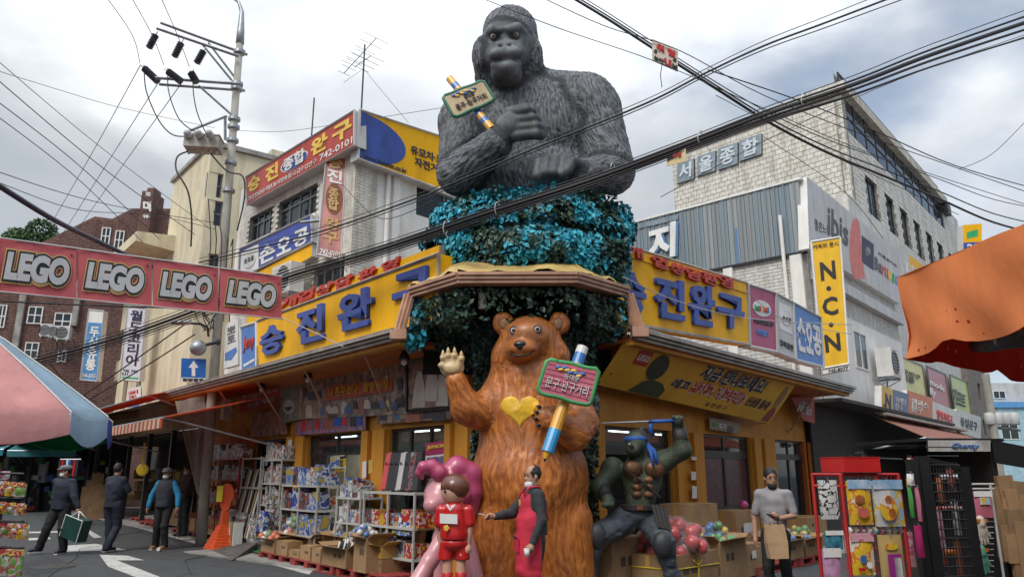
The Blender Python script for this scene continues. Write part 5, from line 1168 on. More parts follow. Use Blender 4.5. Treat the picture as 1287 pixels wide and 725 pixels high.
def drum(r,n):
 th=r.uniform(0,2*math.pi,n);z=r.uniform(ZB,ZT,n);p=np.stack([np.cos(th)*2,np.sin(th)*2,z*1.2],1)
 bump=vnoise(p*1.9,3)*.28+vnoise(p*4.5,4)*.12-.2;R_=(drum_r(z,th)+bump)*r.uniform(.93,1.02,n)
 P=np.stack([TC[0]+R_*np.cos(th),TC[1]+R_*np.sin(th)*.9,z+r.normal(0,.03,n)],1);Nn=np.stack([np.cos(th),np.sin(th),np.full(n,.35)],1)
 # flat top ring round the gorilla's waist
 m=n//5;th2=r.uniform(0,6.28,m);rr=r.uniform(1.15,1.68,m);P2=np.stack([TC[0]+rr*np.cos(th2),TC[1]+rr*np.sin(th2)*.9,ZT+r.normal(0,.05,m)+.08*vnoise(np.stack([th2*3,rr*3,rr],1),5)],1)
 return np.concatenate([P,P2]),np.concatenate([Nn/np.linalg.norm(Nn,axis=1)[:,None],np.tile((0,0,1.),(m,1))])
def pick_t(P,r):
 v=vnoise(P*2.6,9)*.6+vnoise(P*7,10)*.4;f=(P[:,2]-ZB)/(ZT-ZB);sc=v+.09*(f-.45)+r.normal(0,.07,len(P))
 return np.where(sc>.52,np.where(r.rand(len(P))<.45,1,0),np.where(sc>.42,2,np.where(r.rand(len(P))<.6,3,4)))
ft=T('flower_tower','round drum of artificial teal flowers and dark leaves under the gorilla','flower display',(TC[0],TC[1],ZB))
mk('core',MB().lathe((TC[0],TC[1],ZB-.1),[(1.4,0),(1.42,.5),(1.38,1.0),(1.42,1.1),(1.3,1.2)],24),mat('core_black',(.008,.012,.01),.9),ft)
leaves('foliage',drum,24000,.047,[teal,teal2,dteal,dgreen,dgreen2],ft,2,pick_t,tilt=.2)
# canopy
ca=T('canopy','brown-beamed porch canopy with a yellow cover over the bear','canopy',(.2,10.5,4.3))
CP=[at(515,360,10.95),at(575.6,345,9.95),at(726,344,9.95),at(789,358,10.95)]
zc=sum(p.z for p in CP)/4
for p in CP:p.z=p.z*.35+zc*.65
print('canopy z',[round(p.z,2)for p in CP],[tuple(round(a,2)for a in p)for p in CP])
for i in range(3):
 a,b=CP[i],CP[i+1];d=(b-a).normalized();nrm=Vector((d.y,-d.x,0)).normalized();mb=MB()
 for k in range(3):z=-.0-.052*k;u=.028*(2-k);mb.hexa(a-nrm*.2+Vector((0,0,z-.046)),b-nrm*.2+Vector((0,0,z-.046)),b+nrm*u+Vector((0,0,z-.046)),a+nrm*u+Vector((0,0,z-.046)),(0,0,.044))
 mk('beam',mb,trimbrown,ca)
for a,b in((CP[0],at(501,428,10.7)),(CP[3],at(804,416,10.9))):
 mb=MB();b.z=max(b.z,3.62)
 for dx in(-.055,0,.055):mb.tube([a+Vector((dx,-.02+abs(dx)*.3,-.1)),b+Vector((dx,-.02+abs(dx)*.3,0))],.034,4)
 mk('slanted_post',mb,trimbrown,ca);mk('post_shoe',MB().box(b+Vector((0,0,-.02)),(.24,.16,.14)),trimbrown,ca)
cloth=mat('yellow_cover',(.60,.42,.14),.6,var=.2,vs=3,dirt=.3,bump=.4,bs=6)
bk=[Vector((CP[0].x-.1,12,zc+.25)),Vector((CP[1].x,11.6,zc+.55)),Vector((CP[2].x,11.6,zc+.55)),Vector((CP[3].x+.1,12,zc+.25))]
mb=MB();ed=[p+(p-Vector((.2,11.6,p.z))).normalized()*.03+Vector((0,0,.004))for p in CP];nn=12;vs=[]
for j in range(3):
 for i in range(nn+1):
  for k in range(4):
   f=i/nn;h=k/3;p=(ed[j]*(1-f)+ed[j+1]*f)*(1-h)+(bk[j]*(1-f)+bk[j+1]*f)*h;vs.append(p+Vector((0,0,.05*math.sin(f*9+j)*(1-h)*(.3+h)+(.09 if k==1 else 0)+.035*math.sin(f*17+j*2)*(k==0))))
fs=[(j*(nn+1)*4+i*4+k,j*(nn+1)*4+(i+1)*4+k,j*(nn+1)*4+(i+1)*4+k+1,j*(nn+1)*4+i*4+k+1)for j in range(3)for i in range(nn)for k in range(3)]
mb.add(vs,fs);mk('cover',mb,cloth,ca,smooth=True)
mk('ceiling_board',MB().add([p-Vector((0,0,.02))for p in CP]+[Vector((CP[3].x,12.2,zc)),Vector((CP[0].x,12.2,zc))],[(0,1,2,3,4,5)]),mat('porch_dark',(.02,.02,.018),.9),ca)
mk('lantern',MB().lathe(at(606,388,10.3),[(.05,0),(.055,.02),(.055,.2),(.06,.22),(.03,.25)],14),greypanel,ca)
iv=T('ivy_curtain','dark ivy garlands hanging under the canopy and down both sides of the porch','ivy',(.1,11.5,3))
def garland(r,n):
 P=[];Nn=[]
 k1=n//3
 # under the ceiling behind the beam
 seg=r.randint(0,3,k1);f=r.rand(k1);c=np.array([np.array(p)for p in CP]);p=c[seg]*(1-f[:,None])+c[seg+1]*f[:,None];back=r.rand(k1)**1.6*1.6
 p[:,1]+=.12+back;p[:,0]*=1-back*.06;p[:,2]=zc-.22-r.rand(k1)**1.3*(.22+.45*vnoise(p*1.7,2)+back*.10);ok=~((np.abs(p[:,0]-.25)<.85)&(p[:,2]<4.12)&(p[:,1]<11.3)&(p[:,1]>9.95+.15));p=p[ok];P.append(p);Nn.append(np.tile((0,-1.,-.3),(len(p),1)))
 # dark side columns and back wall
 for(x0,x1,y0,z0,z1,yy),w_ in zip(((-1.2,.95-1.55,0,3.4,4.1,11.35),(-.62,-.30,0,.6,3.9,11.2),(.78,1.22,0,.3,4.1,11.15),(-1.0,1.3,0,3.2,4.2,11.55),(1.1,1.55,0,3.55,4.15,11.2),(-1.4,-.6,0,3.65,4.2,11.2)),(.03,.10,.13,.2,.10,.07)):
  k=int(n*w_);x=r.uniform(x0,x1,k);z=r.uniform(z0,z1,k);x+=.12*(vnoise(np.stack([z*2,z*0,x*0],1),6)-.5);y=yy-.18*vnoise(np.stack([x*4,z*4,z*0],1),8)-r.rand(k)*.1;P.append(np.stack([x,y,z],1));Nn.append(np.tile((0,-1.,.2),(k,1)))
 return np.concatenate(P),np.concatenate(Nn)
leaves('ivy_leaves',garland,20000,.043,[dgreen,dgreen2,mat('black_green_leaf',(.008,.02,.012),.5),dteal],iv,5,lambda P,r:r.choice([0,1,2,3],size=len(P),p=[.45,.15,.3,.10]),droop=.8)
def tuft(cx,cy,Y,rx,rz,col):
 c=A(cx,cy,Y)
 return lambda r,n:((lambda d:(c+d*np.array((rx,.18,rz))*(r.rand(n)**.4)[:,None],d))((lambda d:d/np.linalg.norm(d,axis=1)[:,None])(r.normal(size=(n,3)))))
leaves('teal_trailing_leaves',tuft(528,408,10.95,.15,.42,0),420,.055,[teal,dteal,dgreen],iv,6,droop=.8)
leaves('teal_trailing_leaves',tuft(517,430,10.9,.10,.16,0),150,.05,[teal2,teal,dteal],iv,7,droop=.8)
leaves('teal_trailing_leaves',tuft(778,388,10.95,.14,.40,0),300,.055,[teal,dteal,dgreen,mat('leaf_ochre',(.4,.22,.03),.6)],iv,8,droop=.8)
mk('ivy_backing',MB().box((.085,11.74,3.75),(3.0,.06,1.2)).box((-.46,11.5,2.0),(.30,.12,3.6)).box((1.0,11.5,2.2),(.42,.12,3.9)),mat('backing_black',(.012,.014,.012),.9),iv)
# ------------------------------------------------------------------ people
skin=mat('skin',(.42,.23,.15),.5,var=.08,vs=6)
def V3(*a):return np.array(a,float)
def person(label,pos,yaw,J,W,h=.0095,face=True):
 """J: joints in the figure's own frame (x to its right, y forward, z up); W: what it wears"""
 root=T('person',label,'person',(0,0,0));S=W.get('girth',1.)
 g={'pel':V3(0,0,.93),'chest':V3(0,0,1.28),'neck':V3(0,0,1.47),'head':V3(0,.02,1.60)}
 for s_,x in(('L',-1),('R',1)):g.update({'sh'+s_:V3(x*.168,0,1.395),'el'+s_:V3(x*.23,0,1.12),'wr'+s_:V3(x*.24,.05,.87),'hip'+s_:V3(x*.09,0,.90),'kn'+s_:V3(x*.10,.02,.49),'an'+s_:V3(x*.10,-.01,.08)})
 for k,v in J.items():
  if k in g:g[k]=V3(*v)
 allp=np.array(list(g.values()));lo,hi=allp.min(0)-.22,allp.max(0)+.22;lo[2]=-.02
 hd=J.get('face',(0,1,0));hd=V3(*hd)/np.linalg.norm(hd);hr=np.cross(hd,(0,0,1));hr/=np.linalg.norm(hr);hu=np.cross(hr,hd)
 HM=np.stack([hr,hd,hu],1)
 def hp(x,y,z):return g['head']+HM@V3(x,y,z)
 b=Sculpt(lo,hi,h)
 b.ell(hp(0,-.01,.03),(.075,.093,.098),.02,HM);b.ell(hp(0,.025,-.045),(.058,.068,.07),.03,HM);b.ell(hp(0,.062,-.082),(.028,.028,.022),.02,HM)
 b.ell(hp(0,.097,-.02),(.013,.02,.024),.01,HM);b.ell(hp(0,.087,-.06),(.026,.012,.010),.008,HM)
 for x in(-1,1):b.ell(hp(x*.077,-.005,-.01),(.012,.02,.032),.006,HM);b.ell(hp(x*.03,.088,.012),(.018,.012,.010),.01,HM,mode='sub')
 b.cone(g['neck']+(0,0,-.06),g['head']+(0,-.01,-.05),.058*S,.055,.02)
 b.ell((g['chest']+g['pel'])/2+(0,0,.12),(.165*S,.105*S,.22),.05);b.cone(g['shL'],g['shR'],.045,.045,.04);b.ell(g['pel'],(.155*S,.115*S,.13),.05)
 for s_ in 'LR':
  b.chain([g['sh'+s_],g['el'+s_],g['wr'+s_]],[.046*S,.040*S,.028],.02)
  b.chain([g['hip'+s_],g['kn'+s_],g['an'+s_]],[.088*S,.058,.042],.03)
  fd=V3(*J.get('toe'+s_,(0,1,0)));b.cone(g['an'+s_]+(0,0,-.03),g['an'+s_]+fd*.15+(0,0,-.04),.035,.028,.02)
  w=g['wr'+s_];d=w-g['el'+s_];d/=np.linalg.norm(d);d=V3(*J.get('hand'+s_,d));d=d/np.linalg.norm(d)
  side=V3(*J.get('palm'+s_,(1 if s_=='L' else-1,0,0)));side-=d*(side@d);side/=np.linalg.norm(side);wd=np.cross(d,side)
  if s_=='L':wd=-wd
  fwd=wd if wd@V3(0,1,.2)>0 else-wd
  b.cone(w,w+d*.05,.026,.03,.015);b.ell(w+d*.055,(.03,.03,.03),.02)
  curl=J.get('curl'+s_,.35)
  for i in range(4):
   o=fwd*(.030-.020*i);L1=(.040,.045,.042,.034)[i];p0=w+d*.075+o;p1=p0+(d*math.cos(curl)+side*math.sin(curl))*L1;p2=p1+(d*math.cos(curl*2.4)+side*math.sin(curl*2.4))*L1*.8
   b.chain([w+d*.04+o*.8,p0,p1,p2],[.012,.0115,.0105,.009],.004)
  b.chain([w+d*.02+fwd*.02,w+d*.055+fwd*.048+side*.012,w+d*.09+fwd*.045+side*.03],[.014,.0125,.010],.006)
 b.skin();body=mk('body',b.mesh('body'),W.get('skin',skin),root,smooth=True)
 def cloth(name,fn,m,hh=None,lo2=None,hi2=None,wr_=.010,seed=1):
  c=Sculpt(lo if lo2 is None else lo2,hi if hi2 is None else hi2,hh or h*1.15);fn(c)
  c.skin()
  if len(c.v)==0:return
  n=c.normals();p=c.v*9;p[:,2]*=1.6;c.v=c.v+n*((vnoise(p+3*seed,seed)-.5)*wr_*2)[:,None];return mk(name,c.mesh(name),m,root,smooth=True)
 q=W.get('puff',.014)
 def trousers(c):
  c.ell(g['pel']+(0,0,.0),(.165*S+q,.12*S+q,.125),.05)
  for s_ in 'LR':c.chain([g['hip'+s_]+(0,0,-.02),g['kn'+s_],g['an'+s_]+(0,0,.0)],[.10*S+q*.4,.07+q*.6,.062+q*.5],.02)
  c.cut(2,.055)
 cloth('trousers',trousers,W['trousers'],hi2=V3(hi[0],hi[1],1.08))
 hem=W.get('hem',.90);sl=W.get('sleeve',1.)
 def shirt(c):
  c.ell((g['chest']+g['pel'])/2+(0,0,.12),(.18*S+q,.12*S+q,.27),.05);c.cone(g['shL'],g['shR'],.060*S+q*.4,.060*S+q*.4,.04);c.cone(g['pel']+(0,0,-.06),g['chest'],.155*S+q*.5,.14*S+q,.05)
  c.cone(g['neck']+(0,0,-.07),g['neck']+(0,0,-.005),.075,.064,.03)
  for s_ in 'LR':
   e=g['el'+s_];w=g['wr'+s_]
   if sl>=1:c.chain([g['sh'+s_],e,e+(w-e)*.94],[.066*S+q*.5,.055+q*.5,.042+q*.4],.02)
   else:c.chain([g['sh'+s_],g['sh'+s_]+(e-g['sh'+s_])*sl],[.060*S+q*.5,.058*S+q*.7],.02)
  ax=c.lo[2]+np.arange(c.n[2])*c.h
  # cut at the hem, but leave the sleeves
  X=c.lo[0]+np.arange(c.n[0])*c.h;Y=c.lo[1]+np.arange(c.n[1])*c.h
  core=((np.abs(X-g['pel'][0])<.24)[:,None,None]&(np.abs(Y-g['pel'][1])<.26)[None,:,None]&(ax<hem)[None,None,:]);
  if sl>=1:
   for s_ in 'LR':
    w=g['wr'+s_];
    if w[2]<hem+.1:core&=~((np.abs(X-w[0])<.07)[:,None,None]&(np.abs(Y-w[1])<.08)[None,:,None]&np.ones_like(ax,bool)[None,None,:])
  c.f[core]=np.maximum(c.f[core],.01)
 cloth('shirt',shirt,W['shirt'],lo2=V3(lo[0],lo[1],max(lo[2],hem-.1)),seed=2)
 if 'vest' in W:
  def vest(c):
   c.ell((g['chest']+g['pel'])/2+(0,0,.12),(.20*S+q,.14*S+q,.29),.05);c.cone(g['pel']+(0,0,-.02),g['chest'],.17*S+q,.16*S+q,.05);c.cone(g['shL']*.75+g['neck']*.25+(0,0,-.02),g['shR']*.75+g['neck']*.25+(0,0,-.02),.085,.085,.04);c.cone(g['neck']+(0,0,-.05),g['neck']+(0,0,.02),.085,.078,.02);c.cut(2,.90)
  cloth('vest',vest,W['vest'],lo2=V3(-.35,-.35,.8),hi2=V3(.35,.35,1.6),seed=3)
 if 'apron' in W:
  def apron(c):
   c.ell(g['chest']+(0,.02,-.02),(.15,.165,.22),.03);c.cone(g['pel']+(0,.015,.16),g['pel']+(0,.03,-.36),.20*S+q,.205,.04)
   ax=c.lo[1]+np.arange(c.n[1])*c.h;c.cut(1,g['pel'][1]-.03);c.cut(2,.48);c.cut(2,1.40,-1)
  cloth('apron',apron,W['apron'],lo2=V3(-.35,-.35,.4),hi2=V3(.35,.45,1.5),seed=4,wr_=.01)
  for x in(-1,1):mk('apron_strap',MB().tube([V3(x*.09,.155,1.38),V3(x*.11,.09,1.475),V3(x*.09,-.04,1.48),V3(x*.02,-.12,1.38),V3(-x*.12,-.13,1.10)],.012,6),W['apron'],root,smooth=True)
  mk('apron_pocket',MB().box(g['pel']+(.0,.225,-.10),(.20,.012,.16)),W['apron'],root);mk('pocket_trim',MB().box(g['pel']+(.0,.235,-.02),(.20,.008,.014)),navy,root)
  mk('apron_badge',MB().box(V3(0,.18,1.30),(.05,.008,.07)),ylet,root)
 sh=W.get('shoes',black)
 for s_ in 'LR':
  fd=V3(*J.get('toe'+s_,(0,1,0)));a=g['an'+s_];sc=Sculpt(a-(.25,.25,.14),a+(.25,.25,.12),.01)
  sc.cone(a+(0,0,-.02),a-fd*.03+(0,0,-.035),.05,.045,.03);sc.cone(a-fd*.02+(0,0,-.035),a+fd*.16+(0,0,-.045),.046,.040,.03);sc.cut(2,a[2]-.085);sc.skin();so=mk('shoe',sc.mesh('shoe'),sh,root,smooth=True)
  mk('sole',MB().hexa(*[a+fd*u+np.cross(fd,(0,0,1))*v_+(0,0,-.086)for u,v_ in((-.07,-.04),(-.07,.04),(.19,.036),(.19,-.036))],(0,0,.022)),W.get('sole',white),so)
  # hair, cap, mask, glasses
 hm=W.get('hair',mat('hair_black',(.015,.013,.012),.5,bump=.5,bs=90));hc=Sculpt(g['head']-.16,g['head']+.18,.007)
 bald=W.get('bald',0)
 hc.ell(hp(0,-.016,.036),(.083,.10,.102),.01,HM);hc.ell(hp(0,.085,-.03),(.074,.085,.095),.01,HM,mode='sub');hc.ell(hp(0,.02,-.13),(.1,.12,.08),.01,HM,mode='sub')
 if bald:hc.ell(hp(0,.06,.10),(.062,.105,.075),.01,HM,mode='sub')
 hc.skin();n=hc.normals();hc.v=hc.v+n*((vnoise(hc.v*60,3)-.5)*.010)[:,None];mk('hair',hc.mesh('hair'),hm,root,smooth=True)
 if 'cap' in W:
  cc=Sculpt(g['head']-.2,g['head']+.22,.008);cc.ell(hp(0,-.01,.075),(.098,.118,.062),.02,HM);cc.ell(hp(0,.02,.10),(.09,.10,.035),.02,HM);cc.ell(hp(0,.105,.062),(.07,.055,.013),.012,HM);cc.skin();mk('cap',cc.mesh('cap'),W['cap'],root,smooth=True)
 if 'mask' in W:
  dz=W.get('mask_z',0);mc=Sculpt(g['head']-.18,g['head']+.18,.007);mc.ell(hp(0,.052,-.055+dz),(.062,.062,.052),.02,HM);mc.ell(hp(0,-.02,-.05+dz),(.1,.07,.2),.01,HM,mode='sub');mc.skin();mm=mk('face_mask',mc.mesh('face_mask'),W['mask'],root,smooth=True)
  for x in(-1,1):mk('ear_loop',MB().tube([hp(x*.055,.055,-.05+dz),hp(x*.082,.0,-.02)],.002,4),W['mask'],mm)
 for x in(-1,1):
  mk('eye',MB().ball(hp(x*.03,.080,.012),.009,8),black,root,smooth=True);mk('eyebrow',MB().tube([hp(x*.015,.093,.030),hp(x*.032,.092,.036),hp(x*.05,.082,.030)],.0035,4),hm,root)
 if W.get('glasses'):
  for x in(-1,1):mk('glasses',MB().tube([hp(x*.032+.024*math.cos(t),.102,.010+.017*math.sin(t))for t in np.linspace(0,6.28,13)],.0025,4).tube([hp(x*.056,.10,.012),hp(x*.08,.0,.008)],.0025,4),black,root)
 root.location=pos;root.rotation_euler=(0,0,yaw);root.scale=(W.get('scale',1.),)*3
 return root,g
def inworld(root,p):return root.matrix_basis@Vector(p)
def navym(k,c):return mat(k,c,.8,var=.15,vs=4,bump=.3,bs=120)
m_navy=navym('navy_cloth',(.016,.019,.035));m_black=navym('black_cloth',(.012,.012,.014));m_grey=navym('grey_shirt_cloth',(.27,.26,.27));m_char=mat('charcoal_knit',(.035,.037,.042),.9,var=.6,vs=120,bump=.3,bs=120)
m_blue=navym('bright_blue_cloth',(.02,.22,.42));m_vest=navym('dark_vest_cloth',(.028,.03,.045));m_apron=navym('red_apron_cloth',(.52,.022,.05));m_cap=navym('grey_cap_cloth',(.17,.17,.18));m_mask=navym('white_mask',(.62,.63,.64))
# worker smoking in front of the bear: red apron, seen from his right side, facing left
p=ground(672,725);wy=9.15;wx=at(672,700,wy).x
wroot,wg=person('balding worker in red apron and charcoal sweater smoking before the bear statue',(wx,wy,0),R(104),{
'face':(-.25,1,-.12),'shR':(.18,.03,1.40),'elR':(.22,.22,1.16),'wrR':(.10,.46,1.14),'handR':(-.15,1,.15),'palmR':(-.6,0,-1),'curlR':.5,
'elL':(-.26,-.02,1.11),'wrL':(-.27,.10,.86),'handL':(0,.35,-1),'curlL':.8,'knR':(.1,.04,.49),'knL':(-.1,.03,.49)},
{'trousers':m_char,'shirt':m_char,'apron':m_apron,'mask':m_mask,'mask_z':-.035,'bald':1,'girth':.98,'puff':.004,'hem':.93,'shoes':black})
c=mat('cigarette_paper',(.7,.7,.68),.7);bpy.context.view_layer.update()
hw_=wroot.matrix_world@Vector((.07,.585,1.16))
t=T('cigarette','lit white cigarette between the worker fingers','cigarette',hw_);mk('paper',MB().tube([hw_,wroot.matrix_world@Vector((.05,.66,1.175))],.005,6),c,t)
cp=wroot.matrix_world@Vector((-.265,.165,.76));t=T('paper_cup','white paper cup held low in the worker hand','cup',cp);mk('cup_wall',MB().lathe(cp,[(.026,-.04),(.036,.045),(.033,.045),(.024,-.036)],16),white,t,smooth=True);mk('rim',MB().lathe(cp,[(.034,.043),(.038,.046),(.034,.049)],16),white,t)
# young man in grey t-shirt walking on the right with phone and paper bag
gy=9.9;gx=at(977,700,gy).x
groot2,gg=person('young man in grey t-shirt and glasses holding a phone and brown paper bag',(gx,gy,0),R(150),{
'face':(-.55,1,-.18),'elR':(.25,.0,1.11),'wrR':(.25,.03,.86),'handR':(0,.1,-1),
'shL':(-.19,.0,1.40),'elL':(-.25,-.02,1.13),'wrL':(-.10,.22,1.10),'handL':(.5,.6,.2),'palmL':(.3,-.2,1),'curlL':.9,
'knR':(.10,.10,.50),'anR':(.10,.02,.10),'knL':(-.09,-.02,.49),'anL':(-.09,-.22,.12)},
{'trousers':m_black,'shirt':m_grey,'sleeve':.82,'mask':m_black,'mask_z':-.04,'glasses':1,'hem':.84,'scale':.985,'puff':.004,'girth':.93,'shoes':black})
bpy.context.view_layer.update()
MW=groot2.matrix_world;ph=MW@Vector((-.045,.30,1.125));t=T('mobile_phone','black mobile phone in the hand of the man in grey','phone',ph)
mk('phone_body',MB().box(ph,(.075,.15,.01),R(110),rot=Matrix.Rotation(R(110),3,'Z')@Matrix.Rotation(R(25),3,'X')),black,t)
kraft=mat('kraft_paper',(.42,.27,.15),.8,var=.12,vs=5,bump=.3,bs=14)
bg=MW@Vector((-.05,.30,.80));t=T('paper_bag','brown kraft paper bag hanging from the wrist of the man in grey','bag',bg)
W3_=Wall((bg.x,bg.y),(1,.15),1);hb_=[]
mk('bag_body',MB().add([W3_.p(a*k1,z,o*k2)+Vector((.05*(1.0-z),0,0))for z,k1,k2 in((.62,.9,1),(.80,1.05,.8),(1.02,1.0,.25))for a,o in((-.13,-.05),(.13,-.05),(.13,.05),(-.13,.05))],
[(3,2,1,0)]+[(i*4+k,i*4+(k+1)%4,(i+1)*4+(k+1)%4,(i+1)*4+k)for i in range(2)for k in range(4)]),kraft,t)
for o in(-.01,.01):mk('handle',MB().tube([W3_.p(-.06,1.0,o),W3_.p(-.04,1.12,o),W3_.p(.04,1.12,o),W3_.p(.06,1.0,o)],.006,6),kraft,t,smooth=True)
# men in the street on the left
p=ground(170,694);lroot,_=person('older man in dark navy jacket and grey flat cap striding with a green bag',(at(70,690,16.2).x,16.2,0),R(170),{
'face':(.75,1,-.1),'shR':(.19,0,1.40),'elR':(.27,-.12,1.17),'wrR':(.22,-.22,.98),'handR':(0,.1,-1),'elL':(-.30,.05,1.12),'wrL':(-.42,.04,.90),'handL':(-.2,.0,-1),'curlL':.9,
'hipL':(-.09,0,.90),'knL':(-.13,.05,.49),'anL':(-.15,-.02,.09),'knR':(.16,.12,.50),'anR':(.30,.10,.12),'toeR':(.4,.9,0)},
{'trousers':m_black,'shirt':m_navy,'cap':m_cap,'mask':m_mask,'puff':.03,'girth':1.08,'hem':.86,'scale':1.03})
bpy.context.view_layer.update();q=lroot.matrix_world@Vector((-.44,.05,.62));t=T('tote_bag','dark green square bag with pale piping carried by the man in the flat cap','bag',q)
gbm=mat('dark_green_bag',(.01,.05,.04),.5,bump=.2,bs=20);rot_=Matrix.Rotation(R(-20),3,'Z')@Matrix.Rotation(R(14),3,'Y')
mk('bag_body',MB().box(q-Vector((0,0,.12)),(.50,.24,.44),rot=rot_),gbm,t)
for sx_ in(-1,1):
 for sz_ in(-1,1):a=q-Vector((0,0,.12))+rot_@Vector((sx_*.25,-.125,-.22));b_=q-Vector((0,0,.12))+rot_@Vector((sx_*.25,-.125,.22))
 mk('piping',MB().tube([a,b_],.009,5),white,t)
mk('piping',MB().tube([q-Vector((0,0,.12))+rot_@Vector((sx_*.25,-.125,.22))for sx_ in(-1,1)],.009,5),white,t)
for y_ in(-.12,.10):mk('handle',MB().tube([q-Vector((0,0,.12))+rot_@Vector((-.12,y_,.2))]+[q+Vector((.02,0,.22))]+[q-Vector((0,0,.12))+rot_@Vector((.12,y_,.2))],.012,6),white,t,smooth=True)
person('man in dark blue short-sleeved shirt seen from behind in the left street',(at(136,686,16.6).x,16.6,0),R(-15),{
'face':(-.25,1,0),'elL':(-.30,.14,1.20),'wrL':(-.28,.36,1.18),'handL':(0,1,.2),'elR':(.24,.12,1.15),'wrR':(.12,.32,1.10),'handR':(-.2,1,0),'knR':(.08,.1,.49),'anR':(.06,-.12,.1),'knL':(-.08,.05,.49),'anL':(-.07,.08,.08)},
{'trousers':navym('dark_jean',(.02,.026,.045)),'shirt':m_navy,'sleeve':.8,'hem':.86,'girth':1.08,'scale':1.06})
person('man in dark vest and bright blue sleeves with flat cap walking towards us',(at(201,687,17.1).x,17.1,0),R(176),{
'face':(.1,1,-.05),'elL':(-.30,.0,1.14),'wrL':(-.33,.05,.90),'elR':(.31,.0,1.14),'wrR':(.34,.05,.90),'knL':(-.10,.10,.50),'anL':(-.11,.02,.09),'knR':(.12,.0,.49),'anR':(.16,-.1,.08)},
{'trousers':m_black,'shirt':m_blue,'vest':m_vest,'cap':m_cap,'mask':m_mask,'puff':.02,'scale':1.0,'shoes':mat('tan_shoe',(.35,.2,.08),.6)})
vs_=person('shopkeeper in dark clothes standing half hidden in the stall shade',(at(232,640,19.2).x,19.2,.1),R(140),{
'face':(.2,1,-.3),'elL':(-.26,.15,1.15),'wrL':(-.16,.36,1.10),'elR':(.26,.15,1.15),'wrR':(.16,.36,1.10)},{'trousers':m_black,'shirt':mat('brown_work_cloth',(.07,.055,.045),.9),'mask':m_mask,'scale':1.0},h=.012)
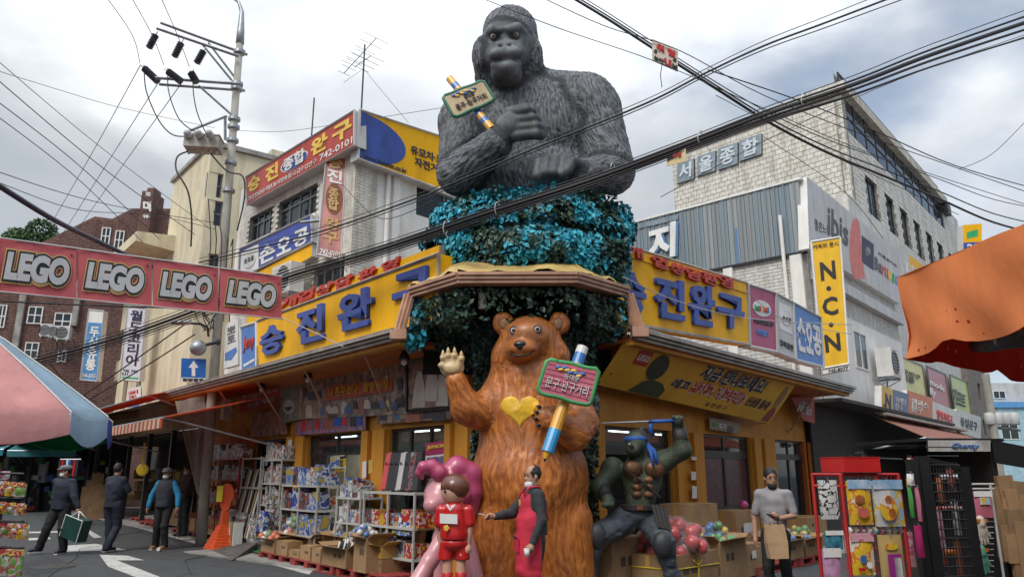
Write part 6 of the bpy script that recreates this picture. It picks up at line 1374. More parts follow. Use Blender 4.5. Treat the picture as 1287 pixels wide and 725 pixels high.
# ------------------------------------------------------------------ the other statues by the bear (plain stand-ins, no characters)
def warrior():
 Y=10.75
 P=lambda x,y,Y_=Y:A(x,y,Y_)
 g=Sculpt((.9,9.9,-.1),(2.9,11.5,2.75),.015);BODY,CL=1,2
 g.ell(P(806,600),(.29,.20,.30),.08,tag=1);g.ell(P(796,588,10.62),(.15,.10,.13),.05,tag=1);g.ell(P(822,588,10.62),(.15,.10,.13),.05,tag=1)
 g.cone(P(806,612),P(803,640),.22,.20,.08,tag=1)
 for r_,(a,b)in enumerate(((799,814),(800,814),(801,814))):
  for x in(a,b):g.ell(P(x,602+r_*9,10.58),(.075,.05,.055),.015,tag=1)
 g.ell(P(770,590),(.17,.17,.18),.06,tag=1);g.ell(P(833,580),(.16,.16,.16),.06,tag=1)
 g.chain([P(768,592),P(753,612,10.6),P(764,628,10.45)],[.14,.11,.085],.05,1);g.ell(P(765,631,10.42),(.09,.08,.09),.03,tag=1)
 g.chain([P(833,580),P(858,566,10.6),P(852,535,10.55)],[.14,.12,.085],.05,1);g.ell(P(851.5,529,10.5),(.085,.09,.085),.03,tag=1)
 for i in range(4):g.ell(P(846+i*3.4,524.5+(i%2),10.45),(.024,.045,.038),.006,tag=1);g.ell(P(758+i*4,634,10.36),(.024,.04,.038),.006,tag=1)
 g.cone(P(803,580),P(800,566,10.66),.13,.11,.05,tag=1)
 g.ell(P(799,556,10.62),(.145,.16,.165),.04,tag=1);g.ell(P(795,566,10.52),(.09,.11,.085),.05,tag=1);g.ell(P(794,560,10.42),(.025,.045,.04),.02,tag=1)
 g.skin();root=T('warrior_statue','dark green muscular warrior statue crouching with raised fist and blue headband','statue',tuple(A(800,720,Y)[:2])+(0,))
 gm=mat('weathered_green',(.03,.042,.026),.6,var=.5,vs=4,bump=.5,bs=25,col2=(.085,.105,.065),dirt=.5);mk('body',g.mesh('body'),gm,root,smooth=True)
 c=Sculpt((.9,9.9,.0),(2.9,11.5,1.7),.016)
 c.ell(P(800,645),(.27,.21,.16),.06);c.chain([P(785,655),P(752,672,10.45),P(742,700,10.5)],[.19,.15,.12],.05);c.chain([P(818,655),P(834,682,10.4),P(838,700,10.45)],[.19,.15,.125],.05)
 c.chain([P(742,700,10.5),P(738,750,10.6)],[.11,.10],.03);c.chain([P(838,700,10.45),P(852,750,10.5)],[.11,.10],.03);c.cone(P(736,758,10.6),P(730,760,10.4),.09,.07,.03);c.cone(P(853,758,10.5),P(858,760,10.3),.09,.07,.03)
 c.cut(2,.0);c.skin();n=c.normals();c.v+=n*((vnoise(c.v*np.array((9,9,22)),2)-.5)*.035)[:,None];mk('trousers',c.mesh('trousers'),mat('slate_cloth',(.055,.065,.08),.7,var=.3,vs=6,bump=.4,bs=30),root,smooth=True)
 plate=mat('bronze_plate',(.16,.075,.035),.45,metal=.3,var=.4,vs=8,bump=.4,bs=20,dirt=.4);strap_=mat('dark_leather',(.025,.022,.02),.6)
 pl=Sculpt((1.3,10.2,1.3),(2.5,11.1,2.5),.012)
 for x in(795,822):pl.ell(P(x,589,10.56),(.14,.09,.12),.01)
 for r_ in range(3):
  for x in(801,815):pl.ell(P(x,603+r_*9,10.545),(.07,.045,.05),.005)
 pl.skin();mk('chest_plate',pl.mesh('chest_plate'),plate,root,smooth=True)
 M1=lambda a,b,r_,m_,nm,n=10:mk(nm,MB().tube([a,b],r_,n),m_,root,smooth=True)
 for(a,b,rr_)in((P(754,612,10.6),P(763,625,10.47),[.118,.1]),(P(857,561,10.6),P(853,538,10.55),[.115,.098])):M1(a,b,rr_,strap_,'bracer',14)
 for(x,y,Yk)in((750,673,10.36),(833,684,10.30)):mk('knee_pad',MB().ball(P(x,y,Yk),(.14,.10,.17),14),mat('knee_pad_black',(.03,.032,.035),.5,bump=.3),root,smooth=True)
 mk('belt',MB().lathe(P(803,637),[(.262,-.04),(.272,-.03),(.272,.03),(.262,.04)],24),strap_,root);mk('buckle',MB().box(P(804,637,10.47),(.09,.03,.07)),plate,root)
 for k in range(4):mk('pouch_strip',MB().hexa(P(818+k*5,634+k,10.46),P(822+k*5,634+k,10.46),P(830+k*4.6,662+k,10.40),P(826+k*4.6,662+k,10.40),(0,-.03,0)),strap_,root)
 mk('shoulder_strap',MB().tube([P(790,575,10.6),P(786,590,10.47),P(806,604,10.47),P(830,625,10.53)],.016,6),strap_,root)
 blue=mat('headband_blue',(.02,.09,.36),.6,bump=.3,bs=40);hc=P(799,556,10.62)
 mk('headband',MB().lathe(hc+(0,0,.045),[(.150,-.028),(.158,-.01),(.156,.02),(.142,.04)],24),blue,root,smooth=True)
 for k,pts in enumerate((((812,556,10.6),(822,566,10.5),(826,582,10.46)),((812,558,10.6),(818,568,10.48),(821,585,10.44)))):
  mk('headband_tail',MB().tube([P(*q_)for q_ in pts],[.02,.03,.022],6),blue,root,smooth=True)
 hk=Sculpt((1.2,10.2,1.9),(2.4,11.3,2.6),.012);hk.ell(P(801,552,10.66),(.155,.155,.15),.02);hk.ell(P(806,541,10.75),(.06,.06,.07),.02);hk.ell(P(794,562,10.50),(.16,.16,.12),.02,mode='sub');hk.skin();mk('hair',hk.mesh('hair'),strap_,root,smooth=True)
 for x in(791,798):mk('eye',MB().ball(P(x,558,10.475),.014,8),white,root,smooth=True)
 a,b=Vector(P(848,528.5,10.45)),Vector(P(756,531.5,10.15));t=T('practice_sword','long thin sword with blue wrapped grip held level by the green warrior statue','sword',a)
 mk('grip',MB().tube([a+(a-b)*.06,a+(b-a)*.32],.024,8),blue,t,smooth=True);mk('blade',MB().tube([a+(b-a)*.36,b],[.014,.006],4),steel,t);mk('guard',MB().lathe(a+(b-a)*.34,[(.02,-.01),(.05,0),(.02,.01)],12),blue,t)
 mk('ribbon',MB().tube([a+(b-a)*.33,a+(b-a)*.345+Vector((0,0,-.1)),a+(b-a)*.335+Vector((.02,0,-.2))],[.03,.035,.02],5),blue,t,smooth=True)
warrior()
def pony():
 P=lambda x,y,Y=10.05:A(x,y,Y)
 pk=mat('deep_pink_gloss',(.42,.06,.14),.35,coat=.4,var=.06);pl=mat('pale_pink_gloss',(.56,.25,.27),.35,coat=.4,var=.06)
 root=T('pink_toy_horse','pale pink toy horse statue with curly deep pink mane left of the bear','statue',tuple(P(560,720)[:2])+(0,))
 b=Sculpt((-1.75,9.4,-.05),(-.2,10.7,1.75),.014);b.ell(P(556,622,9.95),(.24,.25,.25),.06);b.ell(P(545,634,9.75),(.13,.16,.12),.08);b.cone(P(562,645,10.0),P(566,672,10.1),.13,.19,.06);b.ell(P(570,680,10.15),(.28,.42,.23),.08)
 b.chain([P(556,680,9.9),P(540,705,9.75),P(524,732,9.65)],[.12,.10,.11],.05);b.chain([P(588,690,10.0),P(597,735,9.9)],[.12,.13],.05);b.chain([P(560,690,10.4),P(552,750,10.4)],[.11,.12],.05);b.cut(2,0.);b.skin();mk('body',b.mesh('body'),pl,root,smooth=True)
 m=Sculpt((-1.75,9.2,.8),(.0,10.9,2.0),.014);m.chain([P(530,600,9.75),P(527,594,9.75),P(532,587,9.75),P(543,586,9.8),P(552,594,9.8),P(560,604,9.9)],[.03,.05,.075,.09,.10,.12],.03)
 m.chain([P(560,600,10.0),P(575,588,10.05),P(590,596,10.1),P(592,618,10.1),P(590,642,10.15)],[.14,.16,.16,.15,.12],.03);m.ell(P(572,600,10.15),(.2,.2,.2),.05);m.chain([P(583,600,10.0),P(584,622,9.95),P(578,640,10.0)],[.09,.08,.05],.02);m.skin();mk('mane',m.mesh('mane'),pk,root,smooth=True)
 mk('ear',MB().lathe(P(566,600,9.85),[(.05,0),(.045,.06),(.005,.13)],10),pl,root,smooth=True)
pony()
def toyboy():
 Y=9.35;P=lambda x,y,Y_=Y:A(x,y,Y_)
 red=mat('toy_red_gloss',(.50,.015,.015),.25,coat=.5,var=.04);fl=mat('toy_skin_gloss',(.60,.33,.23),.35,coat=.3,var=.04);hb=mat('toy_hair_brown',(.13,.045,.025),.3,coat=.4,var=.1);wt=mat('toy_white_gloss',(.68,.68,.66),.3,coat=.4,var=.03)
 root=T('toy_boy_statue','big plastic toy boy statue in red football kit left of the bear','statue',tuple(P(571,720)[:2])+(0,))
 b=Sculpt((-1.25,8.9,-.05),(-.35,9.8,1.75),.011)
 b.ell(P(570,617),(.155,.155,.155),.01);b.cone(P(571,628),P(571,640),.06,.06,.02);b.chain([P(588,641),P(590,660),P(587,684)],[.055,.05,.045],.02);b.ell(P(586,690,9.33),(.065,.06,.065),.01);b.cone(P(583,694,9.30),P(579,697,9.27),.022,.018,.01)
 b.chain([P(555,641),P(552,662,9.4),P(556,684,9.42)],[.055,.05,.045],.02);b.cone(P(562,700),P(562,725),.062,.058,.01);b.cone(P(579,700),P(579,725),.062,.058,.01);b.skin();mk('body',b.mesh('body'),fl,root,smooth=True)
 s_=Sculpt((-1.25,8.9,.3),(-.35,9.8,1.6),.011);s_.cone(P(571,642),P(571,670),.135,.175,.03);s_.cone(P(588,641),P(590,656),.072,.075,.03);s_.cone(P(555,641),P(553,656),.072,.075,.03);s_.cut(2,P(571,677)[2]);s_.skin();mk('shirt',s_.mesh('shirt'),red,root,smooth=True)
 k=Sculpt((-1.25,8.9,.2),(-.35,9.8,1.2),.011);k.ell(P(571,682),(.165,.15,.10),.03);k.cone(P(562,685),P(560,700),.09,.092,.02);k.cone(P(580,685),P(581,700),.09,.092,.02);k.cut(2,P(571,703)[2]);k.skin();mk('shorts',k.mesh('shorts'),red,root,smooth=True)
 for x in(562,579):mk('sock',MB().lathe(P(x,735),[(.07,-.25),(.068,.14),(.06,.15)],16),red,root,smooth=True)
 h_=Sculpt((-1.25,8.9,1.1),(-.35,9.8,1.85),.011);h_.ell(P(572,612),(.178,.18,.165),.02);h_.ell(P(560,628,9.2),(.13,.16,.125),.02,mode='sub');h_.ell(P(571,640),(.16,.16,.10),.02,mode='sub');h_.skin();mk('hair',h_.mesh('hair'),hb,root,smooth=True)
 mk('chest_band',MB().hexa(P(553,645,9.19),P(575,646,9.16),P(575,658,9.16),P(553,657,9.19),(0,-.02,0)),wt,root)
 mk('collar',MB().tube([P(562,634,9.27),P(566,641,9.21),P(572,634,9.24)],.014,6),wt,root);mk('badge',MB().lathe(P(561,663,9.155),[(.038,0),(.038,.014),(.028,.016)],5,M=Matrix.Rotation(R(90),3,'X')),ylet,root)
 for x in(559,568):mk('eye',MB().ball(P(x,617,9.205),(.016,.012,.022),8),black,root,smooth=True)
toyboy()
ORD='first second third fourth fifth sixth seventh eighth ninth tenth eleventh twelfth thirteenth fourteenth fifteenth sixteenth seventeenth eighteenth nineteenth twentieth'.split()
# ------------------------------------------------------------------ goods in front of the shop
card=mat('cardboard',(.36,.22,.11),.85,var=.12,vs=3,bump=.25,bs=10,dirt=.2);card2=mat('darker_cardboard',(.27,.165,.085),.85,var=.15,vs=3,bump=.25,bs=10,dirt=.25);cardin=mat('cardboard_inside',(.22,.14,.07),.9)
tape=mat('packing_tape',(.50,.30,.08),.25,var=.1);inkc=mat('carton_ink',(.08,.055,.04),.8);redpal=mat('red_pallet_plastic',(.34,.055,.05),.55,var=.2,vs=5,dirt=.35);blackpal=mat('black_pallet_plastic',(.03,.03,.035),.55)
def print_mat(key,cols,sc=5.5,rough=.35):
 m=bpy.data.materials.new(key);m.use_nodes=True;t=m.node_tree;L=t.links.new;MATS[key]=m;b=t.nodes['Principled BSDF'];b.inputs['Roughness'].default_value=rough
 tc=N('ShaderNodeTexCoord',t);oi=N('ShaderNodeObjectInfo',t);n=N('ShaderNodeTexNoise',t);n.noise_dimensions='4D';n.inputs['Scale'].default_value=sc;n.inputs['Detail'].default_value=2
 ge=N('ShaderNodeNewGeometry',t);L(ge.outputs['Position'],n.inputs['Vector']);mu=N('ShaderNodeMath',t,operation='MULTIPLY');mu.inputs[1].default_value=37.;L(oi.outputs['Random'],mu.inputs[0]);L(mu.outputs[0],n.inputs['W'])
 r=N('ShaderNodeValToRGB',t);r.color_ramp.interpolation='CONSTANT';e=r.color_ramp.elements;k=len(cols)
 for i,c in enumerate(cols):
  p=0 if i==0 else.36+.28*i/k
  x=e[i]if i<2 else e.new(p);x.position=p;x.color=(*c,1)
 L(n.outputs['Fac'],r.inputs[0]);L(r.outputs[0],b.inputs['Base Color']);return m
prints=[print_mat('toy_print_blue',[(.03,.06,.3),(.5,.5,.5),(.05,.15,.45),(.4,.3,.05)]),print_mat('toy_print_white',[(.5,.5,.5),(.15,.15,.17),(.6,.6,.6),(.35,.1,.08)]),print_mat('toy_print_dark',[(.02,.02,.03),(.25,.06,.05),(.05,.05,.08),(.3,.3,.3)]),
print_mat('toy_print_red',[(.4,.03,.03),(.5,.45,.4),(.35,.02,.03),(.5,.3,.03)]),print_mat('toy_print_grey',[(.2,.2,.2),(.45,.45,.44),(.08,.08,.08),(.3,.28,.2)])]
rackwhite=mat('white_rack_paint',(.46,.46,.44),.5,dirt=.25);rackred=mat('red_rack_paint',(.45,.02,.02),.4,dirt=.1)
def carton(w,x0,xc,yt,yb,dep,o,label,open_=False,z0=None,m=None,mark=None,rest=None):
 s1,_=w.sz(x0,yb,o);s0,zb=w.sz(xc,yb,o);zt=w.sz(xc,yt,o)[1];s0,s1=min(s0,s1),max(s0,s1)
 zb=z0 if z0 is not None else zb;m=m or card;t=T('carton',label,'cardboard box',w.p((s0+s1)/2,zb,o-dep/2));th=.012;c=MB()
 c.wbox(w,s0,s1,zb,zt,o-th,o);c.wbox(w,s0,s1,zb,zt,o-dep,o-dep+th);c.wbox(w,s0,s0+th,zb,zt,o-dep+th,o-th);c.wbox(w,s1-th,s1,zb,zt,o-dep+th,o-th);c.wbox(w,s0+th,s1-th,zb,zb+th,o-dep+th,o-th)
 mk('carton_sides',c,m,t)
 if open_:
  for nm,a,b_,d,up in(('f',w.p(s0+.01,zt,o),w.p(s1-.01,zt,o),w.n,.25),('b',w.p(s0+.01,zt,o-dep),w.p(s1-.01,zt,o-dep),-w.n,.8),('l',w.p(s0,zt,o-.01),w.p(s0,zt,o-dep+.01),-w.d,.45),('r',w.p(s1,zt,o-.01),w.p(s1,zt,o-dep+.01),w.d,.3)):
   L_=min(.18,dep*.45);v=(d*math.cos(up)+Vector((0,0,math.sin(up))))*L_;mk('flap',MB().hexa(a,b_,b_+v,a+v,(d*math.sin(up)-Vector((0,0,math.cos(up))))*.008),m,t)
 else:
  mk('flap',MB().wbox(w,s0+.002,s1-.002,zt+.001,zt+.01,o-dep/2+.003,o-.002),m,t);mk('flap',MB().wbox(w,s0+.002,s1-.002,zt+.001,zt+.01,o-dep+.002,o-dep/2-.003),m,t)
  mk('tape',MB().wbox(w,s0-.002,s1+.002,zt+.011,zt+.014,o-dep/2-.03,o-dep/2+.03),tape,t)
 mk('tape',MB().wbox(w,s0-.004,s0-.001,zt-(zt-zb)*.3,zt,o-dep/2-.03,o-dep/2+.03),tape,t)
 h=zt-zb
 mk('printed_mark',MB().wbox(w,s0+(s1-s0)*.2,s0+(s1-s0)*.32,zb+h*.5,zb+h*.68,o+.001,o+.003).wbox(w,s0+(s1-s0)*.38,s0+(s1-s0)*.5,zb+h*.5,zb+h*.68,o+.001,o+.003),inkc,t,kind='stuff')
 mk('printed_mark',MB().wbox(w,s0-.003,s0-.001,zb+h*.15,zb+h*.3,o-dep*.85,o-dep*.6),inkc,t)
 if mark:text(mark,[w.p(s0-.003,zb+h*.9,o-dep*.35),w.p(s0-.003,zb+h*.2,o-dep*.35),w.p(s0-.003,zb+h*.2,o-dep*.52),w.p(s0-.003,zb+h*.9,o-dep*.52)][::-1]if False else[w.p(s0-.003,zb+h*.9,o-dep*.6),w.p(s0-.003,zb+h*.15,o-dep*.6),w.p(s0-.003,zb+h*.15,o-dep*.78),w.p(s0-.003,zb+h*.9,o-dep*.78)],inkc,t,.002,.01)
 return t,(s0,s1,zb,zt,o-dep,o)
def pallet(w,s0,s1,o0,o1,label,m=None,z=.0,h=.14,name='pallet'):
 m=m or redpal;t=T(name,label,'pallet',w.p((s0+s1)/2,z,(o0+o1)/2));n=7
 for k in range(n):a=o0+(o1-o0)*k/n;wpiece('deck_board',w,s0,s1,z+h-.025,z+h,a+.01,a+(o1-o0)/n-.012,m,t)
 for k in range(4):
  for j in range(3):s=s0+(s1-s0-.12)*k/3;o=o0+(o1-o0-.12)*j/2;wpiece('block',w,s,s+.12,z+.022,z+h-.026,o,o+.12,m,t)
 for j in range(3):o=o0+(o1-o0-.12)*j/2;wpiece('bottom_board',w,s0,s1,z+.003,z+.021,o,o+.12,m,t)
 return t
 # pallets
pz=.14
S=lambda x,y,o,w=WL:w.sz(x,y,o)[0]
sA=S(325,695,.95)
pallet(WL,sA-1.6,sA,.1,.95,'red plastic pallet nearest the grey ramp under small cartons');pallet(WL,sA-3.25,sA-1.65,.1,.98,'red plastic pallet at the near end of the left row of cartons')
pallet(WL,sA-4.9,sA-3.3,.05,.95,'red plastic pallet half hidden behind the pink toy horse')
sB=S(245,668,.2);pallet(WL,sB-.2,sB+1.2,-.6+.3,.45,'red plastic pallet under cartons left of the orange traffic post');pallet(WL,sB-1.7,sB-.3,-.3,.5,'black plastic pallet under cartons beside the orange traffic post',blackpal)
pallet(WL,sB+3.2,sB+5.2,-.9,.3,'empty red pallet on the ground under the orange awning');pallet(WL,sB+5.6,sB+7.6,-1.2,.0,'farther red pallet under the grey board platform')
t=T('platform','grey board platform laid on red pallets in the open stall','platform',WL.p(sB+5.5,.14,-1));mk('board',MB().wbox(WL,sB+3.3,sB+7.4,.145,.185,-1.6,-.2),concrete,t)
for sx_ in(0,1):mk('skid',MB().wbox(WL,sB+3.4,sB+7.3,.0,.143,-1.6+sx_*.1,-1.53+sx_*.1),blackpal,t)
B_={}
for k,(x0,xc,yt,yb,d,o,lab,op,kw)in{
'a':(327,344,678,700,.34,.92,'small upright carton at the ramp end of the red pallet',True,{}),
'b':(346,360,681,703,.30,.94,'small narrow carton second from the ramp on the red pallet',False,{}),
'b2':(350,388,676,690,.5,.55,'wide open carton behind the small ones on the red pallet',True,{'z0':pz}),
'c':(362,375,693,707,.26,.95,'lowest small carton between taller ones on the red pallet',False,{}),
'd':(376,389,687,709,.30,.95,'carton with printed marks standing beside the lowest small one',False,{}),
'e':(391,402,690,712,.30,.96,'narrow upright carton next to the long lettered carton',False,{}),
'f':(403,434,690,720,.42,.98,'long open carton lettered on its end holding black and white sticks',True,{'mark':'ZYO-901X'}),
'g':(443,459,676,724,.46,1.0,'tall open carton full of blue and white bags',True,{'m':card}),
'h':(474,479,704,722,.62,.8,'lower carton of the pair beside the tall blue-filled one',False,{'m':card2}),
'j':(388,416,657,690,.6,.1,'dark brown open carton standing behind the orange toys',True,{'m':card2,'z0':.03}),
'k':(404,436,676,692,.45,.45,'shallow taped carton with rods behind the long lettered one',True,{'z0':pz}),
}.items():B_[k]=carton(WL,x0,xc,yt,yb,d,o,lab,op,**{'z0':pz,**kw})
hh=B_['h'][1];t,_=carton(WL,474,479,686,703,.62,.8,'upper yellow-taped carton of the pair filled with blue bags',True,z0=hh[3]+.02,m=tape)
# tipped open carton
p0=WL.p(-.6,.75,.3);t=T('carton','large open carton tipped on its side behind the blue-filled boxes','cardboard box',p0);rt=wrot(WL)@Matrix.Rotation(R(22),3,'Y');c=MB()
for cc,ss in(((0,0,-.22),(.5,.4,.012)),((0,0,.22),(.5,.4,.012)),((.25,0,0),(.012,.4,.43)),((-.25,0,0),(.012,.4,.43)),((0,.2,0),(.48,.012,.43))):c.box(p0+rt@Vector(cc),ss,rot=rt)
mk('carton_sides',c,card2,t);mk('flap',MB().hexa(p0+rt@Vector((-.25,-.2,.22)),p0+rt@Vector((.25,-.2,.22)),p0+rt@Vector((.25,-.4,.30)),p0+rt@Vector((-.25,-.4,.30)),(0,0,.008)),card2,t)
# cartons left of the traffic post
for i,(x0,xc,yt,yb,d,o,lab)in enumerate(((211,226,641,666,.5,.2,'far tall carton at the left end of the row beyond the traffic post'),(223,235,645,668,.5,.3,'second carton from the left end beyond the traffic post'),(237,248,652,673,.4,.42,'pale-edged carton third from the left beyond the traffic post'),(249,260,654,675,.4,.44,'carton with round print just left of the traffic post'),(259,270,652,677,.4,.46,'plain carton touching the orange traffic post'),(271,280,655,680,.35,.48,'carton mostly hidden by the orange traffic post'),(240,262,642,655,.6,-.1,'wide back carton with teal bag behind the front cartons'))):
 carton(WL,x0,xc,yt,yb,d,o,lab,i in(3,6),z0=.15)
 # right side cartons
pallet(WR,S(1012,712,1.75,WR)-.3,S(1042,706,1.75,WR)+.3,.7,1.8,'red plastic pallet under cartons right of the walking man');pallet(WR,S(958,722,1.7,WR)-.3,S(1005,712,1.7,WR)-.2,.7,1.75,'red plastic pallet behind the walking man')
CR={}
for k,(x0,xc,yt,yb,d,o,lab,op,kw)in{
'B':(848,905,690,745,.8,1.75,'huge carton tied with yellow string under the red balls',False,{'z0':.03}),
'A':(770,822,673,740,.7,1.1,'dark closed carton behind the green warrior statue',False,{'z0':.03,'m':card2}),
'C':(871,905,632,690,.6,.9,'tall back carton against the ochre pillar',False,{'z0':.03}),
'D':(908,941,674,733,.55,1.75,'large open carton holding a bag of green and yellow toys',True,{'z0':.03}),
'E':(928,958,640,700,.6,.7,'stacked back carton with white label behind the walking man',False,{'z0':.03}),
'F':(941,962,681,729,.5,1.72,'front carton with white sticker left of the walking man',False,{'z0':.03}),
'G':(992,1012,676,712,.55,1.75,'open carton with coloured balls right of the walking man',True,{'z0':.14}),
'H':(1014,1036,673,708,.55,1.75,'open carton of blue-green toys near the red rack',True,{'z0':.14}),
'I':(1016,1040,648,668,.6,.9,'flat back carton near the black gate',False,{}),
'I2':(1012,1040,668,690,.6,.9,'lower back carton near the black gate',False,{'m':card2}),
}.items():CR[k]=carton(WR,x0,xc,yt,yb,d,o,lab,op,**kw)
def fronts(w,cb,name,m,u0,u1,v0,v1):s0,s1,za,zb,oa,ob=cb[1];return mk(name,MB().wbox(w,s0+(s1-s0)*u0,s0+(s1-s0)*u1,za+(zb-za)*v0,za+(zb-za)*v1,ob+.003,ob+.005),m,cb[0])
fronts(WR,CR['F'],'sticker',white,.3,.55,.55,.8);fronts(WR,CR['E'],'sticker',white,.3,.7,.55,.75)
s0,s1,za,zb,oa,ob=CR['B'][1];ys=mat('yellow_string',(.65,.48,.03),.5);zz=za+(zb-za)*.68
mk('string',MB().tube([WR.p(s0-.01,zz,oa),WR.p(s0-.01,zz,ob+.01),WR.p(s1+.01,zz-.03,ob+.01),WR.p(s1+.01,zz,oa)],.010,5),ys,CR['B'][0]);mk('string',MB().tube([WR.p((s0+s1)/2,za,ob+.012),WR.p((s0+s1)/2+.03,zz,ob+.015),WR.p((s0+s1)/2,zb+.01,ob+.0),WR.p((s0+s1)/2,zb+.01,oa)],.010,5),ys,CR['B'][0])
mk('string_bow',MB().tube([WR.p((s0+s1)/2+.13,zz+.07,ob+.02),WR.p((s0+s1)/2,zz,ob+.02),WR.p((s0+s1)/2-.12,zz+.08,ob+.02)],.010,5),ys,CR['B'][0])
# balls in clear bags
film=bpy.data.materials.new('clear_film');film.use_nodes=True;_t=film.node_tree;_b=_t.nodes['Principled BSDF'];_b.inputs['Roughness'].default_value=.15;_b.inputs['Alpha'].default_value=.10;_b.inputs['Base Color'].default_value=(.8,.8,.8,1)
_n=N('ShaderNodeTexNoise',_t);_n.inputs['Scale'].default_value=9;_bp=N('ShaderNodeBump',_t);_bp.inputs['Strength'].default_value=1;_t.links.new(_n.outputs['Fac'],_bp.inputs['Height']);_t.links.new(_bp.outputs[0],_b.inputs['Normal'])
def gloss(k,c):return mat(k,c,.3,var=.08,coat=.4)
rb_=gloss('red_ball',(.50,.02,.025));wb_=white
def bag(c,rad,n,br,cols,label,cat='bag of toys',name='toy_bag',seed=1,group=None):
 r=random.Random(seed);t=T(name,label,cat,c,group);c=Vector(c);placed=[]
 k=0
 while len(placed)<n and k<6000:
  k+=1;d=Vector([r.uniform(-1,1)for _ in range(3)])
  if d.length>1:continue
  p=c+Vector((d.x*rad[0],d.y*rad[1],abs(d.z)*rad[2]))
  if all((p-q).length>br*1.5 for q in placed):placed.append(p)
 for p in placed:o=mk('ball',MB().ball(p,(br*r.uniform(.85,1.1),br,br*r.uniform(.85,1.05)),10),r.choice(cols),t,smooth=True)
 s=Sculpt(c-Vector(rad)*1.4-Vector((.1,.1,.1)),c+Vector(rad)*1.5+Vector((.1,.1,.15)),max(rad)/16)
 for p in placed:s.ell(p,br*1.12,br*.9)
 s.skin();nn=s.normals();s.v+=nn*((vnoise(s.v*14,seed)-.4)*br*.35)[:,None];mk('clear_bag',s.mesh('clear_bag'),film,t,smooth=True);return t
bq_=CR['B'][1]
bag(WR.p((bq_[0]+bq_[1])/2-.05,bq_[3]+.02,bq_[5]-.35),(.55,.42,.42),34,.105,[rb_,rb_,rb_,rb_,mat('ball_print',(.5,.3,.3),.4)],'heap of red balls in clear bags on the string-tied carton','bag of balls',seed=3)
bag(WR.p(bq_[0]-.75,CR['A'][1][3]+.01,.8),(.35,.25,.14),9,.085,[rb_,MATS['ball_print']],'small clear bag of red balls behind the warrior statue','bag of balls',seed=5)
tc_=[gloss('toy_green',(.06,.30,.06)),gloss('toy_yellow',(.60,.42,.03)),gloss('toy_blue',(.03,.14,.42)),gloss('toy_orange',(.6,.16,.02)),gloss('toy_teal',(.03,.3,.3)),white]
for k,lab,sd,cols in(('D','clear bag of green and yellow toys on the large open carton',7,[tc_[0],tc_[1],tc_[0],white,tc_[2]]),('G','clear bag of red yellow and green balls right of the walking man',8,[tc_[1],tc_[3],tc_[0],tc_[2]]),('H','clear bag of blue and green toys near the red rack',9,[tc_[2],tc_[4],tc_[0],tc_[1]])):
 q_=CR[k][1];bag(WR.p((q_[0]+q_[1])/2,q_[3]-.05,(q_[4]+q_[5])/2),(.26,.2,.26),22,.06,cols,lab,seed=sd)
t=T('pink_ball','single pink ball on the back carton beside the walking man','ball',WR.p(CR['E'][1][0]+.1,CR['E'][1][3]+.09,.4));mk('ball_skin',MB().ball(WR.p(CR['E'][1][1]-.12,CR['E'][1][3]+.1,.45),.085,14),gloss('pink_ball_gloss',(.6,.08,.3)),t,smooth=True);mk('valve',MB().ball(WR.p(CR['E'][1][1]-.12,CR['E'][1][3]+.1,.45+.084),.008,6),white,t)
og=[gloss('toy_bright_orange',(.65,.13,.015)),gloss('toy_bright_orange',(.65,.13,.015)),white,gloss('toy_leaf_green',(.12,.25,.05))]
for x,y,o,lab,sd in((339,672,.8,'net of orange and white toy balls nearest the ramp',11),(377,654,.35,'large net of orange and white toy balls on the black cages',12),(366,670,.4,'pair of orange toy balls peeping from the black cages',13)):
 bag(WL.hit(x,y+5,o),(.24,.2,.13),14,.065,og,lab,seed=sd)
for x,y,o,lab,sd in((458,668,.75,'blue and white bags of footballs in the tall open carton',14),(490,678,.5,'blue and red packs standing in the yellow-taped carton',15),(268,645,.1,'teal toy pack on the back carton near the traffic post',16)):
 bag(WL.hit(x,y+4,o),(.2,.18,.16)if sd<16 else(.16,.12,.1),16,.05,[tc_[2],tc_[2],white,rb_]if sd<16 else[tc_[4],white],lab,seed=sd)
 # sticks in the long carton
f_=B_['f'][1];r=random.Random(4);t=T('toy_bats','bundle of black and white toy bats sticking out of the long carton','toy',WL.p(f_[0],f_[3],.8))
for k in range(16):
 s=f_[0]+.1+(f_[1]-f_[0]-.2)*k/16;o=f_[5]-.08-r.random()*.25;mk('bat',MB().tube([WL.p(s,f_[3]-.15,o),WL.p(s-.06,f_[3]+r.uniform(.06,.13),o-.03)],.018,7),white if k%2 else black,t,smooth=True)
 # black crates by the toys
for x,lab in((360,'low black slatted toy crate under the orange balls'),(376,'second black slatted toy crate nearer the brown carton')):
 t=T('toy_crate',lab,'crate',WL.hit(x,682,.4));s_,z_=WL.sz(x,682,.4)
 for k in range(3):wpiece('slat',WL,s_-.32,s_+.28,z_+.05+k*.07,z_+.09+k*.07,.38,.40,black,t)
 mk('crate_body',MB().wbox(WL,s_-.3,s_+.26,z_,z_+.22,.05,.375),blackpal,t)
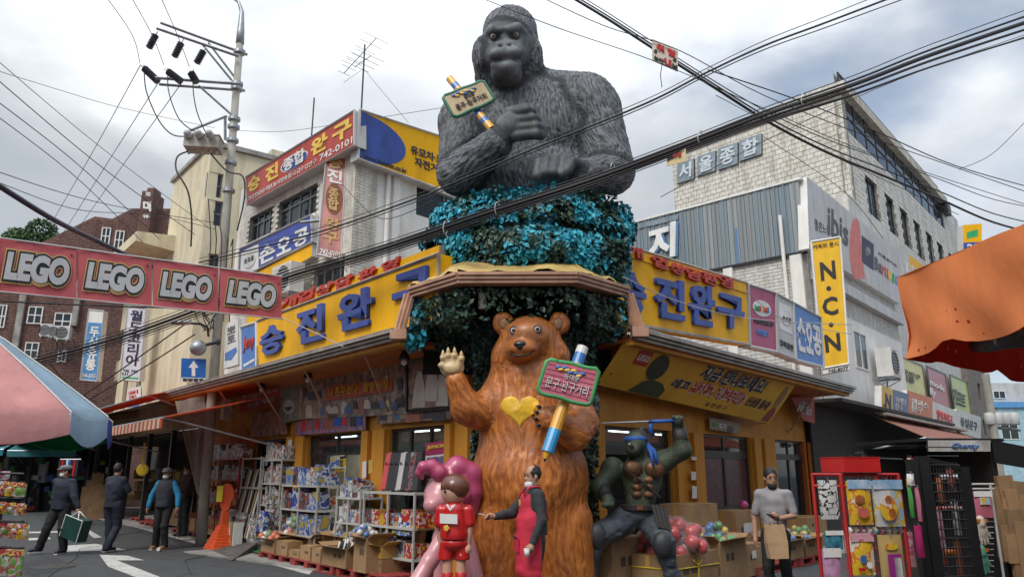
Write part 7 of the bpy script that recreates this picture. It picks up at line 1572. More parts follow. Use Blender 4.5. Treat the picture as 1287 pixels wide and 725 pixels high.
 # ------------------------------------------------------------------ racks with toy boxes
def stock_box(p,size,w,m,label,cat,group,name='toy_box'):
 t=bpiece_top(name,p,size,wrot(w),m);meta(t,label,cat,group);return t
def bpiece_top(name,c,s,rot,m):
 me=ublock(m);o=bpy.data.objects.new(name,me);C.objects.link(o);o.matrix_world=Matrix.Translation(c)@rot.to_4x4()@Matrix.Diagonal((s[0],s[1],s[2],1));return o
def rack(w,s0,s1,zs,o0,o1,label,m=None,fill=None,group=None,item='toy box on the rack',seed=1,posts=2,h=(.2,.4),wd=(.09,.18)):
 m=m or rackwhite;t=T('shelf_rack',label,'rack',w.p((s0+s1)/2,zs[0],(o0+o1)/2));r=random.Random(seed)
 for i in range(posts+1):
  s=s0+(s1-s0-.035)*i/posts
  for o in(o0,o1-.035):wpiece('post',w,s,s+.028,0.03,zs[-1]+.03,o,o+.028,m,t)
 for z in zs:wpiece('shelf',w,s0+.002,s1-.002,z-.02,z+.012,o0+.003,o1-.003,m,t)
 if fill:
  joined=MB();ordn=ORD;shn=['lowest','second','third','top']if len(zs)>3 else['lowest','middle','top']
  for j,z in enumerate(zs):
   if j==len(zs)-1 and not fill[1]:continue
   s=s1-.05;q=0
   while s>s0+.12:
    ww=r.uniform(*wd);hgt=min(r.uniform(*h),(zs[j+1]-z-.05)if j<len(zs)-1 else.4);p=w.p(s-ww/2,z+.014+hgt/2,o1-.03-(o1-o0)*.35);sz=(ww*.94,(o1-o0)*.6,hgt)
    if group=='boxes on the indoor shelves':joined.box(p,sz,rot=wrot(w),mi=r.randrange(5))
    else:stock_box(p,sz,w,r.choice(fill[0]),'%s, %s from the left, %s shelf'%(item,ordn[min(q,19)],shn[min(j,len(shn)-1)]),'toy box',group);q+=1
    s-=ww
  if joined.v:mk('toy_boxes',joined,fill[0],t,kind='stuff')
 return t
P_=prints
sr=lambda x0,x1,y,o:sorted((WL.sz(x0,y,o)[0],WL.sz(x1,y,o)[0]))
s0,s1=sr(250,299,600,.5);rack(WL,s0,s1,[.35,.9,1.45,1.95],.1,.5,'red shelf rack with boxed toys and plush at the shop left end',rackred,([P_[4],P_[1],P_[2],P_[3]],1),'boxes on the red shelf rack','boxed toy on red rack',2,wd=(.13,.26))
s0,s1=sr(302,326,600,.45);rack(WL,s0,s1,[.6,1.3,1.95],.1,.45,'tall narrow white rack of long sticks and scooters left of the toy boxes',rackwhite,None,posts=1)
for k in range(9):
 s=s0+(s1-s0)*(k+.5)/9;t=T('toy_stick','%s toy stick from the right leaning on the narrow white rack'%['first','second','third','fourth','fifth','sixth','seventh','eighth','ninth'][k],'toy',WL.p(s,.3,.5),'sticks on the narrow white rack');mk('stick',MB().tube([WL.p(s,.25,.6),WL.p(s+.05,1.7,.3)],.02,6),[white,wood,black][k%3],t);mk('handle_bar',MB().tube([WL.p(s-.09,1.7,.3),WL.p(s+.15,1.7,.3)],.018,6),[black,white][k%2],t)
s0,s1=sr(328,352,600,.4);rack(WL,s0,s1,[.5,.95,1.4,1.9],.0,.4,'white rack packed with pale boxes beside the far shop window',rackwhite,([P_[1],P_[4],P_[1]],1),'boxes on the white rack by the far window','pale toy box on tall white rack',3)
s0,s1=sr(353,398,620,.5);rack(WL,s0,s1,[.45,.92,1.38],.05,.5,'low white rack with blue toy boxes left of the open doorway',rackwhite,([P_[0],P_[1],P_[0],P_[2]],1),'boxes on the low white rack','blue toy box on low white rack',4,h=(.28,.4),wd=(.16,.26))
s0,s1=sr(421,452,640,.55);rack(WL,s0,s1,[.3,.78,1.2],.1,.55,'small white rack with model kits right of the open doorway',rackwhite,([P_[1],P_[2],P_[0]],1),'boxes on the small white rack','model kit box on small white rack',5,h=(.2,.34))
s0,s1=sr(455,520,640,.6);rack(WL,s0,s1,[.35,.80,1.32],.05,.6,'wide white rack with black cases on top before the near window',rackwhite,([P_[3],P_[2]],0),'boxes on the wide white rack','flat red box on wide white rack',6,h=(.12,.3),wd=(.14,.3))
for k,m_ in enumerate((rb_,blackpal,blackpal,greypanel,blackpal,P_[2],blackpal)):
 s=s0+.3+(s1-s0-.5)*(6-k)/7;t=T('instrument_case',['long red case leaning on the wide white rack','long black case next to the red one on the white rack','black case third from the left on the white rack','silver-grey case in the middle of the white rack','black case right of the silver-grey one on the white rack','dark printed case second from the right on the white rack','rightmost wide black case leaning on the white rack'][k],'case',WL.p(s,1.34,.3))
 rt=wrot(WL)@Matrix.Rotation(R(-14),3,'X')@Matrix.Rotation(R(8),3,'Y');c=WL.p(s,1.66,.35);mk('case_body',MB().box(c,(.17,.06,.62),rot=rt),m_,t);mk('case_handle',MB().tube([c+rt@Vector((-.03,-.04,.1)),c+rt@Vector((0,-.06,.14)),c+rt@Vector((.03,-.04,.1))],.008,5),black,t)
 # stacks of boxed games on the ground
r=random.Random(12)
def stack(x,y,o,n,size,mats_,label,grp):
 s,_=WL.sz(x,y,o)
 for k in range(n):stock_box(WL.p(s+r.uniform(-.02,.02),.05+size[2]*(k+.5),o-size[1]/2),(size[0],size[1],size[2]*.94),WL,mats_[k%len(mats_)],'%s, %s from the bottom'%(label,ORD[k]),'game box',grp,'game_box')
stack(300,670,.55,11,(.55,.4,.065),[P_[1],white],'flat pale game box in the stack right of the traffic post','leftmost floor stack of game boxes');stack(316,668,.55,10,(.5,.4,.07),[P_[1],P_[4]],'flat pale game box in the second floor stack','second floor stack of game boxes')
stack(336,660,.45,13,(.42,.35,.085),[P_[4],P_[1]],'brown-grey game box in the tall stack by the far window','tall stack of game boxes');stack(349,660,.42,11,(.35,.35,.085),[P_[4],P_[2]],'brown-grey game box in the stack beside the blue pack','stack of game boxes beside the blue pack')
stack(540,700,-.1,6,(.4,.35,.1),[P_[1],greypanel],'white dotted box stacked low behind the pink toy horse','white boxes behind the toy horse')
for k in range(7):
 s=WL.sz(303-k*.1,655,.7)[0]+k*.06;stock_box(WL.p(s,.33,.75),(.05,.2,.5),WL,[white,tc_[0],tc_[3],P_[1]][k%4],'thin folder behind the orange traffic post, %s from the right'%ORD[k],'folder','folders behind the traffic post','folder')
 # green mat and ramp
t=T('green_mat','small green artificial turf mat beside the grey ramp','mat',WL.p(6.9,.03,.3));mk('turf',MB().wbox(WL,sA+.15,sA+1.3,.034,.05,.1,.75),mat('turf_green',(.02,.16,.06),.9,var=.3,vs=40,bump=.5),t)
mk('mat_edge',MB().wbox(WL,sA+.12,sA+1.33,.034,.045,.76,.79),black,t)
rp=[ground(255,690),ground(291,705),ground(322,693),ground(290,683)];rampm=mat('ramp_rubber',(.13,.12,.12),.7,var=.2,dirt=.3,bump=.3)
t=T('kerb_ramp','dark grey wedge ramp on the road beside the red pallets','ramp',sum(rp,Vector())/4);q_=[Vector((p.x,p.y,.006))for p in rp];tp_=[q_[0]+Vector((0,0,.01)),q_[1]+Vector((0,0,.01)),q_[2]+Vector((0,0,.17)),q_[3]+Vector((0,0,.17))]
mk('wedge',MB().add(q_+tp_,[(3,2,1,0),(4,5,6,7),(0,1,5,4),(1,2,6,5),(2,3,7,6),(3,0,4,7)]),rampm,t)
mb=MB()
for k in range(1,6):f=k/6;mb.tube([tp_[0].lerp(tp_[3],f)+Vector((0,0,.003)),tp_[1].lerp(tp_[2],f)+Vector((0,0,.003))],.006,4)
mk('grip_rib',mb,rampm,t,kind='stuff')
# orange traffic post
po=ground(279,690);t=T('traffic_post','bright orange plastic traffic cone with round head and yellow panel','traffic cone',po);orp=mat('cone_orange',(.75,.10,.02),.45,var=.08,dirt=.15)
c=MB();q4=lambda h,z:[po+WL.d*(a*h)+WL.n*(b*h)+Vector((0,0,z))for a,b in((-1,-1),(1,-1),(1,1),(-1,1))]
lv=[]
for k in range(8):hk=.31-.026*k;lv+=[(hk,k*.065),(hk-.008,k*.065+.055)]
lv+=[(.08,.53),(.075,.75),(.06,.85)]
vs=[v for h,z in lv for v in q4(h,z)];c.add(vs,[(i*4+k,i*4+(k+1)%4,(i+1)*4+(k+1)%4,(i+1)*4+k)for i in range(len(lv)-1)for k in range(4)]+[(3,2,1,0),tuple(len(vs)-4+k for k in range(4))]);mk('stepped_base',c,orp,t)
FX=Vector((1,.12,0)).normalized();FN=Vector((-.12,1,0)).normalized();hd=[]
for k in range(20):an=2*math.pi*k/20;hd.append(po+FX*(.17*math.cos(an))*(1 if math.sin(an)>-.3 else.75)+Vector((0,0,1.10+.30*math.sin(an))))
mk('head',MB().add([h-FN*.07 for h in hd]+[h+FN*.07 for h in hd],[tuple(range(20)),tuple(range(39,19,-1))]+[(i,20+i,20+(i+1)%20,(i+1)%20)for i in range(20)]),orp,t);mk('yellow_panel',MB().box(po+Vector((-.11,-.13,1.18)),(.13,.015,.34),.1),mat('reflector_yellow',(.75,.6,.04),.4),t)
# display inside the windows
for w,a,b,k in((WL,LD[0][0],LD[0][1],0),(WL,LD[2][0],LD[2][1],1),(WR,RD[0][0],RD[0][1],2),(WR,RD[2][0],RD[2][1],3),(WL,LD[1][0]-.4,LD[1][1]+1.2,4)):
 o=-.9 if k<4 else-3.2
 rack(w,a-.2,b+.2,[.4,.85,1.3,1.75],o-.4,o,['stocked display shelf inside the near left window','stocked display shelf inside the far left window','stocked display shelf inside the door behind the warrior statue','stocked display shelf inside the right end door','stocked shelf deep inside the open doorway'][k],rackwhite,(P_,1),'boxes on the indoor shelves','boxed toy on a shelf seen through the shop glass',20+k)
 # notice poster with magenta ends behind the horse, framed licence
b=Board('tall magenta and yellow poster on the window behind the pink toy horse',WL,[(535,557),(563,553),(562,652),(534,655)],.06,.01,white,cat='poster');mg=MATS['sign_magenta']
b.rect([(535,557),(563,553),(563,569),(535,572)],mg,lift=.004);b.text('JUNIOR',Q(538,560,560,566,-.13),ylet,bold=.03,lift=.012);b.rect([(537,575),(561,572),(561,590),(537,592)],photo3,lift=.004);b.rect([(535,597),(562,594),(562,612),(535,614)],mg,lift=.004);b.text('30% 할인',Q(538,600,560,609,-.1),white,bold=.02,lift=.012);b.text('BEST\nSALE',Q(539,620,558,636,-.05),navy,bold=.02,lift=.012)
b=Board('black framed certificate inside the open doorway',WL,[(422,560),(435,558),(435,574),(422,575)],-3.0,.02,white,cat='picture frame',name='wall_picture',frame=darkmetal);b.text('증\n서',Q(426,562,431,571),black,bold=0)
b=Board('yellow notice sheets inside the open doorway under the certificate',WL,[(421,576),(434,575),(434,592),(421,593)],-3.0,.02,ylet,cat='notice',name='wall_notice');b.text('금연\n환불',Q(424,578,431,589),black,bold=0)
# transparent tarp by the pole
tb_=T('clear_tarp','grimy transparent tarp hanging by the utility pole at the eave end','tarp',at(240,540,18));tarp=mat('dirty_plastic',(.42,.40,.35),.35,var=.2,vs=3,alpha=.5,bump=.5,bs=5,dirt=.3)
mb=MB();e=[(at(221,504,18.4),at(249,621,18.0)),(at(256,497,17.9),at(266,600,17.8))];n_=12;vs=[]
for i in range(n_+1):
 for k in range(5):f=k/4;a=e[0][0].lerp(e[0][1],i/n_);b_=e[1][0].lerp(e[1][1],i/n_);vs.append(a.lerp(b_,f)+Vector((0,.06*math.sin(f*7+i*.3),0)))
mb.add(vs,[(i*5+k,(i+1)*5+k,(i+1)*5+k+1,i*5+k+1)for i in range(n_)for k in range(4)]);mk('sheet',mb,tarp,tb_,smooth=True);mk('edge_cord',MB().tube([e[0][0],e[0][1]],.02,5),tan_s,tb_)
# market stall goods deeper in the left street
for i,(x,h_)in enumerate(((117,1.35),(123,1.6),(112,1.1),(129,1.2))):
 s=WL.sz(x,610,.6)[0];t=T('carton',['leaning carton at the back of the open stall by the green awning','tallest flattened carton by the stall post','short carton at the left edge of the stall','carton behind the man in dark blue'][i],'cardboard box',WL.p(s,0,.6));mk('carton_sides',MB().box(WL.p(s,h_/2,.6),(.4,.35,h_),.3),card2,t);mk('tape',MB().box(WL.p(s,h_+.003,.6),(.06,.352,.006),.3),tape,t)
for i,(x,y,Y_)in enumerate(((40,622,36),(47,624,36),(55,622,35.5),(63,622,35),(70,620,34))):
 p=at(x,600,Y_);cr=T('goods_crate',['yellow crate of goods at the far left street corner','tan crate second from the left far down the street','green crate of goods far down the left street','red crate of goods beside the far pole','brown crate nearest the flat-cap man far behind'][i],'crate',(p.x,Y_,0));mk('crate_body',MB().box((p.x,Y_,.3),(.6,.5,.45)),[tc_[1],card,tc_[0],rb_,card2][i],cr)
 mk('slat',MB().box((p.x,Y_-.27,.45),(.62,.03,.05)),wood,cr)
 bag((p.x,Y_,.52),(.28,.2,.16),10,.07,[tc_[i%5],white,rb_,tc_[1]],['mixed toys heaped on the yellow crate far away','mixed toys heaped on the tan crate far away','mixed toys heaped on the green crate far away','mixed toys heaped on the red crate far away','mixed toys heaped on the brown crate far away'][i],seed=30+i)
ys_=at(181,560,18.5);t=T('yellow_ladle','long yellow toy ladle hanging from the orange awning','toy',ys_);mk('rod',MB().tube([at(182,556,18.5),at(179.5,585,18.5)],.025,6),tc_[1],t);mk('bowl',MB().lathe(at(179,590,18.5),[(.13,-.03),(.15,0),(.12,.02),(.03,.03)],16,M=Matrix.Rotation(R(90),3,'X')),tc_[1],t)
# more stock crowding the kerb: framed sets, rolled goods and small packs
pk_m=[P_[0],P_[3],P_[1],P_[4],tc_[1],tc_[0]]
for k,(x,y,o,sx_,sz_,lab)in enumerate(((331,655,.62,.3,.42,'blue printed pack leaning on the tall game-box stack'),(398,668,-.05,.34,.5,'white toy box standing by the dark brown carton'),(412,655,-.1,.3,.62,'printed toy box upright at the doorway edge'),(428,668,.35,.4,.28,'flat red set behind the shallow taped carton'),(447,655,.3,.22,.7,'tall pink and white pack left of the blue-filled carton'),(463,650,.25,.3,.34,'dark pack on the floor under the wide white rack'),(508,660,.5,.5,.3,'white printed box behind the tipped carton'),(524,672,.3,.35,.6,'upright plain carton beside the pink toy horse leg'),(355,668,.2,.28,.4,'pale pack between the cages and the white rack'),(291,652,.55,.3,.45,'red toy pack on the floor behind the traffic post'))):
 s_,z_=WL.sz(x,y,o);t=T('toy_pack',lab,'toy pack',WL.p(s_,z_,o));m_=card if k==7 else pk_m[k%6];mk('pack_body',MB().box(WL.p(s_,z_,o),(sx_,.1,sz_),rot=wrot(WL)@Matrix.Rotation(R(-8),3,'X')),m_,t);mk('price_card',MB().box(WL.p(s_,z_+sz_*.3,o+.075),(.08,.01,.06),rot=wrot(WL)),white,t)
 # ------------------------------------------------------------------ utility pole
YP=17.9
pb0,pt0=at(258,610,YP),at(301.5,55,YP);dp=(pt0-pb0);base=pb0-dp*(pb0.z/dp.z)
pole=T('utility_pole','tall concrete utility pole with two crossarms and a street lamp hook','utility pole',(base.x,base.y,0))
concp=mat('pole_concrete',(.36,.34,.30),.8,var=.12,vs=2,dirt=.3,bump=.2)
mk('shaft',MB().tube([base,pb0,pb0.lerp(pt0,.5),pt0],[.125,.12,.105,.09],16),concp,pole,smooth=True)
hook=[pt0,at(302.5,40,YP),at(304,15,YP),at(300,3,YP),at(288,-6,YP),at(262,-12,YP-.4)];mk('lamp_hook',MB().tube(hook,[.11,.10,.06,.045,.04,.04],10),steel,pole,smooth=True)
def arm(a,b,Ya,Yb,nm='crossarm',w_=.045):mk(nm,MB().tube([at(*a,Ya),at(*b,Yb)],w_,4),steel,pole)
arm((197,36),(300,71),17.2,17.7);arm((202,29),(311,69),17.5,18.1);arm((195,98),(304,106),17.2,17.7);arm((200,106),(308,114),17.5,18.1)
arm((255,57),(291,101),17.5,17.8,'brace',.03);arm((262,54),(297,100),17.7,17.9,'brace',.03);arm((250,108),(294,147),17.5,17.8,'brace',.03)
for y in(66,106,112,150,160,177,205,240):c=at(302-(y-55)*.079,y,YP);mk('clamp_band',MB().lathe(c,[(.14,-.05),(.155,-.04),(.155,.04),(.14,.05)],14),steel,pole)
arm((232,167),(285,146),17.6,17.9,'bracket',.04);arm((283,146),(283,176),17.9,17.9,'bracket',.04);arm((232,167),(262,172),17.6,17.6,'bracket',.04)
ins=mat('insulator_grey',(.07,.075,.085),.4);beige_=mat('switch_box_paint',(.40,.38,.33),.6,dirt=.3)
for i,(a,b)in enumerate((((196,44),(187,61)),((228,54),(219,72)),((256,64),(247,80)),((181,86),(199,103)),((211,90),(228,103)),((240,92),(247,104)))):
 p,q=at(*a,17.3),at(*b,17.3);t=T('insulator',['suspension insulator on the outer end of the upper crossarm','suspension insulator in the middle of the upper crossarm','suspension insulator nearest the pole on the upper crossarm','strain insulator on the outer end of the lower crossarm','strain insulator in the middle of the lower crossarm','strain insulator nearest the pole on the lower crossarm'][i],'insulator',p)
 n_=9;mk('sheds',MB().tube([p.lerp(q,k/(n_*2))for k in range(n_*2+1)],[.10 if k%2 else.055 for k in range(n_*2+1)],10),ins,t);mk('end_fitting',MB().tube([p,p+(p-q)*.25],.02,5),steel,t)
sw=T('switch_gear','beige pole-mounted switch box with three bushings under the crossarms','electrical box',at(255,180,17.5));c=at(256,182,17.5);mk('tank',MB().box(c,(.84,.5,.32),R(8)),beige_,sw)
for k in range(3):q=c+Vector((-.27+.27*k,-.28,.1));mk('bushing',MB().lathe(q,[(.09,0),(.11,.06),(.07,.1),(.09,.14),(.04,.2)],12,M=Matrix.Rotation(R(70),3,'X')),greypanel,sw,smooth=True)
for k in range(5):q=c+Vector((-.36+.18*k,0,-.16));mk('lower_lug',MB().tube([q,q-Vector((0,0,.1))],.03,6),greypanel,sw)
mk('lid',MB().box(c+Vector((0,0,.175)),(.88,.54,.03),R(8)),beige_,sw)
# lamp, mirror ball and one-way sign on the pole
sl_=T('street_lamp','flat grey street lamp head on a curved arm off the utility pole','street lamp',at(230,405,17.3));mk('arm',MB().tube([at(262,422,YP),at(261,412,17.6),at(252,407,17.4),at(240,406,17.3)],.03,6),darkmetal,sl_,smooth=True);mk('lamp_head',MB().ball(at(228,405.5,17.3),(.28,.12,.06),12),steel,sl_,smooth=True)
sp_=T('speaker_globe','round grey loudspeaker globe clamped to the utility pole','loudspeaker',at(249,437,17.4));mk('globe',MB().ball(at(249,437,17.4),.19,20),steel,sp_,smooth=True);mk('mount',MB().tube([at(256,434,17.5),at(273,430,17.7)],.04,8),darkmetal,sp_);mk('cap',MB().lathe(at(274,430,17.6),[(.06,-.03),(.08,0),(.05,.05)],10,M=Matrix.Rotation(R(90),3,'Y')),black,sp_)
q=at(243,465,17.5);OW=Wall((q.x,q.y),(.99,.1),1);b=Board('square blue one-way sign with white up arrow on the utility pole',OW,[(228,450),(259,451),(258,480),(227,479)],0,.03,mat('traffic_blue',(.01,.11,.42),.4,dirt=.1),greypanel,cat='road sign',name='road_sign')
b.rect([(241,472.5),(241,462),(237,462),(243.5,453),(249.5,462),(245.5,462),(245.5,472.5)],white);b.rect([(228,474),(258,475),(258,480),(227,479)],white);b.text('일방통행',[(230,474.8),(256,475.6),(256,479.4),(229,478.6)],black,bold=.03,lift=.01)
b=Board('white advert panel with blue and red doodle between pole and blue advert',WL,[(283,407),(299,400),(299,458),(281,463)],1.0,.1,white,greypanel);b.text('뽀\n토',[(286,412),(296,408),(296,428),(286,432)],MATS['grey_ink'],bold=0);b.rect([(283,444),(297,436),(298,441),(291,452),(283,453)],blueadv)
# ------------------------------------------------------------------ overhead cables
cab=mat('cable_black',(.012,.012,.014),.5);cabb=mat('cable_dark_blue',(.02,.02,.06),.5)
NCAB=[0]
def cable(label,pts,r,m=cab,sub=6):
 P=[]
 pts=[(p[0],p[1],p[2])for p in pts];n=len(pts)
 for i in range(n-1):
  p0,p1,p2,p3=[Vector(pts[max(0,min(n-1,i+k))])for k in(-1,0,1,2)]
  for k in range(sub):
   t=k/sub;P.append(.5*((2*p1)+(p2-p0)*t+(2*p0-5*p1+4*p2-p3)*t*t+(3*p1-p0-3*p2+p3)*t**3))
 P.append(Vector(pts[-1]));return meta(mk('overhead_cable',MB().tube([at(*p)for p in P],r,5),m,smooth=True),label,'cable','overhead cables')
A1=[(-30,470,17),(150,424,15),(350,352,13),(480,313,11),(610,269,9.6),(741,227,9),(850,187,9),(957,146,9),(1075,106,9),(1174,68,9),(1330,15,9)]
nm_=['thickest cable of the low bundle crossing below the gorilla','upper strand of the low bundle crossing below the gorilla','lower strand of the low bundle crossing below the gorilla','outer strand that parts from the low bundle at the right','thin strand just over the low bundle','thin strand sagging under the low bundle']
for i,(dy,r_,fan)in enumerate(((0,.030,0),(-4,.016,-.010),(4,.018,.012),(7,.014,.03),(-8,.007,-.02),(10,.007,.02))):cable(nm_[i],[(x,y+dy+fan*max(0,x-900),Y)for x,y,Y in A1],r_)
B1=[(250,330,14),(400,292,12),(522,250,10.5),(566,232,9.6),(666,189,9.2),(810,131,9),(885,93,9),(960,58,9),(1040,28,9),(1150,-14,9)]
for i,(dy,r_)in enumerate(((0,.015),(-5,.006),(4,.008))):cable(['main strand of the cable pair crossing the gorilla chest','thin strand above the pair crossing the gorilla chest','thin strand below the pair crossing the gorilla chest'][i],[(x,y+dy*(1+max(0,x-900)*.004),Y)for x,y,Y in B1],r_)
C1=[(700,-14,10),(760,22,10),(822,62,10),(905,115,10),(970,156,10.5),(1040,192,11),(1110,221,12),(1180,250,13),(1250,280,14),(1330,300,15)]
for i,(dy,r_,k)in enumerate(((0,.022,0),(-4,.012,-.02),(-8,.008,-.06))):cable(['thick cable falling from the top centre to the far right','second strand riding on the thick falling cable','thin strand above the thick falling cable'][i],[(x,y+dy+k*max(0,x-900),Y)for x,y,Y in C1],r_)
for lab,pts,r_,m_ in(
('thin wire crossing behind the gorilla head to the warning plate',[(590,-8,9),(700,35,9.3),(825,78,9.5),(950,132,10),(1100,195,11),(1330,270,13)],.006,cab),
('thin wire left of the thick falling cable at the top',[(670,-8,9.5),(760,33,9.6),(850,62,9.8),(960,120,10),(1100,175,11),(1330,255,12)],.007,cab),
('wire that runs from the crossing to the right roofline',[(890,88,10),(1000,125,11),(1100,165,12),(1200,208,13),(1330,245,15)],.010,cab),
('curved wire rising at the right edge of the sky',[(1205,213,15),(1245,195,15),(1287,155,15),(1330,110,15)],.007,cab),
('fine wire across the tall tiled facade',[(960,172,12),(1060,240,14),(1110,300,15)],.006,cab),
('second fine wire across the tall tiled facade',[(900,120,12),(1010,178,14),(1130,235,15),(1205,270,16)],.007,cab),
('fine wire that sags by the four grey letter panels',[(830,248,11),(960,178,11),(1130,100,11),(1330,30,11)],.006,cab),
('thin wire sagging high across the left sky to the pole',[(-20,84,12),(80,115,14),(153,136,15.5),(270,161,17.8)],.006,cab),
('thin wire leaving the pole rightwards over the red sign',[(290,164,17.8),(360,165,17),(450,152,16),(560,135,15)],.006,cab),
('upper dark line slanting down the left sky to the beige building',[(-20,62,13),(120,180,17),(265,288,22)],.008,cabb),
('second dark line slanting down the left sky',[(-20,86,13),(120,204,17),(245,295,22)],.011,cabb),
('third dark line slanting down the left sky',[(-20,115,13),(90,200,17),(200,300,22)],.011,cabb),
('lowest dark line slanting down the left sky',[(-20,134,13),(90,218,17),(180,305,22)],.010,cabb),
('thick blue-black cable slanting behind the red banner',[(-30,215,9),(60,272,11),(120,302,13),(180,330,15),(235,352,17)],.045,cabb),
('thin line above the thick blue-black cable',[(-20,210,10),(80,243,13),(160,262,16),(270,280,17.8)],.008,cab),
('second thin line above the thick blue-black cable',[(-20,222,10),(90,262,13),(190,270,16),(270,288,17.8)],.007,cab),
('left one of three conductors coming down to the crossarm',[(125,-15,12),(165,42,15),(176,80,17.3)],.009,cab),
('middle one of three conductors coming down to the crossarm',[(160,-12,12),(190,42,15),(206,82,17.3)],.009,cab),
('right one of three conductors coming down to the crossarm',[(198,-12,12),(222,42,15),(238,84,17.3)],.009,cab),
('left one of three conductors leaving down over the brick building',[(176,83,17.3),(120,185,24),(62,285,34)],.011,cab),
('middle one of three conductors leaving down over the brick building',[(199,104,17.3),(135,205,24),(75,300,34)],.011,cab),
('right one of three conductors leaving down over the brick building',[(228,105,17.3),(160,200,24),(95,292,34)],.011,cab),
('outer jumper loop drooping to the switch box',[(181,82,17.3),(184,115,17.2),(200,152,17.2),(218,170,17.3),(240,171,17.5)],.016,cab),
('middle jumper loop drooping to the switch box',[(211,86,17.3),(212,115,17.2),(224,148,17.2),(240,163,17.4),(252,168,17.5)],.014,cab),
('inner jumper loop drooping to the switch box',[(243,88,17.3),(243,115,17.2),(248,142,17.3),(259,168,17.5)],.014,cab),
('thick lead curling down left of the pole from the switch box',[(237,190,17.5),(223,197,17.4),(222,215,17.3),(236,240,17.3),(241,275,17.4),(240,310,17.5)],.022,cab),
('lead running down right of the pole',[(262,190,17.5),(285,215,17.6),(305,222,17.7),(307,250,17.7),(298,290,17.7)],.020,cab),
('black drop cable before the beige wall',[(100,500,20),(170,452,19),(240,402,18)],.018,cab),
('second black drop cable before the beige wall',[(105,506,20),(180,462,19),(245,420,18)],.018,cab),
('thin drop wire in front of the brick building',[(-10,378,14),(120,384,16),(255,388,17.5)],.018,cab),
('diagonal service wire above the umbrella',[(62,456,22),(90,487,24),(122,506,25)],.018,cab),
('pale cord from the red banner to the left eave',[(354,399,12.6),(400,420,12),(432,436,11.6)],.008,mat('pale_cord',(.4,.4,.38),.7)),
('white cable drooping over the right yellow sign',[(783,348,10.6),(850,378,11.4),(940,400,12.6),(1070,408,14)],.008,MATS['pale_cord']),
('pale wire from the yellow sign up to the N C N sign',[(938,365,12),(985,402,12.6),(1070,420,14)],.006,MATS['pale_cord']),
('dark wire from the tiled corner down to the eave',[(430,232,14),(480,275,12),(545,252,11)],.007,cab)):cable(lab,pts,r_,m_)
# coiled bunch of cables on the pole
t=T('cable_coil','tangled coil of spare black cable hung on the utility pole','cable coil',at(258,390,17.6));r=random.Random(2)
for k in range(9):
 cx,cy=258+r.uniform(-5,6),385+r.uniform(-22,22);a,b_=r.uniform(5,11),r.uniform(8,16);ph=r.random()*6;mk('loop',MB().tube([at(cx+a*math.cos(u+ph),cy+b_*math.sin(u),17.6+.1*math.sin(u*2))for u in np.linspace(0,6.0,16)],.013,4),cab,t)
for k in range(5):x=262+k*7;mk('pole_drop',MB().tube([at(x,250+15*k,17.65),at(x+3,300,17.6),at(x-2,380+k*8,17.65)],.013,4),cab,t)
# warning plates hung on cables
q=at(836,68,9.8);PW=Wall((q.x,q.y),(.97,.2),1);tanp=mat('plate_cream',(.62,.55,.45),.5,dirt=.2)
b=Board('cream warning plate with red Korean letters and 4.5M hung on the crossing cables',PW,[(820,49),(852,64),(852,90),(820,76)],0,.015,tanp,cat='sign',name='warning_plate')
b.text('위 험',[(825,54),(848,65),(848,73),(825,64)],redp,bold=.04);b.text('높이',[(822,70),(833,75),(833,80),(822,75)],black,bold=.03);b.text('4.5',[(833,71),(844,77),(844,85),(833,80)],redp,bold=.03);b.text('M',[(845,80),(851,83),(851,89),(845,86)],black,bold=.03);b.disc((824,65),2.2,2.6,black);b.disc((848,76),2.2,2.6,black)
mk('dangling_wire',MB().tube([at(832,82,9.8),at(830,95,9.8),at(832,110,9.8)],.006,4),cab,b.root)
q=at(850,200,9);PW=Wall((q.x,q.y),(1,-.1),1);b=Board('small yellowish plate hanging below the low cable bundle',PW,[(839,193),(862,186),(862,203),(838,209)],0,.012,mat('plate_yellow',(.62,.5,.25),.5,dirt=.2),cat='sign',name='warning_plate');b.text('위험',[(845,194),(856,191),(856,197),(845,200)],signred,bold=.02)
for k,(x,y,Y)in enumerate(((500,303,10.8),(560,286,10),(625,262,9.5),(880,172,9),(770,213,9),(1010,125,9))):t=T('cable_tie','wire lashing loop around the low cable bundle at spot '+['over the left sign','left of the flowers','over the teal flowers','by the grey letters','right of the gorilla hand','over the tall building'][k],'cable tie',at(x,y,Y));mk('loop',MB().tube([at(x+3*math.cos(u),y+8*math.sin(u),Y+.03*math.cos(u))for u in np.linspace(0,6.28,12)],.006,4),greypanel,t);mk('tail',MB().tube([at(x,y+8,Y),at(x+3,y+13,Y)],.005,4),greypanel,t)
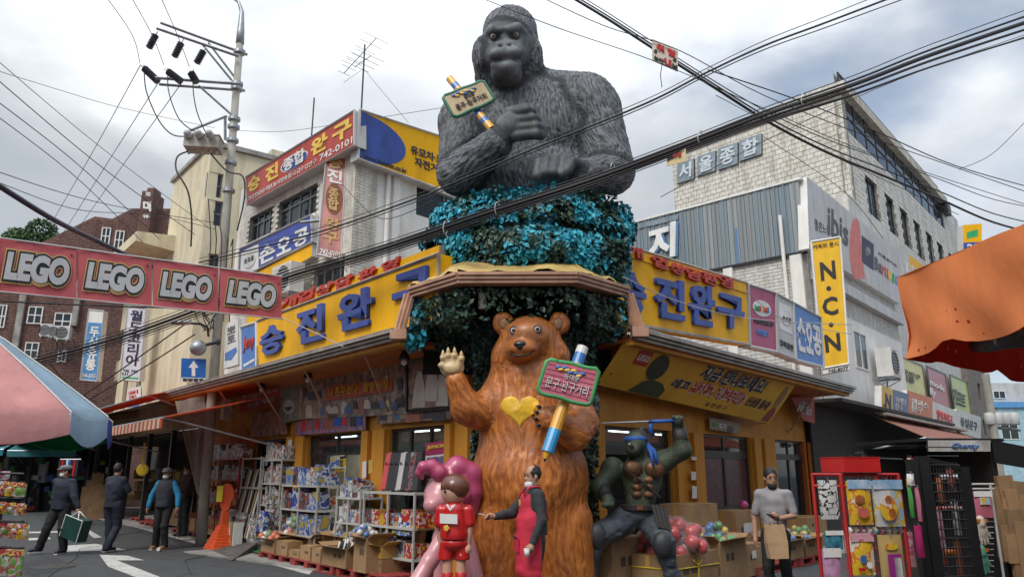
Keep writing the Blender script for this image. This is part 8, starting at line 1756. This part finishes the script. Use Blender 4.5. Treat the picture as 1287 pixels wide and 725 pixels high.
# ------------------------------------------------------------------ red banner of four panels
q0,q1=at(355,374,12.6),at(0,333,10.0);LB=Wall((q0.x,q0.y),(q1.x-q0.x,q1.y-q0.y),-1)
ban=T('street_banner','long red banner of repeated LEGO logos strung across the left street','banner',(q0+q1)/2)
banred=mat('banner_red',(.62,.13,.145),.6,var=.06,vs=1.5,dirt=.12,bump=.2,bs=3);lyel=mat('logo_cream',(.62,.42,.16),.6);lwh=mat('logo_white',(.55,.56,.57),.6,var=.1,vs=3)
tl=lambda x:299+.1365*x;bt=lambda x:366.5+.097*x
_,vb=glyphs('LEGO',.06,.25);bx=(*vb.min(0)[:2],*vb.max(0)[:2])
for i,(x0,x1)in enumerate(((-62,-1),(0,96),(98,191),(193,275),(277,355))):
 pp=[LB.hit(x0,tl(x0)),LB.hit(x1,tl(x1)),LB.hit(x1,bt(x1)),LB.hit(x0,bt(x0))];nx=8;mb=MB();vs=[]
 for j in range(nx+1):
  for k in range(4):vs.append(pp[0].lerp(pp[1],j/nx).lerp(pp[3].lerp(pp[2],j/nx),k/3)-LB.n*(.02+.012*math.sin(j*1.3+i)))
 mb.add(vs+[v-LB.n*.006 for v in vs],[(j*4+k,j*4+k+1,(j+1)*4+k+1,(j+1)*4+k)for j in range(nx)for k in range(3)]+[tuple(x+len(vs)for x in(j*4+k,(j+1)*4+k,(j+1)*4+k+1,j*4+k+1))for j in range(nx)for k in range(3)])
 mk('panel',mb,banred,ban);w_=x1-x0
 if i==0:continue
 a,b_=x0+w_*.09,x1-w_*.11;hh_=lambda x:bt(x)-tl(x)
 if i==1:a,b_=4,87
 qd=[LB.hit(a,tl(a)+hh_(a)*.23),LB.hit(b_,tl(b_)+hh_(b_)*.23),LB.hit(b_,bt(b_)-hh_(b_)*.23),LB.hit(a,bt(a)-hh_(a)*.23)]
 for bo,m_,l in((.165,lyel,.0),(.125,black,.007),(.06,lwh,.014)):text('LEGO',qd,m_,ban,.004,bo,shear=.25,lift=l,box=bx,res=4)
 qx=x1-w_*.08;text('®',[LB.hit(qx,tl(qx)+8),LB.hit(qx+4,tl(qx)+8.5),LB.hit(qx+4,tl(qx)+12),LB.hit(qx,tl(qx)+11.5)],black,ban,.004,0.)
mk('top_cord',MB().tube([LB.hit(-62,tl(-62)),LB.hit(355,tl(355))],.012,5),greypanel,ban);mk('bottom_cord',MB().tube([LB.hit(-62,bt(-62)),LB.hit(355,bt(355))],.012,5),greypanel,ban)
# ------------------------------------------------------------------ many-coloured parasol at the left
PC=Vector((-4.72,6.2,0));AZ,RZ_,RR=2.96,2.10,1.29
par=T('street_parasol','large worn parasol with pink, pale blue, deep blue and green panels at the left','parasol',PC)
pcs={'pink':(.80,.42,.41),'pale_blue':(.42,.56,.68),'deep_blue':(.07,.10,.38),'yellow':(.6,.45,.03),'green':(.02,.22,.09),'red':(.42,.02,.03)}
pm={k:cloth_mat('parasol_'+k,c,.45,var=.10,vs=3,dirt=.12)for k,c in pcs.items()}
order=['pale_blue','deep_blue','green','red','red','pink','pink','pink'] # 0 = +X side, turning towards +Y
bd_=[-14,8,42,95,150,205,255,300,346]
for k in range(8):
 t0,t1=R(bd_[k]),R(bd_[k+1]);nr=8;nc=6;vs=[]
 for i in range(nr+1):
  f=i/nr
  for j in range(nc+1):
   g=j/nc;d0,d1=Vector((math.cos(t0),math.sin(t0),0)),Vector((math.cos(t1),math.sin(t1),0));d=d0.lerp(d1,g);z=AZ-(AZ-RZ_)*(f**1.12)-.05*math.sin(math.pi*g)*f
   vs.append(PC+d*(RR*f)+Vector((0,0,z)))
 e=[v.copy()for v in vs[-(nc+1):]];vs+=[v+Vector((v.x-PC.x,v.y-PC.y,0)).normalized()*.015+Vector((0,0,-.16-.045*math.sin(math.pi*j/nc)))for j,v in enumerate(e)]
 nr2=nr+1;fs=[(i*(nc+1)+j,(i+1)*(nc+1)+j,(i+1)*(nc+1)+j+1,i*(nc+1)+j+1)for i in range(nr2)for j in range(nc)]
 n_=len(vs);mk('panel',MB().add(vs+[v+Vector((0,0,-.006))for v in vs],fs+[tuple(x+n_ for x in f[::-1])for f in fs]),pm[order[k]],par,smooth=True)
 v0=PC+Vector((math.cos(t0),math.sin(t0),0))*RR+Vector((0,0,RZ_-.012));mk('rib',MB().tube([PC+Vector((0,0,AZ-.03)),(PC+Vector((0,0,AZ))).lerp(v0,.5)+Vector((0,0,.01)),v0],.010,5),steel,par)
 mk('binding',MB().tube([PC+Vector((0,0,AZ+.01))]+[PC+Vector((math.cos(t0),math.sin(t0),0))*(RR*f)+Vector((0,0,AZ+.006-(AZ-RZ_)*f**1.12))for f in(.3,.6,.85,1)]+[v0+Vector((0,0,-.15))],.008,4),mat('binding_pale',(.5,.5,.48),.7),par)
mk('pole',MB().tube([PC,PC+Vector((0,0,AZ))],.025,8),steel,par);mk('finial',MB().ball(PC+Vector((0,0,AZ+.05)),.04),steel,par)
# ------------------------------------------------------------------ orange stall tent at the right
tent=T('orange_tent','faded orange tent canopy with scalloped red-lined hem at the right edge','canopy',(3.6,4.6,0))
orc=cloth_mat('orange_canvas',(.80,.25,.09),.15,var=.12,vs=1.6,dirt=.10,bump=1.,bs=5,stretch=(1,1,.35));rin=cloth_mat('red_lining',(.50,.04,.02),var=.12,bump=.4,bs=4)
cA,cB,cC=at(1134,400,5.05),at(1400,330,2.9),at(1330,440,6.6)
def sheet_side(a,b,ya,yb,name,zt0,zt1,zb0,zb1,scal,n=28,flip=1):
 vs=[];nk=7;dn=Vector((-(b-a).y,(b-a).x,0)).normalized()*flip
 for i in range(n+1):
  f=i/n;p=a.lerp(b,f);zt=zt0+(zt1-zt0)*f;zb=zb0+(zb1-zb0)*f;zb+=scal*(abs(((f*3.3+.35)%1)-.5)*2)**3
  for k in range(nk+1):
   g=k/nk;fold=(.030*math.sin(f*12+g*3.2)+.018*math.sin(f*27-g*7))*(g*.7+.3)
   vs.append(Vector((p.x,p.y,zt+(zb-zt)*g))+dn*fold)
 F_=[(i*(nk+1)+k,i*(nk+1)+k+1,(i+1)*(nk+1)+k+1,(i+1)*(nk+1)+k)for i in range(n)for k in range(nk)];m_=len(vs)
 mb=MB();mb.add(vs,F_,0);mb.add([v+dn*.006 for v in vs],[f[::-1]for f in F_],1);return mb
zT,zB=2.98,2.40
mk('side_valance',sheet_side(cA,Vector((3.10,2.95,0)),0,0,'s',zT,3.05,zB,2.46,.07),[orc,rin],tent,smooth=True)
mk('back_valance',sheet_side(cA,Vector((cC.x,cC.y,0)),0,0,'s',zT,2.95,zB,2.36,.05,flip=-1),[orc,rin],tent,smooth=True)
pk_=Vector((4.9,4.0,3.25));top_pts=[Vector((cA.x,cA.y,zT)),Vector((3.10,2.95,3.05)),Vector((6,1.8,3.05)),Vector((cC.x,cC.y,2.95))]
mk('roof_sheet',MB().add(top_pts+[pk_],[(0,1,4),(1,2,4),(2,3,4),(3,0,4)]),orc,tent);mk('frame_bar',MB().tube([top_pts[0]+Vector((.05,-.02,-.03)),top_pts[1]+Vector((.05,0,-.03))],.018,6),steel,tent);mk('frame_bar',MB().tube([top_pts[0]+Vector((.05,-.02,-.04)),top_pts[3]+Vector((0,-.05,-.03))],.018,6),steel,tent)
mk('pole',MB().tube([top_pts[3]-Vector((0,.06,2.95)),top_pts[3]-Vector((0,.06,.02))],.025,8),steel,tent)
bd=MB();t=T('rolled_sheet','dark grey rolled plastic sheet stored under the orange tent','tarp',at(1255,430,5.4));mk('roll',MB().tube([at(1222,437,5.4),at(1240,428,5.3),at(1262,422,5.2),at(1300,418,5.1)],[.04,.09,.10,.10],9),mat('grey_plastic_sheet',(.10,.09,.09),.4,var=.4,vs=9,bump=1,bs=12),t,smooth=True);mk('tie',MB().tube([at(1250,420,5.1),at(1251,432,5.15)],.01,4),greypanel,t)
# ------------------------------------------------------------------ red rack in the right foreground
q=at(1047,650,6.6);RK=Wall((q.x,q.y),(.985,.17),1)
rk=T('red_wire_rack','red metal rack hung with packaged toys in the right foreground','rack',RK.p(.35,0,0))
def rsz(x,y):return RK.sz(x,y)
s_l,s_m,s_r=rsz(1048,640)[0],rsz(1061,640)[0],rsz(1134,640)[0];zt_=rsz(1090,596)[1]
for s,o in((s_l,-.28),(s_m,0),(s_r,0),(s_r,-.30)):mk('upright',MB().tube([RK.p(s,0,o),RK.p(s,zt_,o)],.016,6),rackred,rk)
for z in(zt_,zt_-.10):mk('cross_bar',MB().tube([RK.p(s_l,z,-.28),RK.p(s_m,z,0),RK.p(s_r,z,0),RK.p(s_r,z,-.3)],.014,5),rackred,rk)
gm_=MB()
for k in range(16):s=s_m+(s_r-s_m)*k/15;gm_.tube([RK.p(s,.1,-.05),RK.p(s,zt_,-.05)],.003,3)
for k in range(16):z=.1+(zt_-.1)*k/15;gm_.tube([RK.p(s_m,z,-.05),RK.p(s_r,z,-.05)],.003,3)
mk('wire_grid',gm_,rackred,rk,kind='stuff')
rx=T('red_box','plain bright red box lying on top of the red wire rack','box',RK.p(.2,zt_,-.1));sa,sb_=rsz(1057,590)[0],rsz(1100,590)[0];za_,zb_=zt_+.02,rsz(1080,575)[1]
mk('box_body',MB().wbox(RK,sa,sb_+.02,za_,zb_,-.3,.05),mat('plain_red',(.50,.02,.02),.45),rx);mk('lid_edge',MB().wbox(RK,sa-.004,sb_+.024,zb_+.001,zb_+.008,-.304,.054),mat('plain_red',(.5,.02,.02)),rx)
def packet(x0,y0,x1,y1,m_,label,o=.03,cat='packet',name='hanging_packet',shapes=(),header=None,group=None,w=None,lean=.0):
 w=w or RK;s0,z1=w.sz(x0,y0,o);s1,z0=w.sz(x1,y1,o);t=T(name,label,cat,w.p((s0+s1)/2,z1,o),group);n_,k_=6,6;vs=[]
 for j in range(k_+1):
  for i in range(n_+1):u,v=i/n_,j/k_;vs.append(w.p(s0+(s1-s0)*u,z1+(z0-z1)*v,o+.022*math.sin(math.pi*u)*math.sin(math.pi*min(1,v*1.1))+lean*v))
 F_=[(j*(n_+1)+i,(j+1)*(n_+1)+i,(j+1)*(n_+1)+i+1,j*(n_+1)+i+1)for j in range(k_)for i in range(n_)];mb=MB().add(vs,F_);mb.add([v-w.n*.02 for v in vs],[f[::-1]for f in F_]);mk('pack_body',mb,m_,t,smooth=True)
 if header:mk('card_header',MB().wbox(w,s0-.004,s1+.004,z1-(z1-z0)*.18,z1+.01,o+.012,o+.02),header,t)
 for kind,cx,cy,rx_,ry_,mm in shapes:
  c=w.p(s0+(s1-s0)*cx,z1+(z0-z1)*cy,o+.032+lean*cy);M=Matrix((w.d,Vector((0,0,1)),w.n)).transposed()
  if kind=='o':mk('printed_shape',MB().lathe(c,[(1,0),(1,.004)],20,M=M@Matrix.Diagonal((rx_*(s1-s0),ry_*(z1-z0),1))),mm,t)
  else:mk('printed_shape',MB().wbox(w,s0+(s1-s0)*(cx-rx_),s0+(s1-s0)*(cx+rx_),z1+(z0-z1)*(cy+ry_),z1+(z0-z1)*(cy-ry_),o+.030,o+.034),mm,t)
 mk('hook',MB().tube([w.p((s0+s1)/2,z1-.01,o+.02),w.p((s0+s1)/2,z1+.02,o+.0),w.p((s0+s1)/2,z1+.015,o-.06)],.004,4),darkmetal,t)
 return t
cy_=print_mat('packet_yellow',[(.65,.42,.03),(.7,.46,.05),(.6,.2,.03),(.65,.6,.5)],11);cs_=mat('packet_sky',(.12,.32,.55),.35,var=.2,vs=9,col2=(.5,.6,.7));clr=print_mat('packet_clear',[(.5,.5,.52),(.56,.56,.56),(.62,.42,.04),(.3,.45,.6)],9);ltp=print_mat('packet_pink',[(.6,.32,.36),(.62,.36,.40),(.5,.1,.2),(.65,.6,.6)],12);brn=mat('packet_brown_print',(.30,.10,.04),.4,var=.4,vs=9);wbw=print_mat('striped_pack',[(.6,.6,.58),(.03,.03,.03),(.6,.6,.6),(.5,.5,.5)],16)
packet(1064,604,1098,659,cy_,'yellow toy packet with sky-blue header, left one high on the red rack',header=cs_,shapes=(('o',.4,.42,.22,.10,brn),('o',.5,.72,.26,.12,mat('packet_coral',(.5,.13,.09),.4))))
packet(1096,604,1138,661,clr,'clear toy packet with yellow and orange shapes, right one high on the red rack',header=cs_,shapes=(('o',.38,.6,.30,.27,cy_),('o',.42,.42,.13,.10,tc_[3]),('o',.50,.70,.13,.10,tc_[3]),('o',.42,.42,.08,.06,white),('o',.50,.70,.08,.06,white)))
packet(1068,671,1101,722,cy_,'pink and yellow packet with little prints, left one low on the red rack',header=ltp,shapes=(('o',.4,.6,.14,.10,tc_[2]),('o',.65,.75,.12,.08,white),('r',.3,.85,.15,.04,rb_)))
packet(1104,672,1139,728,mat('packet_sand',(.48,.34,.14),.4,var=.1,vs=7),'tan packet with pink lettering card, right one low on the red rack',header=None,shapes=(('r',.5,.68,.30,.26,mat('packet_violet',(.30,.03,.22),.4)),('r',.62,.72,.16,.22,white),('o',.4,.25,.28,.08,cy_)))
packet(1029,603,1056,652,wbw,'white packet of black-tipped rods hanging left of the red rack',o=.0);packet(1037,668,1060,690,mat('packet_teal',(.05,.2,.28),.4,var=.4,vs=20),'teal striped pencil packet at the lower left of the red rack',o=.0,header=white);packet(1034,690,1060,745,mat('packet_lilac',(.42,.22,.36),.4,var=.3,vs=15),'lilac and white pencil packet under the teal one',o=.02,header=white)
for i,(x0,y0,x1,y1,m_,lab)in enumerate(((1142,612,1150,650,tc_[0],'green slim packet on the right side of the red rack'),(1151,612,1160,655,mat('packet_rose',(.5,.16,.24),.4),'rose packet right of the green slim one'),(1140,668,1152,712,ltp,'pale pink packet low on the right side of the red rack'),(1150,660,1163,700,mat('packet_magenta',(.5,.03,.16),.4),'magenta packet low on the right side of the red rack'),(1141,595,1150,610,white,'small white packet near the top right of the red rack'))):packet(x0,y0,x1,y1,m_,lab,o=-.3)
r=random.Random(6)
for k in range(9):packet(1066+k*8,662,1073+k*8,671,[white,clr,ltp][k%3],'small pale packet, %s from the left in the red rack middle row'%ORD[k],o=-.02,group='small packets in the middle row of the red rack')
# ------------------------------------------------------------------ black mesh gate and kiosk at the right
q=at(1150,650,7.4);GW=Wall((q.x,q.y),(.995,.10),1);gt=T('mesh_gate','black steel mesh gate standing open in front of the kiosk','gate',GW.p(.3,0,0));blk2=mat('black_gate_paint',(.018,.018,.02),.45,var=.2)
gs=lambda x,y=640:GW.sz(x,y)[0];gz=lambda x,y:GW.sz(x,y)[1]
for a,b_,yt in((1149,1159,577),(1161,1174,573),(1214,1223,586)):mk('upright',MB().wbox(GW,gs(a),gs(b_),0,gz(a,yt),-.05,.03),blk2,gt)
mk('top_bar',MB().hexa(GW.p(gs(1174),gz(1174,580)),GW.p(gs(1214),gz(1214,590)),GW.p(gs(1214),gz(1214,584)),GW.p(gs(1174),gz(1174,574)),-GW.n*.04),blk2,gt);mk('top_bar',MB().tube([GW.p(gs(1100),gz(1100,575),-.1),GW.p(gs(1150),gz(1150,577),-.1)],.012,5),blk2,gt)
for k in range(10):s=gs(1175)+(gs(1213)-gs(1175))*(k+.5)/10;mk('mesh_wire',MB().tube([GW.p(s,.02,-.01),GW.p(s,gz(1190,580),-.01)],.006,4),blk2,gt)
for k in range(22):z=.1+k*.085;mk('mesh_wire',MB().tube([GW.p(gs(1174),z,0),GW.p(gs(1214),z,0)],.006,4),blk2,gt)
ks_=T('kiosk','dark kiosk with worn white header board behind the black gate','kiosk',GW.p(.8,0,-.8));KW=Wall((at(1165,560,8.4).x,8.4),(.99,.12),1)
kss=lambda x,y=600:KW.sz(x,y)[0];kz=lambda x,y:KW.sz(x,y)[1]
mk('side_panel',MB().wbox(KW,kss(1245),kss(1245)+.06,0,kz(1245,556),-1.2,.05),blk2,ks_);mk('back_panel',MB().wbox(KW,kss(1165),kss(1245),0,kz(1200,560),-1.2,-1.15),dark_in,ks_);mk('roof',MB().wbox(KW,kss(1160),kss(1250)+.1,kz(1200,556)+.01,kz(1200,551),-1.25,.1),blk2,ks_)
mk('awning_flap',MB().add([KW.p(kss(1245),kz(1245,553),.1),KW.p(kss(1245)+1.6,kz(1245,553)-.28,.1),KW.p(kss(1245)+1.6,kz(1245,553)-.5,.1),KW.p(kss(1245),kz(1245,553)-.25,.1),KW.p(kss(1245),kz(1245,553),-.9),KW.p(kss(1245)+1.6,kz(1245,553)-.28,-.9)],[(3,2,1,0),(0,1,5,4)]),blk2,ks_)
b=Board('weathered white header board with blue handwriting on the kiosk',KW,[(1166,553),(1245,553),(1245,567),(1167,567)],.12,.03,mat('worn_white',(.42,.41,.38),.7,var=.2,vs=7,dirt=.5),darkmetal);b.text('Cherny',[(1196,556.5),(1230,556.5),(1230,565),(1196,565)],blueadv,bold=.0,shear=.3)
wr2=T('white_wire_rack','white wire grid rack with bags and gloves at the right edge','rack',KW.p(kss(1235),0,.3));o_=.25
for a in(1222,1249):mk('upright',MB().tube([KW.p(KW.sz(a,640,o_)[0],0,o_),KW.p(KW.sz(a,640,o_)[0],KW.sz(a,608,o_)[1],o_)],.013,6),rackwhite,wr2)
for z in(608,614):mk('cross_bar',MB().tube([KW.hit(1222,z,o_),KW.hit(1249,z,o_)],.012,6),rackwhite,wr2)
g2=MB()
for k in range(18):g2.tube([KW.hit(1222,620+k*7,o_),KW.hit(1249,620+k*7,o_)],.004,4)
mk('grid_wire',g2,rackwhite,wr2,kind='stuff')
packet(1223,618,1249,650,mat('bag_pink',(.55,.16,.22),.4,var=.15,vs=8),'pink net packet with clear header on the white wire rack',o=.3,header=white,w=KW,shapes=(('r',.5,.35,.3,.14,clr),))
def glove(cx,cy,hgt,m_,band,label):
 c=KW.hit(cx,cy,.34);k=hgt/.22;s=Sculpt(c-Vector((.15,.08,.2))*k,c+Vector((.15,.08,.2))*k,.009*k);f=lambda x,z,o=0:np.array(c+KW.d*(x*k)+Vector((0,0,z*k))+KW.n*o)
 s.ell(f(0,.02),(.055*k,.022*k,.07*k),.02)
 for i in range(4):s.cone(f(-.035+.024*i,-.03),f(-.05+.033*i,-.115+.012*abs(i-1.5)),.013*k,.011*k,.006)
 s.cone(f(.04,.02),f(.075,-.04),.014*k,.012*k,.01);s.cone(f(0,.07),f(0,.11),.04*k,.035*k,.02);s.skin()
 t=T('glove',label,'glove',c);mk('glove_hand',s.mesh('glove_hand'),m_,t,smooth=True);mk('paper_band',MB().box(c+Vector((0,0,.10*k)),(.10*k,.06*k,.03*k),KW.d.to_2d().angle_signed(Vector((1,0)))),band,t)
glove(1234,668,.25,mat('cream_knit',(.55,.50,.42),.9,bump=.5,bs=150),tc_[3],'cream knitted glove with orange band on the white wire rack');glove(1235,705,.25,mat('mint_knit',(.12,.36,.24),.9,bump=.5,bs=150),tc_[3],'mint green glove with yellow label low on the white wire rack')
for i,(x0,y0,x1,y1,m_)in enumerate(((1178,600,1188,632,brn),(1190,590,1202,618,P_[2]),(1196,630,1209,672,P_[4]),(1176,640,1190,690,ltp),(1200,680,1212,722,brn),(1178,698,1196,728,P_[2]),(1182,596,1210,602,P_[1]),(1176,636,1212,641,P_[3]),(1186,690,1202,698,tc_[3]))):packet(x0,y0,x1,y1,m_,['brown packet behind the mesh gate at upper left','dark packet behind the mesh gate at the top','grey printed packet in the middle behind the mesh gate','pale pink packet behind the mesh gate at the left','brown packet behind the mesh gate at lower right','dark packet at the foot of the mesh gate','thin pale strip of cards high behind the mesh gate','thin red strip of cards in the middle behind the mesh gate','small orange card low behind the mesh gate'][i],w=GW,o=-.35)
packet(1140,601,1149,640,P_[0],'blue printed packet hanging left of the gate posts',w=GW,o=-.3);packet(1141,575,1150,592,P_[3],'red dart toy packet at the top left of the gate',w=GW,o=-.35)
for i,(x,y0,y1,a)in enumerate(((1262,612,700,3),(1272,598,705,-4),(1282,605,720,6),(1266,660,705,0),(1280,640,735,0))):
 c0,c1=KW.hit(x,y0,.1+i*.03),KW.hit(x,y1,.1+i*.03);t=T('cardboard_bundle',['folded cardboard bundle leaning at the right edge beside the kiosk panel','tall brown folded cardboard behind the leaning bundle','folded cardboard cut off by the right edge','stack of small cartons under the folded cardboard','low pale carton bundle at the lower right corner'][i],'cardboard',c1)
 mk('board',MB().box((c0+c1)/2,(.17 if i!=3 else.12,.06,(c0-c1).length),rot=Matrix.Rotation(R(a),3,'Y')),card2,t);mk('board',MB().box((c0+c1)/2+Vector((.03,-.045,-.05)),(.13,.02,(c0-c1).length*.8),rot=Matrix.Rotation(R(a*1.5),3,'Y')),card,t)
 # unlit shop behind gate: dark sheet before the wall stands in for its shade
dk=T('unlit_shop','unlit open shop front behind the red rack and gate','shop',WR.p(14,0));d0=RLEN+.2
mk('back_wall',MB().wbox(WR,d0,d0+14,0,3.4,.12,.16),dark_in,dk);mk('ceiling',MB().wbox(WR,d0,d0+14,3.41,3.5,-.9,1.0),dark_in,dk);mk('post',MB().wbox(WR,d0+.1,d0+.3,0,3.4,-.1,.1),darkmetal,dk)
# ------------------------------------------------------------------ sweets rack at the left edge
q=at(8,640,5.6);SR=Wall((q.x,q.y),(1,.12),1);sr_=T('sweets_rack','dark rack with rows of hanging sweet packets at the left edge','rack',SR.p(-.2,0,0))
mk('upright',MB().tube([SR.p(.0,0,-.02),SR.hit(8,575,-.02)],.018,6),darkmetal,sr_);mk('upright',MB().tube([SR.p(-.7,0,-.02),SR.p(-.7,1.7,-.02)],.018,6),darkmetal,sr_)
for y in(597,628,657,690):mk('hanging_bar',MB().tube([SR.hit(-60,y-4,.02),SR.hit(30,y-2,.10)],.008,5),darkmetal,sr_)
mk('tray',MB().wbox(SR,-.75,.12,.35,.38,-.2,.2),darkmetal,sr_)
swp=[print_mat('sweet_print',[(.45,.04,.05),(.6,.5,.1),(.5,.06,.08),(.6,.55,.5)],22),print_mat('sweet_print_yellow',[(.6,.4,.03),(.5,.05,.05),(.65,.45,.05),(.5,.5,.45)],22),print_mat('sweet_print_green',[(.1,.3,.06),(.5,.1,.1),(.5,.5,.45),(.2,.35,.08)],18)]
wdd={0:'top',1:'second',2:'third',3:'bottom'}
for j,(y0,y1,xs)in enumerate(((606,622,(-2,8,19)),(632,645,(-4,8,19)),(658,675,(0,12,22)),(690,722,(-6,4,14)))):
 for i,x in enumerate(xs):packet(x,y0+i,x+11,y1+i,swp[(i+j)%3 if j<3 else 2],'%s sweet packet in the %s row of the left edge rack'%(['left','middle','right'][i],wdd[j]),w=SR,o=.05+.05*i,header=swp[0])
packet(-10,592,10,603,ltp,'pale pink packet crowning the left edge rack',w=SR,o=.05)
# end of left street: poles, small goods, hanging clothes
dpole=T('far_pole','thin dark utility pole far down the left street','utility pole',(at(52,600,33).x,33,0));mk('shaft',MB().tube([(at(52,600,33).x,33,0),(at(54,545,33).x,33,4.2)],.14,8),darkmetal,dpole);mk('sign_band',MB().lathe((at(53,600,33).x,33,1.2),[(.2,0),(.2,.9)],10),greypanel,dpole)
gr_=T('garment_rail','rail of hanging clothes under the green awning','clothes rail',at(85,600,24));mk('rail',MB().tube([at(76,577,24),at(102,577,24)],.02,5),steel,gr_)
for k in range(8):x=78+k*3;mk('garment',MB().box(at(x,588,24),(.09,.3,.5)),[m_black,rb_,m_navy,white,tc_[2]][k%5],gr_)
pl_=at(28,575,34);
for i,(x,y,c)in enumerate(((22,573,0),(28,581,1),(36,579,3))):
 t=T('hanging_ball',['pale green ball hanging in the far teal stall','yellow ball hanging in the far teal stall','orange ball hanging in the far teal stall'][i],'ball',at(x,y,34));mk('ball_skin',MB().ball(at(x,y,34),.24,10),tc_[c],t,smooth=True);mk('cord',MB().tube([at(x,y,34),at(x,y-12,34)],.01,4),black,t)
 # small yellow-blue sign over the right street
q=at(1222,300,30);b=Board('yellow and blue box sign with number 20 above the orange tent',Wall((q.x,q.y),(1,0),1),[(1210,283),(1234,281),(1234,320),(1211,320)],0,.4,signyellow,white);b.rect([(1211,305),(1234,304),(1234,320),(1211,320)],signblue);b.text('20',[(1215,307),(1230,306),(1230,316),(1215,316)],white,bold=.03,lift=.01);b.rect([(1215,292),(1229,288),(1229,297),(1215,300)],MATS['logo_green'])
mk('bracket',MB().tube([b.w.p(-.5,8.5,-.2)+Vector((0,0,0)),b.w.p(.2,8.6,-.2)],.05,4),steel,b.root)
# distribution boxes on a far pole at the right
dpp=at(1252,560,36);fp=T('far_transformer_pole','far utility pole with three grey transformers on the right street','utility pole',(dpp.x,36,0));mk('shaft',MB().tube([(dpp.x,36,0),(dpp.x,36,at(1252,470,36).z)],.18,10),concp,fp);mk('beam',MB().tube([at(1240,536,36),at(1282,540,36)],.08,4),steel,fp)
for k in range(4):c=at(1244+k*10,527,36);mk('transformer',MB().lathe(c-Vector((0,0,.25)),[(.2,0),(.24,.05),(.24,.5),(.15,.58)],12),greypanel,fp,smooth=True)
for nm_,Wx,(a,b_),lab in(('row',WR,(-6,26),'dim shop row lining the other side of the right street, outside the picture'),('row',WL,(-4,30),'dim shop row lining the other side of the left street, outside the picture')):  # unseen rows, added so the shop glass reflects darker fronts instead of sky
 t=T('opposite_row',lab,'building',Wx.p(8,0,9));mk('wall',MB().wbox(Wx,a,b_,0,4.2,9,14),paintbrick if Wx is WR else redbrick,t);mk('shopfront',MB().wbox(Wx,a+.3,b_-.3,.1,2.8,8.9,8.99),dark_in,t);mk('awning_cloth',prism(Wx,a,b_,[(8.95,3.2),(7.6,2.7),(7.6,2.74),(8.95,3.25)]),orange_s,t)
 # buildings across the crossing behind the camera: seen only as reflections and shade
ob=T('opposite_building','plain four-storey building across the crossing behind the viewer','building',(0,-16,0));OBW=Wall((-14,-15),(1,0),-1)
mk('wall',MB().wbox(OBW,0,28,0,9,-6,0),whiteplaster,ob)
for j in range(3):
 for i in range(7):mk('window',MB().wbox(OBW,1.5+i*3.8,3.9+i*3.8,1.2+j*2.9,2.7+j*2.9,.002,.03),gdark,ob)
